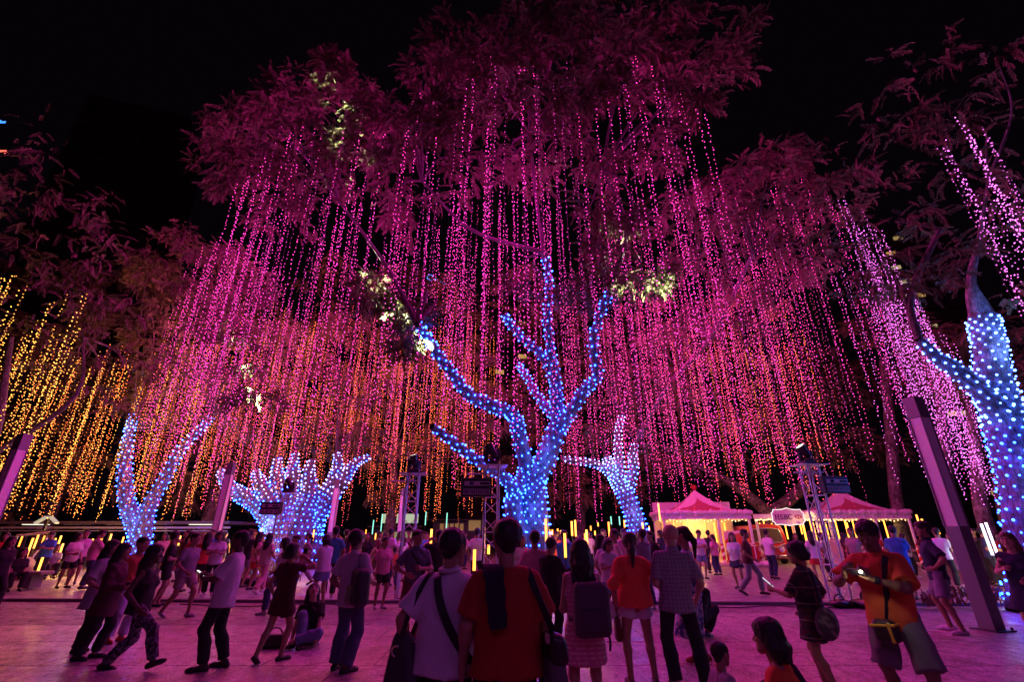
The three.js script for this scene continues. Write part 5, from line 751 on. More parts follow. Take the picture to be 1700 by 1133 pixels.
// assembles one person; P.key lets background figures share geometry
function person(P, label, x, z, yaw, group) {
  P.skin = SKIN[P.skinTone ?? 'mid'];
  const fine = !P.key, root = thing('person', label, 'person', [x, P.y ?? 0, z], yaw, group), s = (P.H ?? 1.7) / 1.7; root.scale.setScalar(s);
  let G = P.key && personCache.get(P.key);
  if (!G) {
    const J = skeleton(P); G = { J, body: buildBody(P, J, fine), top: P.top && P.top.type !== 'none' ? topGeo(P, J, fine) : null, bottom: P.bottom ? bottomGeo(P, J, fine) : null, hair: hairGeo(P, J, fine), shoes: P.barefoot ? [] : J.leg.map((l) => shoeGeo(l, P.shoe?.high, fine)) };
    if (P.key) personCache.set(P.key, G);
  }
  part('body', G.body, skinMat, root);
  if (G.top) { const d = P.top, tm = d.mat ?? cloth(d.c), o = part(TOPNAME[d.type] ?? 'shirt', d.paint ? d.paint(G.top) : G.top, tm, root); }
  if (G.bottom) { const d = P.bottom; part(d.name ?? BOTNAME[d.type] ?? 'trousers', d.paint ? d.paint(G.bottom) : G.bottom, d.mat ?? cloth(d.c), root); }
  if (G.hair) part('hair', G.hair, hairMats[P.hair.c ?? 'black'], root);
  for (const g of G.shoes) part('shoe', g, cloth(P.shoe?.c ?? [0.02, 0.02, 0.022], { roughness: 0.5 }), root);
  root.userData.J = undefined; delete root.userData.J; root.updateMatrixWorld(true);
  return { root, J: G.J, w: (v) => v.clone().applyMatrix4(root.matrixWorld) };
}
// ---------------------------------------------------------------- the people near enough to tell apart
const col = { white: [0.62, 0.6, 0.6], offwhite: [0.5, 0.48, 0.47], grey: [0.22, 0.21, 0.23], slate: [0.13, 0.13, 0.17], black: [0.014, 0.013, 0.015], jeans: [0.045, 0.06, 0.11], paleJeans: [0.14, 0.2, 0.32], navy: [0.018, 0.024, 0.06], maroon: [0.07, 0.008, 0.014], rust: [0.42, 0.05, 0.022], orange: [0.58, 0.10, 0.03], coral: [0.72, 0.085, 0.05], pink: [0.6, 0.3, 0.34], khaki: [0.27, 0.23, 0.2], blue: [0.05, 0.2, 0.5], teal: [0.04, 0.22, 0.32], red: [0.5, 0.03, 0.03], yellow: [0.6, 0.4, 0.05], brown: [0.12, 0.07, 0.04] };
const headAt = (px, py, z) => { const p = at(px, py, z); return [p.x, p.y]; };
function who(px, py, z, yaw, P, label) { const [x, h] = headAt(px, py, z); P.H = P.H ?? clamp(h, 1.5, 1.86); return person(P, label, x - (P.offX ?? 0), z, yaw); }
const painted = (f) => (g0) => { const g = g0.clone(), p = g.attributes.position, c = new Float32Array(p.count * 3); for (let i = 0; i < p.count; i++) c.set(f(p.getX(i), p.getY(i), p.getZ(i)), i * 3); g.setAttribute('color', new THREE.BufferAttribute(c, 3)); return g; };
const printM = (o = {}) => new THREE.MeshStandardMaterial({ vertexColors: true, roughness: 0.88, ...o });
const leatherM = mat(0.025, 0.02, 0.022, { roughness: 0.4 }), canvasM = mat(0.10, 0.085, 0.10, { roughness: 0.85 }), metalM = mat(0.6, 0.55, 0.4, { metalness: 0.8, roughness: 0.3 }), strapM = mat(0.018, 0.016, 0.018, { roughness: 0.7 });
// flat strap that follows points on the body (world coordinates), with its width across dir
function strapGeo(pts, width, across, thick = 0.006) {
  const c = new THREE.CatmullRomCurve3(pts), n = 28, pos = [], idx = [];
  for (let i = 0; i <= n; i++) { const p = c.getPoint(i / n), t = c.getTangent(i / n), a = across.clone().addScaledVector(t, -across.dot(t)).normalize(), u = t.clone().cross(a); for (const [s, q] of [[-1, 1], [1, 1], [1, -1], [-1, -1]]) { const wd = Array.isArray(width) ? lerp(width[0], width[1], i / n) * (1 + 0.08 * Math.sin(i * 1.3)) : width, v = p.clone().addScaledVector(a, s * wd / 2).addScaledVector(u, q * thick / 2); pos.push(v.x, v.y, v.z); } }
  for (let i = 0; i < n; i++) for (let k = 0; k < 4; k++) { const a = i * 4 + k, b = i * 4 + (k + 1) % 4; idx.push(a, b, a + 4, b, b + 4, a + 4); } idx.push(0, 2, 1, 0, 3, 2); const e = n * 4; idx.push(e, e + 1, e + 2, e, e + 2, e + 3);
  const g = new THREE.BufferGeometry(); g.setAttribute('position', new THREE.Float32BufferAttribute(pos, 3)); g.setIndex(idx); const f = g.toNonIndexed(); f.computeVertexNormals(); return f;
}
function softBag(w, h, d, sd, taper = 0) { const g = new RoundedBoxGeometry(w, h, d, 5, Math.min(w, h, d) * 0.42), p = g.attributes.position; for (let i = 0; i < p.count; i++) { const x = p.getX(i), y = p.getY(i), z = p.getZ(i), k = 1 + 0.07 * noise3(x * 9 + sd, y * 9, z * 9) + 0.1 * (0.5 - (y / h + 0.5)); const tp = 1 - taper * (y / h + 0.5); p.setXYZ(i, x * k * tp, y + 0.012 * noise3(x * 14, sd, z * 8), z * k * tp); } g.computeVertexNormals(); return g; }
function phone(pos, dir, label, lit) { const o = thing('phone', label, 'phone', pos.toArray()); o.lookAt(pos.clone().add(dir)); part('case', box(0.075, 0.15, 0.009, [0, 0, 0], [0, 0, 0], 0.004), blackGloss, o); const s = part('screen', box(0.068, 0.138, 0.002, [0, 0, 0.0055]), lit ? glow(...lit) : blackGloss, o); return o; }
const shoulderPt = (f, s, out = 0.0) => f.w(f.J.up(s * 0.1, 0.5 + out, -0.02));

// left group walking across
who(262, 896, -7.1, Math.PI / 2 + 0.1, { fem: 1, skinTone: 'deep', top: { type: 'tank', c: col.black, sleeve: 0, open: 1, hem: -0.1 }, bottom: { type: 'jeans', len: 0.97, loose: 0.011, fold: 0.003, mat: printM(), paint: painted((x, y, z) => (noise3(x * 60, y * 60, z * 60) > 0.15 ? [0.2, 0.2, 0.26] : [0.02, 0.02, 0.03])) }, hair: { style: 'long', len: 0.3, thick: 0.012 }, feet: [[0.08, -0.26, 0, 0, 0.15], [-0.08, 0.46, 0.05, 0, -0.35]], lean: [0.03, 0], hands: [[0.24, -0.05, -0.06], [-0.24, 0.0, 0.12]], shoe: { c: [0.03, 0.028, 0.03] }, seed: 3 }, 'woman striding past in black tank top and speckled leggings');
const w2 = who(206, 903, -7.7, Math.PI / 2 + 0.2, { fem: 1, skinTone: 'mid', top: { type: 'jacket', c: [0.06, 0.012, 0.02], sleeve: 1.95, hem: -0.28, loose: 0.026, hemW: 0.11 }, bottom: { type: 'jeans', c: col.black, len: 0.98 }, hair: { style: 'long', len: 0.36 }, feet: [[0.08, 0.05, 0, 0], [-0.1, -0.1, 0, -0.2]], hands: [[0.1, 0.16, 0.26], [-0.1, 0.14, 0.26]], grip: ['grip', 'grip'], seed: 5, lean: [0.06, 0] }, 'long haired woman in dark maroon cardigan and black trousers');
who(189, 898, -8.1, Math.PI / 2 + 0.15, { fem: 1, top: { type: 'tee', c: [0.33, 0.31, 0.34], sleeve: 0.8, hem: -0.25, loose: 0.028, hemW: 0.115 }, bottom: { type: 'jeans', c: col.black, len: 0.98 }, hair: { style: 'long', len: 0.34 }, feet: [[0.09, -0.06, 0, 0], [-0.09, 0.03, 0, -0.2]], hands: [[0.12, 0.1, 0.24], [-0.2, 0.05, 0.16]], seed: 7 }, 'long haired woman in loose grey tee and black trousers behind the maroon cardigan');
who(240, 893, -8.8, Math.PI / 2 - 0.3, { top: { type: 'tee', c: [0.4, 0.08, 0.04], sleeve: 0.6 }, bottom: { type: 'jeans', c: [0.4, 0.4, 0.5], len: 0.95 }, hair: { style: 'short' }, skinTone: 'mid', shoe: { c: [0.5, 0.05, 0.05] }, seed: 9 }, 'man in rust tee and pale trousers hidden behind the striding woman');
// man in white tee
{ const f = who(396, 882, -7.15, -Math.PI / 2 + 0.25, { skinTone: 'deep', top: { type: 'tee', c: [0.6, 0.57, 0.62], sleeve: 0.85, hem: -0.16, loose: 0.026, wide: 1.1 }, bottom: { type: 'jeans', c: col.black, len: 0.97, loose: 0.012, fold: 0.005 }, hair: { style: 'short' }, feet: [[0.08, 0.1, 0, 0.15], [-0.09, -0.1, 0, -0.25]], hands: [[0.02, 0.17, 0.3], [-0.06, 0.2, 0.3]], elbow: [[0.8, -0.6, -0.3], [-0.8, -0.6, -0.3]], grip: ['grip', 'grip'], lean: [-0.08, 0], head: [0.1, 0.05], shoe: { c: [0.03, 0.02, 0.02], high: 1 }, seed: 11 }, 'man in pale tee and black jeans holding a phone by the light column');
  phone(f.w(f.J.up(-0.02, 0.22, 0.38)), f.root.localToWorld(V(0, 1.4, 0)).sub(f.w(f.J.up(-0.02, 0.22, 0.38))).add(V(0, 0.3, 0)), 'phone with lit white screen in the hands of the man in pale tee', [1.1, 1.1, 1.2]); }
// woman in maroon dress, back to us
{ const f = who(486, 907, -7.6, Math.PI - 0.45, { fem: 1, skinTone: 'mid', top: { type: 'dress', c: [0.055, 0.006, 0.012], sleeve: 0.55, hem: -0.1, loose: 0.016 }, bottom: { type: 'skirt', name: 'dress_skirt', c: [0.055, 0.006, 0.012], len: 0.26, loose: 0.012, flare: 0.01 }, hair: { style: 'bob', len: 0.1 }, feet: [[0.07, -0.24, 0.03, 0.1, 0.7], [-0.08, 0.1, 0, -0.1]], hands: [[0.25, -0.02, 0.02], [-0.1, 0.58, 0.2]], elbow: [[0.4, 0, -1], [-1, -0.5, 0.2]], grip: ['grip', 'grip'], shoe: { c: [0.025, 0.015, 0.02] }, head: [-0.3, -0.05], lean: [0.02, 0.03], seed: 13 }, 'woman in short maroon dress raising a hand to her face');
  const b = thing('clutch_bag', 'small mauve clutch bag in the hand of the maroon dress woman', 'bag', f.w(f.J.arm[0].hand).add(V(0, -0.07, 0)).toArray(), 0.5); part('pouch', softBag(0.16, 0.2, 0.07, 2), mat(0.22, 0.12, 0.16, { roughness: 0.6 }), b); part('wrist_loop', new THREE.TorusGeometry(0.05, 0.007, 5, 14).translate(0, 0.12, 0), strapM, b);
  phone(f.w(f.J.arm[1].hand).add(V(0.02, 0.02, -0.03)), V(-0.4, 0.1, 1), 'dark phone raised by the maroon dress woman'); }
// girl sitting on the paving
{ const f = who(524, 985, -8.7, 0.35, { H: 1.62, fem: 1, skinTone: 'light', top: { type: 'tee', c: col.black, sleeve: 0.6 }, bottom: { type: 'jeans', c: col.paleJeans, len: 0.92 }, hair: { style: 'long', len: 0.34 }, hip: [0, 0.11, -0.05], lean: [-0.06, 0.05], feet: [[-0.25, 0.42, 0.02, -0.9], [-0.12, 0.36, 0, -0.1]], knee: [[1, 0.35, 0.3], [-0.15, 1, 0.4]], hands: [[0.12, -0.02, 0.3], [-0.26, -0.02, 0.24]], head: [0.1, -0.42], shoe: { c: [0.02, 0.02, 0.02] }, seed: 15 }, 'girl in black tee and jeans sitting on the paving, looking up');
  const b = thing('handbag', 'black handbag lying on the paving beside the sitting girl', 'bag', [f.root.position.x - 0.42, 0.1, f.root.position.z + 0.3], 0.4); part('pouch', softBag(0.34, 0.2, 0.14, 5), leatherM, b); part('handle', new THREE.TorusGeometry(0.1, 0.01, 6, 16, Math.PI).translate(0, 0.08, 0), leatherM, b); }
// man with backpack on one shoulder
{ const f = who(597, 882, -7.1, Math.PI - 0.35, { skinTone: 'dark', top: { type: 'tee', c: [0.44, 0.4, 0.44], sleeve: 0.75, collar: 1, hem: -0.14, loose: 0.026, wide: 1.2, fold: 0.011 }, bottom: { type: 'jeans', c: [0.06, 0.07, 0.13], len: 1, loose: 0.022, wide: 0.032 }, hair: { style: 'short', thick: 0.012 }, feet: [[0.13, 0.04, 0, 0.2], [-0.11, -0.06, 0, -0.35]], hands: [[0.25, 0.03, 0.12], [-0.2, 0.12, 0.2]], grip: ['relaxed', 'grip'], lean: [-0.02, -0.03], head: [0.25, 0], seed: 17 }, 'man in pale grey shirt and loose jeans with a backpack on one shoulder');
  const p = f.w(f.J.up(-0.24, 0.1, -0.16)), b = thing('backpack', 'dark backpack slung on the shoulder of the pale shirt man', 'backpack', p.toArray(), Math.PI - 0.9); part('pack', softBag(0.32, 0.46, 0.2, 3), mat(0.03, 0.026, 0.035, { roughness: 0.6 }), b); part('pocket', softBag(0.24, 0.2, 0.08, 4).translate(0, -0.08, -0.11), leatherM, b);
  const inv = b.matrixWorld.clone(); b.updateMatrixWorld(true); const toB = (v) => b.worldToLocal(v.clone()); part('strap', strapGeo([toB(f.w(f.J.up(-0.17, 0.3, -0.13))), toB(f.w(f.J.up(-0.13, 0.485, -0.06))), toB(f.w(f.J.up(-0.12, 0.48, 0.06))), toB(f.w(f.J.up(-0.17, 0.28, 0.15)))], 0.05, V(1, 0, 0.3)), strapM, b); }
// man in grey polo facing us
{ const f = who(694, 881, -8.9, 0.45, { skinTone: 'mid', top: { type: 'polo', c: [0.1, 0.1, 0.14], sleeve: 0.75, collar: 1, hem: -0.1 }, bottom: { type: 'shorts', c: [0.13, 0.02, 0.03], len: 0.46, loose: 0.022, wide: 0.03 }, hair: { style: 'short', fringe: 1 }, hands: [[0.06, 0.2, 0.22], [-0.2, 0.12, 0.2]], elbow: [[1, -0.6, -0.4], [-1, -0.5, -0.4]], grip: ['grip', 'relaxed'], head: [0.35, -0.08], seed: 19 }, 'man in slate grey polo facing out with a strap across his chest');
  const b = thing('sling_strap_bag', 'small dark sling bag on the man in slate grey polo', 'bag', [0, 0, 0]); part('strap', strapGeo([f.w(f.J.up(-0.12, 0.49, -0.02)), f.w(f.J.up(-0.09, 0.42, 0.11)), f.w(f.J.up(0.02, 0.25, 0.15)), f.w(f.J.up(0.15, 0.03, 0.13))], 0.035, V(1, 0.4, 0)), strapM, b); part('pouch', softBag(0.2, 0.15, 0.08, 7).applyMatrix4(M4(f.w(f.J.up(0.19, -0.04, 0.12)).toArray(), [0, 0.5, 0])), leatherM, b); }
// the two men in front, backs to us
{ const f = who(748, 882, -3.75, Math.PI - 0.12, { skinTone: 'mid', fat: 0.022, cell: 0.013, top: { type: 'polo', c: [0.56, 0.53, 0.58], sleeve: 0.8, collar: 1, hem: -0.13, loose: 0.026, wide: 1.0, fold: 0.010, mat: printM(), paint: null }, bottom: { type: 'jeans', c: [0.02, 0.02, 0.03], len: 1, loose: 0.02 }, hair: { style: 'short', thick: 0.008 }, hands: [[0.3, -0.02, 0.06], [-0.26, 0.02, 0.14]], elbow: [[0.9, 0, -1], [-0.9, 0, -1]], head: [-0.5, 0.02], lean: [0.04, 0.02], seed: 21 }, 'man in white polo with dark striped cuffs and a strap across his back');
  f.root.children[1].material = cloth([0.56, 0.53, 0.58]);
  // collar and cuffs
  const J = f.J; for (const a of J.arm) { const e = a.sh.clone().lerp(a.el, 0.76), d = a.el.clone().sub(a.sh).normalize(); for (const q of [0, 0.025]) { const g = new THREE.TorusGeometry(0.083, 0.0055, 6, 26).applyMatrix4(new THREE.Matrix4().compose(e.clone().addScaledVector(d, -q), new THREE.Quaternion().setFromUnitVectors(V(0, 0, 1), d), V(1, 1, 1))); part('cuff_stripe', g, cloth(col.navy), f.root); } }
  part('collar', new THREE.TorusGeometry(0.072, 0.018, 8, 26, 5).rotateZ(2.2).applyMatrix4(M4(J.neck.clone().add(V(0, 0.02, 0.005)).toArray(), [Math.PI / 2 - 0.1, 0, 0])), cloth([0.5, 0.47, 0.52]), f.root);
  const b = thing('woven_bag', 'large woven dark shoulder bag hanging at the white polo man', 'bag', [0, 0, 0]), c = f.w(J.up(0.285, -0.1, -0.03));
  const weave = canvasTex(128, 128, (g) => { for (let y = 0; y < 16; y++) for (let x = 0; x < 16; x++) { g.fillStyle = (x + y) % 2 ? '#1b181c' : '#4a444c'; g.fillRect(x * 8, y * 8, 8, 8); } }); weave.repeat.set(3, 3);
  part('pouch', softBag(0.32, 0.42, 0.2, 9, 0.55).applyMatrix4(M4(c.toArray(), [0, -0.5, 0.12])), new THREE.MeshStandardMaterial({ map: weave, roughness: 0.7 }), b); part('strap', strapGeo([f.w(J.up(0.33, 0.02, -0.05)), f.w(J.up(0.23, 0.3, -0.12)), f.w(J.up(0.14, 0.505, -0.04)), f.w(J.up(0.16, 0.44, 0.1)), f.w(J.up(0.3, 0.03, 0.1))], 0.035, V(1, 0, 0.4)), strapM, b); part('ring', new THREE.TorusGeometry(0.03, 0.006, 6, 16).applyMatrix4(M4(f.w(J.up(0.33, 0.0, -0.08)).toArray())), metalM, b);
  const s = thing('crossbody_bag', 'black crossbody bag with wide strap over the white polo back', 'bag', [0, 0, 0]); part('strap', strapGeo([f.w(J.up(0.07, 0.5, 0.0)), f.w(J.up(0.07, 0.47, -0.1)), f.w(J.up(0.02, 0.32, -0.165)), f.w(J.up(-0.09, 0.12, -0.16)), f.w(J.up(-0.2, -0.02, -0.1)), f.w(J.up(-0.25, -0.08, 0.0))], 0.055, V(1, 0.4, 0)), strapM, s); part('pouch', softBag(0.12, 0.24, 0.2, 11).applyMatrix4(M4(f.w(J.up(-0.27, -0.16, 0.03)).toArray(), [0, 0.1, 0])), leatherM, s); part('buckle', box(0.06, 0.03, 0.012, f.w(J.up(-0.16, 0.035, -0.145)).toArray(), [0, 0, 0.8]), metalM, s); }
{ const f = who(842, 867, -3.5, Math.PI + 0.06, { skinTone: 'mid', fat: 0.026, cell: 0.013, top: { type: 'tee', c: [0.30, 0.028, 0.012], sleeve: 0.8, hem: -0.1, loose: 0.028, wide: 1.2, fold: 0.010 }, bottom: { type: 'jeans', c: [0.018, 0.02, 0.035], len: 1, loose: 0.022 }, hair: { style: 'short', thick: 0.010 }, hands: [[0.28, -0.06, 0.06], [-0.33, -0.09, 0.05]], head: [0.3, 0], seed: 23 }, 'stout man in rust red tee with a dark towel on his shoulder');
  const J = f.J, t = thing('towel', 'dark blue towel draped over the shoulder of the rust tee man', 'towel', [0, 0, 0]); part('cloth', strapGeo([f.w(J.up(0.11, 0.3, 0.15)), f.w(J.up(0.1, 0.46, 0.11)), f.w(J.up(0.1, 0.515, -0.02)), f.w(J.up(0.09, 0.46, -0.125)), f.w(J.up(0.075, 0.3, -0.175)), f.w(J.up(0.06, 0.17, -0.2))], [0.16, 0.11], V(1, 0, 0), 0.03), cloth([0.01, 0.011, 0.02]), t);
  const b = thing('messenger_bag', 'brown canvas messenger bag at the side of the rust tee man', 'bag', [0, 0, 0]); part('pouch', softBag(0.13, 0.36, 0.3, 13, 0.3).applyMatrix4(M4(f.w(J.up(-0.285, -0.06, -0.05)).toArray(), [0, Math.PI * 0.1, 0.06])), canvasM, b); part('flap', softBag(0.125, 0.17, 0.31, 14).applyMatrix4(M4(f.w(J.up(-0.287, 0.05, -0.05)).toArray(), [0, Math.PI * 0.1, 0.06])), leatherM, b); part('strap', strapGeo([f.w(J.up(-0.29, 0.14, -0.1)), f.w(J.up(-0.19, 0.36, -0.14)), f.w(J.up(-0.13, 0.505, -0.03)), f.w(J.up(-0.16, 0.4, 0.14)), f.w(J.up(-0.28, 0.14, 0.08))], 0.045, V(1, 0, 0.4)), strapM, b); for (const q of [-0.03, 0.04]) part('buckle', box(0.02, 0.045, 0.025, f.w(J.up(-0.24, 0.12, -0.2 + q)).toArray()), metalM, b); }
// woman with backpack in pink dress
{ const f = who(962, 897, -5.0, Math.PI + 0.05, { fem: 1, skinTone: 'mid', top: { type: 'dress', c: col.pink, sleeve: 0, open: 1, hem: -0.1, loose: 0.014, mat: printM(), paint: painted((x, y, z) => (Math.sin(y * 150) > 0.6 && noise3(x * 80, y * 20, z * 80) > 0 ? [0.7, 0.5, 0.52] : [0.52, 0.2, 0.26])) }, bottom: { type: 'skirt', name: 'dress_skirt', c: col.pink, len: 0.31, loose: 0.014, flare: 0.02, mat: printM(), paint: painted((x, y, z) => (Math.sin(y * 150) > 0.5 && noise3(x * 80, y * 20, z * 80) > -0.2 ? [0.72, 0.5, 0.54] : [0.52, 0.2, 0.26])) }, hair: { style: 'long', len: 0.27 }, hands: [[0.1, 0.15, 0.22], [-0.12, 0.15, 0.22]], feet: [[0.11, 0, 0, 0], [-0.11, 0.02, 0, 0]], seed: 25 }, 'long haired woman in pink patterned sundress wearing a grey backpack');
  const J = f.J, b = thing('backpack', 'soft grey backpack on the back of the sundress woman', 'backpack', [0, 0, 0]); part('pack', softBag(0.33, 0.44, 0.17, 15).applyMatrix4(M4(f.w(J.up(-0.04, 0.17, -0.24)).toArray(), [0, 0.05, 0])), mat(0.075, 0.06, 0.075, { roughness: 0.8 }), b); part('pocket', softBag(0.26, 0.18, 0.06, 16).applyMatrix4(M4(f.w(J.up(-0.04, 0.08, -0.33)).toArray(), [0, 0.05, 0])), mat(0.06, 0.05, 0.06, { roughness: 0.8 }), b); for (const s of [1, -1]) part('strap', strapGeo([f.w(J.up(s * 0.1, 0.36, -0.2)), f.w(J.up(s * 0.1, 0.485, -0.05)), f.w(J.up(s * 0.1, 0.44, 0.09)), f.w(J.up(s * 0.13, 0.2, 0.12)), f.w(J.up(s * 0.14, 0.06, -0.1))], 0.045, V(1, 0, 0)), strapM, b); part('dangling_strap', strapGeo([f.w(J.up(-0.18, 0.0, -0.25)), f.w(J.up(-0.2, -0.1, -0.24)), f.w(J.up(-0.195, -0.18, -0.23))], 0.02, V(1, 0, 0)), strapM, b); }
// couple: coral blouse and bald man
{ const f = who(1046, 885, -6.5, Math.PI, { fem: 1, skinTone: 'mid', top: { type: 'blouse', c: col.coral, sleeve: 1.1, hem: -0.06, loose: 0.038, wide: 1.3, fold: 0.012 }, bottom: { type: 'shorts', c: [0.55, 0.5, 0.52], len: 0.2, loose: 0.02, wide: 0.02 }, hair: { style: 'pony', len: 0.2, c: 'brown' }, feet: [[0.16, 0, 0, 0.1], [-0.14, 0.02, 0, -0.15]], hands: [[0.26, -0.02, 0.02], [-0.5, 0.12, -0.13]], elbow: [[0.6, 0, -1], [-0.4, -0.5, -1]], handDir: [null, [-1, 0.1, 0.25]], palm: [null, [0, 0, 1]], head: [-0.1, -0.05], barefoot: 0, shoe: { c: [0.1, 0.05, 0.04] }, seed: 27, sway: 0.02 }, 'woman in coral blouse and white shorts with a ponytail, arm round the bald man');
  const J = f.J, h = f.w(J.arm[0].hand), b = thing('wristlet_bag', 'dark red wristlet hanging from the coral blouse woman', 'bag', h.clone().add(V(0.02, -0.22, 0)).toArray()); part('pouch', softBag(0.07, 0.26, 0.14, 17), mat(0.1, 0.012, 0.015, { roughness: 0.5 }), b); part('strap', strapGeo([V(0, 0.1, 0.05), V(0, 0.24, 0), V(0, 0.1, -0.05)], 0.012, V(1, 0, 0)), strapM, b);
  const p = thing('brochure', 'white folded brochure in the hand of the coral blouse woman', 'brochure', h.clone().add(V(-0.05, -0.02, 0.03)).toArray(), 0.4); part('page', [box(0.11, 0.17, 0.003, [0, 0, 0], [0, 0, 0.6]), box(0.11, 0.17, 0.003, [0.03, -0.02, 0.02], [0.2, 0.3, 0.9])], cloth(col.white), p); }
{ const f = who(1107, 870, -6.3, Math.PI - 0.08, { skinTone: 'light', top: { type: 'tee', sleeve: 0.85, hem: -0.13, collar: 1, loose: 0.02, fold: 0.008, mat: printM(), paint: painted((x, y, z) => { const a = Math.abs(Math.sin(x * 150)) > 0.9 || Math.abs(Math.sin(y * 150)) > 0.9; return a ? [0.3, 0.28, 0.33] : [0.17, 0.155, 0.2]; }) }, bottom: { type: 'jeans', c: [0.016, 0.016, 0.024], len: 1, loose: 0.012, fold: 0.004 }, hair: { style: 'bald' }, feet: [[0.1, 0.06, 0, 0.2], [-0.2, -0.04, 0, -0.25]], hands: [[0.12, 0.1, 0.2], [-0.26, 0.0, 0.1]], lean: [0, 0.03], head: [0.1, -0.05], seed: 29 }, 'bald man in grey checked shirt and black jeans beside the coral blouse');
  part('hair', netField([B(f.J.skull.clone().add(V(-0.05, 0.0, 0.05)), f.J.skull.clone().add(V(0.05, 0.0, 0.05)), 0.066)], 0.012, {}), hairMats.grey, f.root).visible = false; f.root.remove(f.root.children[f.root.children.length - 1]); }
who(1133, 876, -7.6, -Math.PI / 2 - 0.5, { fem: 1, skinTone: 'mid', top: { type: 'dress', sleeve: 0, open: 1, hem: -0.1, mat: printM(), paint: painted((x, y, z) => (noise3(x * 28, y * 28, z * 28) > 0 ? [0.4, 0.42, 0.5] : [0.03, 0.07, 0.2])) }, bottom: { type: 'skirt', name: 'dress_skirt', len: 0.6, flare: 0.04, mat: printM(), paint: painted((x, y, z) => (noise3(x * 28, y * 28, z * 28) > 0 ? [0.4, 0.42, 0.5] : [0.03, 0.07, 0.2])) }, hair: { style: 'pony', len: 0.22 }, hands: [[0.1, 0.2, 0.2], [-0.1, 0.2, 0.2]], shoe: { c: [0.4, 0.1, 0.05] }, seed: 31 }, 'woman with ponytail in blue and white print dress behind the bald man');
// crouching in black with a backpack
{ const f = who(1150, 945, -9.4, 2.4, { H: 1.7, skinTone: 'mid', top: { type: 'jacket', c: col.black, sleeve: 1.9, hem: -0.05, loose: 0.03 }, bottom: { type: 'jeans', c: col.black, len: 0.97 }, hair: { style: 'long', len: 0.25 }, hip: [0, 0.3, -0.2], lean: [0.55, 0], feet: [[0.12, 0.05, 0, 0.2], [-0.12, 0.0, 0, -0.2, 0.3]], hands: [[0.05, 0.1, 0.42], [-0.05, 0.1, 0.42]], grip: ['grip', 'grip'], head: [0, -0.2], shoe: { c: [0.1, 0.14, 0.2] }, seed: 33 }, 'person in black crouching on the paving beyond the bald man');
  const b = thing('backpack', 'bulky black backpack on the crouching person', 'backpack', f.w(f.J.up(0, 0.22, -0.24)).toArray(), 2.4); b.rotation.x = 0.3; part('pack', softBag(0.36, 0.46, 0.24, 19), leatherM, b); part('pocket', softBag(0.28, 0.2, 0.08, 21).translate(0, -0.1, -0.14), leatherM, b); }
// toddler and crouching woman with phone
who(1192, 1076, -3.7, 0.6 + Math.PI * 0.35, { H: 0.93, skinTone: 'mid', top: { type: 'tee', c: [0.34, 0.3, 0.34], sleeve: 0.8, collar: 1 }, bottom: { type: 'shorts', c: col.navy, len: 0.4 }, hair: { style: 'short' }, head: [0.2, 0], feet: [[0.1, 0, 0, 0], [-0.1, 0, 0, 0]], seed: 35 }, 'small boy in pale tee standing in front of the crouching woman');
{ const f = who(1262, 1027, -4.35, -Math.PI / 2 - 0.75, { H: 1.62, fem: 1, skinTone: 'mid', top: { type: 'tank', c: [0.62, 0.09, 0.025], sleeve: 0.3, hem: -0.08, loose: 0.016 }, bottom: { type: 'jeans', c: col.black, len: 0.95 }, hair: { style: 'long', len: 0.17, thick: 0.012 }, hip: [0, 0.24, -0.2], lean: [0.3, 0], feet: [[0.12, 0.08, 0, 0.2], [-0.12, 0.04, 0, -0.2]], hands: [[0.1, 0.08, 0.34], [-0.06, 0.26, 0.42]], elbow: [[0.5, -1, 0], [-0.6, -1, -0.2]], grip: ['grip', 'grip'], head: [0.1, -0.25], seed: 37 }, 'crouching woman in orange sleeveless top holding up a phone');
  const h = f.w(f.J.arm[1].hand); phone(h.clone().add(V(0, 0.05, 0)), f.w(f.J.skull).sub(h), 'phone held up by the crouching woman', [0.25, 0.12, 0.1]);
  const b = thing('shoulder_bag', 'black shoulder bag on the back of the crouching woman', 'bag', [0, 0, 0]), J = f.J; part('pouch', softBag(0.34, 0.3, 0.16, 23).applyMatrix4(M4(f.w(J.up(0.1, -0.02, -0.28)).toArray(), [0.3, -1.2, 0.3])), leatherM, b); part('strap', strapGeo([f.w(J.up(0.14, 0.08, -0.2)), f.w(J.up(0.02, 0.3, -0.16)), f.w(J.up(-0.1, 0.485, -0.05)), f.w(J.up(-0.06, 0.38, 0.12)), f.w(J.up(0.12, 0.05, 0.13))], 0.045, V(1, 0.3, 0)), strapM, b); }
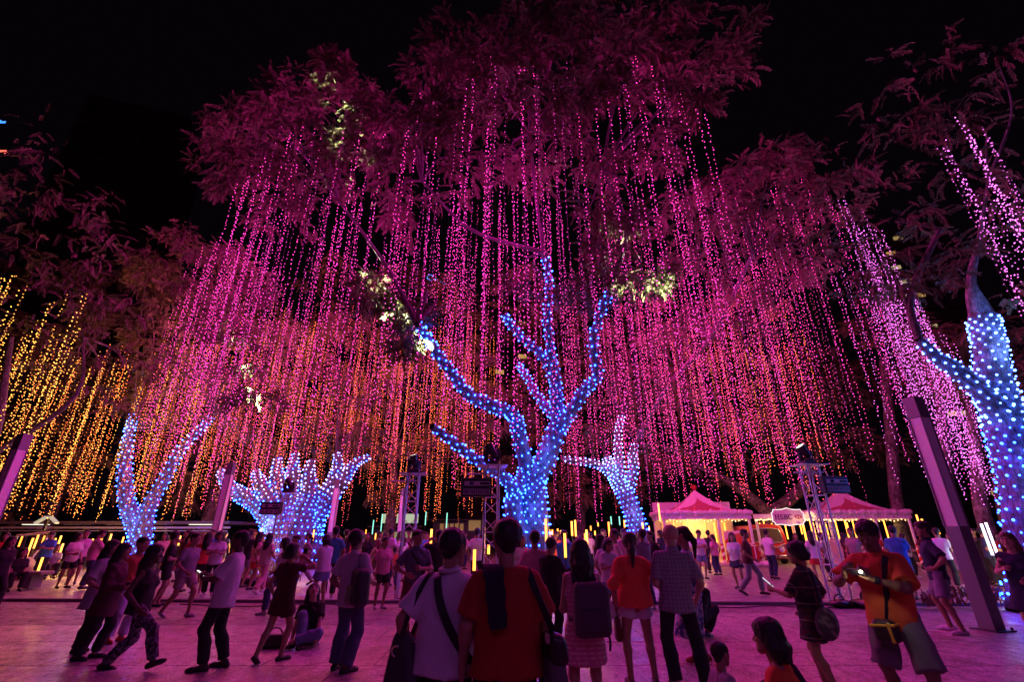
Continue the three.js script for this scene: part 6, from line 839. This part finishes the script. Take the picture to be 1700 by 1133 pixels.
// woman in plaid dress
{ const plaid = painted((x, y, z) => { const a = Math.abs(((x * 5.5 + 20) % 1) - 0.5) < 0.035, b = Math.abs(((y * 5.5 + 20) % 1) - 0.5) < 0.035, c = Math.abs(((x * 5.5 + 20.35) % 1) - 0.5) < 0.12, d = Math.abs(((y * 5.5 + 20.4) % 1) - 0.5) < 0.12; return a || b ? [0.2, 0.17, 0.12] : c !== d ? [0.055, 0.014, 0.02] : [0.016, 0.016, 0.024]; });
  const f = who(1322, 901, -6.05, Math.PI + 0.7, { fem: 1, skinTone: 'mid', top: { type: 'dress', sleeve: 0.95, collar: 1, hem: -0.1, loose: 0.022, mat: printM(), paint: plaid }, bottom: { type: 'skirt', name: 'dress_skirt', len: 0.3, loose: 0.02, flare: 0.025, mat: printM(), paint: plaid }, hair: { style: 'bob', len: 0.09, thick: 0.012 }, feet: [[0.12, -0.1, 0, 0.1], [-0.12, 0.1, 0, -0.1]], hands: [[0.16, 0.24, 0.34], [-0.2, 0.02, 0.12]], elbow: [[0.8, -1, -0.4], [-0.6, 0, -1]], grip: ['grip', 'relaxed'], head: [0.3, 0.1], seed: 39 }, 'woman in dark plaid shirt dress looking at a phone');
  phone(f.w(f.J.arm[0].hand).add(V(0, 0.06, 0)), f.w(f.J.skull).sub(f.w(f.J.arm[0].hand)), 'phone with lit screen in the hand of the plaid dress woman', [0.8, 0.9, 1.0]);
  const b = thing('round_bag', 'round grey patterned bag hanging behind the plaid dress woman', 'bag', [0, 0, 0]), J = f.J; part('pouch', painted((x, y, z) => (noise3(x * 40, y * 40, z * 40) > 0.1 ? [0.2, 0.18, 0.22] : [0.05, 0.045, 0.06]))(new THREE.SphereGeometry(0.17, 20, 14).scale(1, 0.95, 0.5).applyMatrix4(M4(f.w(J.up(0.16, -0.1, -0.2)).toArray(), [0, 0.5, 0]))), printM(), b); part('strap', strapGeo([f.w(J.up(0.2, 0.04, -0.16)), f.w(J.up(0.1, 0.3, -0.15)), f.w(J.up(-0.09, 0.49, -0.04)), f.w(J.up(-0.02, 0.3, 0.14)), f.w(J.up(0.2, 0.03, 0.08))], 0.02, V(1, 0.3, 0)), strapM, b); }
// man in orange tee filming with a phone torch
{ const f = who(1437, 863, -5.1, -Math.PI / 2 + 0.65, { skinTone: 'dark', fat: 0.006, cell: 0.0135, top: { type: 'tee', c: col.orange, sleeve: 0.8, hem: -0.12, loose: 0.024, wide: 1.2, fold: 0.010 }, bottom: { type: 'shorts', c: [0.17, 0.155, 0.18], len: 0.5, loose: 0.022, wide: 0.02, fold: 0.010 }, hair: { style: 'short', thick: 0.006, fringe: 1 }, feet: [[0.2, 0.05, 0, 0.4], [-0.16, -0.1, 0, -0.2]], hands: [[0.02, 0.31, 0.3], [-0.2, 0.33, 0.3]], elbow: [[1, -0.7, -0.1], [-1, -0.9, -0.1]], handDir: [[-0.6, 0.5, 0.4], [0.3, 0.8, 0.3]], palm: [[0, 0, -1], [1, 0, 0]], grip: ['grip', 'grip'], head: [0.05, 0.32], lean: [0.05, 0], seed: 41 }, 'man in orange tee and grey shorts filming with a lit phone');
  const J = f.J, hp = f.w(J.up(-0.07, 0.37, 0.37)); const ph = phone(hp, f.w(J.skull).sub(hp), 'phone with shining torch in the hands of the orange tee man', [0.25, 0.2, 0.25]); ph.rotateZ(Math.PI / 2);
  const to = hp.clone().add(f.w(J.up(-0.07, 0.37, 0.37)).sub(f.w(J.up(-0.07, 0.37, 0))).multiplyScalar(0.035)); const lamp = part('torch_lamp', new THREE.SphereGeometry(0.012, 10, 8), glow(40, 36, 26), ph); lamp.position.copy(ph.worldToLocal(to.clone())); ph.updateMatrixWorld(true); lamp.position.set(0.02, 0.055, -0.012);
  const l = new THREE.PointLight(0xffffff, 0.14); l.color.setRGB(1, 0.92, 0.7); l.position.set(0.02, 0.055, -0.012); l.castShadow = true; l.name = 'phone_torch'; ph.add(l);
  const b = thing('camera_pouch', 'black and yellow camera pouch on a wide strap of the orange tee man', 'bag', [0, 0, 0]); part('strap', strapGeo([f.w(J.up(0.1, 0.5, -0.04)), f.w(J.up(0.1, 0.46, 0.1)), f.w(J.up(0.07, 0.3, 0.15)), f.w(J.up(0.04, 0.12, 0.15)), f.w(J.up(0.0, -0.03, 0.15))], 0.055, V(1, 0, 0)), strapM, b); const mm = M4(f.w(J.up(-0.02, -0.12, 0.2)).toArray(), [0, f.root.rotation.y, 0.1]); part('pouch', softBag(0.2, 0.19, 0.13, 25).applyMatrix4(mm), leatherM, b); part('yellow_band', [box(0.205, 0.025, 0.135, [0, 0.05, 0], [0, 0, 0], 0.01).applyMatrix4(mm), box(0.03, 0.16, 0.14, [0.05, -0.01, 0], [0, 0, 0], 0.01).applyMatrix4(mm)], mat(0.6, 0.42, 0.03), b);
  const e = J.arm[0].wr.clone().lerp(J.arm[0].el, 0.12), d = J.arm[0].wr.clone().sub(J.arm[0].el).normalize(); part('wristwatch', cyl(0.036, 0.036, 0.035, [0, 0, 0], [0, 0, 0], 16).applyMatrix4(new THREE.Matrix4().compose(e, new THREE.Quaternion().setFromUnitVectors(V(0, 1, 0), d), V(1, 1, 1))), blackGloss, f.root); }
// man in navy polo, hands on hips
who(1527, 863, -9.6, -Math.PI / 2 - 0.55, { skinTone: 'mid', top: { type: 'polo', c: [0.02, 0.026, 0.055], sleeve: 0.8, collar: 1, hem: -0.1, loose: 0.02 }, bottom: { type: 'shorts', c: [0.22, 0.21, 0.26], len: 0.44, loose: 0.012, wide: 0.014 }, hair: { style: 'short', thick: 0.008 }, feet: [[0.2, -0.02, 0, 0.5], [-0.2, 0.06, 0, -0.3]], hands: [[0.17, 0.08, 0.03], [-0.18, 0.1, 0.02]], elbow: [[1, 0.1, -0.7], [-1, 0.1, -0.7]], handDir: [[-0.5, -0.3, 0.8], [0.5, -0.3, 0.8]], head: [0.3, 0], shoe: { c: [0.6, 0.55, 0.58] }, seed: 43 }, 'man in navy polo and grey shorts with hands on hips beside the slanted column');
// woman in navy dress at the right edge
{ const f = who(1668, 884, -8.0, -0.95, { fem: 1, skinTone: 'light', top: { type: 'dress', c: [0.018, 0.026, 0.06], sleeve: 0.12, open: 1, hem: -0.1, loose: 0.016 }, bottom: { type: 'skirt', name: 'dress_skirt', c: [0.018, 0.026, 0.06], len: 0.34, flare: 0.05 }, hair: { style: 'long', len: 0.3, c: 'dyed' }, hands: [[0.14, 0.12, 0.2], [-0.12, 0.27, 0.36]], elbow: [[1, -0.6, -0.4], [-0.7, -1, -0.2]], grip: ['relaxed', 'grip'], head: [-0.1, 0.1], shoe: { c: [0.5, 0.42, 0.4] }, seed: 45 }, 'woman with dyed hair in navy off shoulder dress holding a phone');
  phone(f.w(f.J.arm[1].hand).add(V(0, 0.05, 0)), f.w(f.J.skull).sub(f.w(f.J.arm[1].hand)), 'phone in the hand of the navy dress woman', [0.3, 0.3, 0.4]); }
who(1712, 905, -8.4, -0.6, { skinTone: 'dark', top: { type: 'tee', c: col.black, sleeve: 0.8 }, bottom: { type: 'jeans', c: col.black, len: 1 }, hair: { style: 'short' }, seed: 47 }, 'man in all black behind the navy dress woman');

// ---------------------------------------------------------------- farther people: a few poses in many clothes
const POSES = {
  stand: {}, turn: { feet: [[0.12, 0.06, 0, 0.3], [-0.1, -0.04, 0, -0.2]], head: [0.5, 0], hands: [[0.24, -0.02, 0.1], [-0.1, 0.15, 0.22]] },
  phone: { hands: [[0.04, 0.24, 0.3], [-0.04, 0.26, 0.3]], elbow: [[0.8, -1, -0.2], [-0.8, -1, -0.2]], grip: ['grip', 'grip'], head: [0, 0.35] },
  photo: { hands: [[0.06, 0.58, 0.34], [-0.06, 0.58, 0.34]], elbow: [[1, -0.6, 0], [-1, -0.6, 0]], grip: ['grip', 'grip'], head: [0, -0.2] },
  walk: { feet: [[0.08, 0.26, 0, 0], [-0.08, -0.26, 0.03, 0, 0.5]], hands: [[0.24, 0, -0.08], [-0.23, 0.04, 0.18]], lean: [0.05, 0] },
  hip: { hands: [[0.17, 0.08, 0.03], [-0.25, -0.02, 0.06]], elbow: [[1, 0.1, -0.7], [-0.5, -0.2, -1]], feet: [[0.14, 0, 0, 0.3], [-0.12, 0.04, 0, -0.2]] },
  point: { hands: [[0.25, -0.02, 0.06], [-0.3, 0.62, 0.3]], elbow: [[0.5, 0, -1], [-0.6, -1, 0]], head: [-0.3, -0.2] },
  sit: { hip: [0, 0.42, -0.1], feet: [[0.12, 0.34, 0, 0.1], [-0.12, 0.32, 0, -0.1]], knee: [[0.15, 1, 0.6], [-0.15, 1, 0.6]], hands: [[0.1, 0.02, 0.28], [-0.1, 0.02, 0.28]], lean: [0.05, 0] },
};
const TONES = { white: col.white, grey: col.grey, black: col.black, navy: col.navy, red: col.red, pink: col.pink, blue: col.blue, orange: col.orange, maroon: col.maroon, cream: [0.55, 0.48, 0.36], teal: col.teal, khaki: col.khaki, denim: col.jeans, 'pale denim': col.paleJeans, yellow: col.yellow };
function crowd(px, z, yaw, pose, fem, topTone, botTone, bot, hair, H, where, tone = 'mid', headPy) {
  const key = [pose, fem, bot, hair].join('_'), P = { key, ...POSES[pose], fem, H, skinTone: tone, top: { type: fem && bot === 'dress' ? 'dress' : 'tee', sleeve: 0.7, loose: 0.02, hem: -0.1, c: TONES[topTone] }, bottom: { type: bot === 'shorts' ? 'shorts' : bot === 'trousers' ? 'jeans' : 'skirt', len: { shorts: 0.36, trousers: 0.97, skirt: 0.26, dress: 0.42 }[bot], c: TONES[botTone], ...(bot === 'dress' ? { name: 'dress_skirt' } : {}) }, hair: { style: hair, c: 'black' }, shoe: { c: topTone === 'black' ? col.black : hash3(px | 0, 3, 1) > 0.6 ? [0.5, 0.48, 0.48] : [0.03, 0.03, 0.03] } };
  const bw = { shorts: `${botTone} shorts`, trousers: `${botTone} trousers`, skirt: `${botTone} skirt` }[bot], a = at(px, 900, z), base = z < kerbZ(a.x) ? 0.1 : 0;
  const act = { stand: '', turn: ', head turned', phone: ', looking at hands', photo: ', arms raised to film', walk: ', walking', hip: ', hand on hip', point: ', one arm raised', sit: ', seated' }[pose];
  const hw = { short: 'short haired', long: 'long haired', pony: 'ponytailed', bob: 'bob haired', bun: 'bun haired', bald: 'bald' }[hair];
  const lab = (...w) => w.filter(Boolean).join(' '), wear = bot === 'dress' ? `${topTone} dress` : `${topTone} top and ${bw}`, kind = H < 1.4 ? 'child' : 'person', n = (t) => t.split(' ').length; let label = `${hw} ${kind} in ${wear}${act}, ${where}`; if (n(label) > 16) label = `${hair} haired ${kind} in ${wear}, ${where}`; if (n(label) > 16) label = `${kind} in ${wear}${act}, ${where}`;
  const o = person(P, label, a.x, z, yaw, 'people in the crowd'); o.root.position.y = base; return o;
}
const PI = Math.PI;
// left, by the walkway and bench
crowd(22, -16.0, 0.3, 'sit', 1, 'white', 'pink', 'skirt', 'long', 1.62, 'on the bench');
crowd(48, -15.4, 1.0, 'sit', 1, 'black', 'black', 'trousers', 'long', 1.62, 'on the bench edge');
crowd(84, -18.5, 0.2, 'phone', 0, 'blue', 'black', 'trousers', 'short', 1.66, 'by the green shrub');
crowd(128, -16.2, 1.2, 'turn', 1, 'white', 'black', 'shorts', 'long', 1.6, 'by the boulder');
crowd(162, -16.0, 2.6, 'phone', 0, 'pink', 'denim', 'trousers', 'short', 1.7, 'by the boulder');
crowd(140, -17.5, 0.6, 'stand', 0, 'white', 'black', 'shorts', 'short', 1.7, 'behind the boulder');
crowd(8, -17.2, 0.6, 'stand', 1, 'red', 'white', 'trousers', 'long', 1.6, 'by the bench end');
crowd(100, -19.8, 0.9, 'sit', 0, 'grey', 'black', 'trousers', 'short', 1.68, 'on the bed edge');
crowd(288, -13.0, 2.2, 'turn', 0, 'black', 'black', 'shorts', 'short', 1.72, 'left of the light column');
crowd(318, -15.2, 2.0, 'point', 1, 'red', 'black', 'shorts', 'pony', 1.62, 'left of the light column');
crowd(344, -14.8, -2.4, 'photo', 1, 'red', 'black', 'skirt', 'long', 1.6, 'at the light column');
crowd(364, -14.2, 0.4, 'phone', 1, 'white', 'black', 'trousers', 'bob', 1.64, 'at the light column');
crowd(350, -17, 0.2, 'stand', 0, 'blue', 'khaki', 'shorts', 'short', 1.7, 'behind the light column');
crowd(308, -18.5, -0.8, 'photo', 0, 'maroon', 'denim', 'trousers', 'short', 1.7, 'under the V-shaped trunk');
crowd(272, -19.5, 0.5, 'stand', 1, 'cream', 'denim', 'shorts', 'long', 1.6, 'under the V-shaped trunk');
crowd(415, -16.5, 2.8, 'photo', 0, 'black', 'grey', 'shorts', 'short', 1.7, 'before the broad netted tree');
crowd(430, -15.8, 2.4, 'turn', 1, 'pink', 'red', 'skirt', 'long', 1.62, 'before the broad netted tree');
crowd(446, -15.0, 2.9, 'walk', 1, 'cream', 'pink', 'trousers', 'long', 1.62, 'before the broad netted tree');
crowd(420, -19.5, 0.3, 'stand', 0, 'white', 'denim', 'trousers', 'short', 1.72, 'close to the broad netted tree');
crowd(398, -20.5, 0.8, 'phone', 1, 'red', 'black', 'trousers', 'long', 1.6, 'close to the broad netted tree');
crowd(492, -13.2, -0.6, 'stand', 0, 'white', 'grey', 'shorts', 'short', 1.62, 'beyond the maroon dress');
crowd(512, -17.5, -1.2, 'walk', 1, 'grey', 'grey', 'trousers', 'pony', 1.64, 'beyond the netted tree');
crowd(543, -12.8, -2.2, 'phone', 1, 'white', 'pale denim', 'skirt', 'bob', 1.64, 'at the kerb');
crowd(556, -13.8, -2.8, 'stand', 0, 'teal', 'black', 'trousers', 'short', 1.74, 'at the kerb');
crowd(575, -19, 2.6, 'photo', 0, 'black', 'black', 'trousers', 'short', 1.72, 'behind the pale shirt man');
crowd(610, -18, -0.4, 'turn', 1, 'black', 'white', 'shorts', 'long', 1.6, 'behind the pale shirt man');
crowd(628, -19.5, 1.6, 'walk', 0, 'maroon', 'black', 'trousers', 'short', 1.7, 'beyond the child in orange');
crowd(648, -17.0, 2.7, 'stand', 0, 'white', 'black', 'trousers', 'short', 1.74, 'near the slim truss tower');
crowd(657, -16.2, -2.6, 'walk', 0, 'orange', 'denim', 'trousers', 'short', 1.2, 'near the slim truss tower');
crowd(668, -18.4, -2.2, 'stand', 1, 'white', 'black', 'shorts', 'long', 1.62, 'near the slim truss tower');
crowd(600, -22, 0.5, 'stand', 0, 'grey', 'khaki', 'shorts', 'short', 1.7, 'far under the red strings');
crowd(636, -23, 2.2, 'phone', 1, 'pink', 'denim', 'trousers', 'long', 1.62, 'far under the red strings');
crowd(588, -24, 0.1, 'turn', 1, 'red', 'red', 'dress', 'long', 1.62, 'far under the red strings');
crowd(728, -12.5, -2.6, 'photo', 0, 'black', 'black', 'trousers', 'short', 1.74, 'behind the white polo man');
crowd(741, -13.6, -0.6, 'turn', 1, 'black', 'grey', 'shorts', 'bob', 1.6, 'behind the white polo man');
crowd(792, -15.5, 2.9, 'stand', 0, 'white', 'black', 'trousers', 'short', 1.72, 'beside the truss with flood fixture');
crowd(706, -21, 1.0, 'walk', 0, 'blue', 'khaki', 'shorts', 'short', 1.68, 'under the red strings');
crowd(760, -22, -0.5, 'phone', 1, 'orange', 'black', 'trousers', 'long', 1.6, 'under the red strings');
crowd(678, -26, 0.2, 'stand', 0, 'maroon', 'black', 'trousers', 'short', 1.7, 'under the red strings');
crowd(322, -11.4, 1.4, 'walk', 0, 'grey', 'khaki', 'shorts', 'short', 1.7, 'between the kerb and the pale tee man');
crowd(18, -12.4, 1.3, 'walk', 1, 'black', 'black', 'trousers', 'long', 1.62, 'walking on the open paving');
crowd(476, -11.8, -1.2, 'walk', 1, 'white', 'denim', 'trousers', 'long', 1.6, 'on the paving past the maroon dress');
crowd(640, -12.6, 0.7, 'stand', 1, 'pink', 'black', 'shorts', 'pony', 1.58, 'at the kerb near the slim truss');
crowd(1236, -14.6, 1.0, 'walk', 0, 'maroon', 'grey', 'trousers', 'short', 1.72, 'on the terrace near the plaid dress');
crowd(1216, -16.0, -0.8, 'turn', 1, 'white', 'navy', 'skirt', 'long', 1.6, 'on the terrace before the red board');
// round the blue trunk
crowd(888, -8.6, PI - 0.4, 'turn', 0, 'pink', 'black', 'trousers', 'short', 1.68, 'beside the rust tee man');
crowd(912, -8.2, PI - 0.6, 'phone', 1, 'black', 'black', 'trousers', 'short', 1.58, 'beside the sundress woman');
crowd(936, -13.5, PI + 0.2, 'photo', 0, 'blue', 'black', 'trousers', 'short', 1.74, 'behind the sundress woman');
crowd(866, -13.4, 0.4, 'stand', 1, 'cream', 'denim', 'shorts', 'long', 1.6, 'before the blue forked trunk');
crowd(870, -20, 0.9, 'turn', 0, 'red', 'black', 'trousers', 'short', 1.7, 'behind the blue forked trunk');
crowd(996, -11.2, 1.2, 'stand', 1, 'white', 'black', 'trousers', 'long', 1.62, 'left of the coral blouse');
crowd(1008, -10.4, 0.2, 'phone', 1, 'white', 'pale denim', 'shorts', 'bob', 1.56, 'left of the coral blouse');
crowd(1021, -11.6, -1.6, 'turn', 0, 'cream', 'black', 'trousers', 'short', 1.74, 'left of the coral blouse');
crowd(1036, -15.5, 0.4, 'stand', 0, 'pink', 'khaki', 'shorts', 'short', 1.7, 'beyond the coral blouse');
crowd(1066, -12.5, -2.8, 'photo', 0, 'grey', 'denim', 'trousers', 'short', 1.76, 'between coral blouse and bald man');
crowd(1080, -13.5, -1.0, 'hip', 1, 'black', 'black', 'shorts', 'bun', 1.62, 'between coral blouse and bald man');
crowd(1003, -18, 0.6, 'photo', 0, 'navy', 'grey', 'shorts', 'short', 1.72, 'far left of the white limbed tree');
crowd(976, -22, 0.3, 'stand', 0, 'white', 'black', 'trousers', 'short', 1.7, 'far left of the white limbed tree');
crowd(998, -27, 0.1, 'walk', 1, 'white', 'red', 'skirt', 'long', 1.6, 'on the path beyond the tubes');
crowd(960, -25, -0.6, 'stand', 1, 'red', 'black', 'trousers', 'long', 1.6, 'on the path beyond the tubes');
crowd(922, -20, 0.8, 'phone', 0, 'orange', 'black', 'trousers', 'short', 1.7, 'on the path beyond the tubes');
crowd(1122, -12.2, 2.6, 'turn', 1, 'red', 'black', 'trousers', 'long', 1.64, 'behind the print dress');
crowd(1060, -19, 0.9, 'stand', 1, 'maroon', 'black', 'skirt', 'long', 1.6, 'at the white limbed tree');
// by the stalls
crowd(1148, -21, 0.3, 'turn', 1, 'white', 'red', 'skirt', 'long', 1.62, 'before the cream walled stall');
crowd(1160, -19.5, 0.1, 'phone', 0, 'white', 'pale denim', 'shorts', 'short', 1.72, 'before the cream walled stall');
crowd(1177, -22.5, 2.9, 'hip', 0, 'black', 'black', 'trousers', 'short', 1.74, 'at the cream walled stall');
crowd(1184, -21.4, -2.7, 'stand', 1, 'pink', 'denim', 'trousers', 'pony', 1.56, 'at the cream walled stall');
crowd(1274, -19.6, 1.9, 'stand', 0, 'white', 'navy', 'trousers', 'short', 1.74, 'before the red van');
crowd(1322, -21, -0.4, 'stand', 1, 'maroon', 'black', 'trousers', 'long', 1.6, 'before the red van');
crowd(1348, -17.5, PI - 0.3, 'stand', 1, 'white', 'red', 'skirt', 'long', 1.66, 'beside the right truss');
crowd(1368, -18.5, -2.4, 'phone', 1, 'grey', 'black', 'trousers', 'long', 1.62, 'behind the right truss');
crowd(1402, -18.2, 0.8, 'turn', 1, 'maroon', 'black', 'skirt', 'long', 1.6, 'left of the orange tee man');
crowd(1416, -17.4, -1.0, 'hip', 0, 'khaki', 'maroon', 'trousers', 'short', 1.76, 'left of the orange tee man');
crowd(1486, -13.5, 2.4, 'phone', 0, 'blue', 'grey', 'shorts', 'short', 1.76, 'between orange tee and navy polo');
crowd(1452, -21, -0.4, 'stand', 0, 'red', 'black', 'trousers', 'short', 1.7, 'at the stall with brochures');
crowd(1500, -20, 0.5, 'turn', 1, 'cream', 'black', 'trousers', 'bob', 1.6, 'at the stall with brochures');
crowd(1559, -16.0, 2.3, 'turn', 0, 'white', 'black', 'trousers', 'short', 1.74, 'left of the slanted column');
crowd(1580, -16.6, -1.9, 'stand', 1, 'grey', 'grey', 'dress', 'long', 1.6, 'left of the slanted column');
crowd(1620, -17.5, -1.6, 'photo', 0, 'black', 'black', 'trousers', 'short', 1.74, 'right of the slanted column');
crowd(1634, -16.8, 0.8, 'turn', 0, 'navy', 'black', 'trousers', 'short', 1.76, 'right of the slanted column');
crowd(1655, -18.5, 0.2, 'stand', 1, 'red', 'black', 'trousers', 'long', 1.62, 'by the cool white tubes');
crowd(1684, -17.0, -0.5, 'hip', 0, 'pink', 'denim', 'trousers', 'short', 1.72, 'by the cool white tubes');
crowd(1530, -23, 0.1, 'walk', 0, 'maroon', 'black', 'trousers', 'short', 1.7, 'beyond the navy polo');
// a looser fill of people farther back
{ const names = ['under the red strings', 'near the broad netted tree', 'beyond the blue forked trunk', 'on the far path'], used = new Set(), tops = Object.keys(TONES); let n = 0;
  for (let i = 0; i < 44; i++) { const px = 250 + (i / 44) * 880 + rr(-12, 12), z = -rr(20, 31), fem = rnd() > 0.5 ? 1 : 0, pose = pick(['stand', 'turn', 'phone', 'walk', 'hip', 'photo']), bot = fem ? pick(['shorts', 'trousers', 'dress', 'skirt']) : pick(['shorts', 'trousers']), hair = fem ? pick(['long', 'pony', 'bob']) : 'short';
    crowd(px, z, rr(-PI, PI), pose, fem, pick(['white', 'white', 'grey', 'black', 'black', 'red', 'pink', 'blue', 'maroon', 'navy', 'orange', 'cream']), pick(['black', 'denim', 'khaki', 'grey', 'navy']), bot, hair, rr(1.55, 1.76), px < 440 ? 'far under the V-shaped trunk' : px < 640 ? 'far near the broad netted tree' : px < 850 ? 'far under the red curtain' : px < 1000 ? 'far beyond the blue forked trunk' : 'far by the white limbed tree'); }
}
renderer.render(scene, camera);
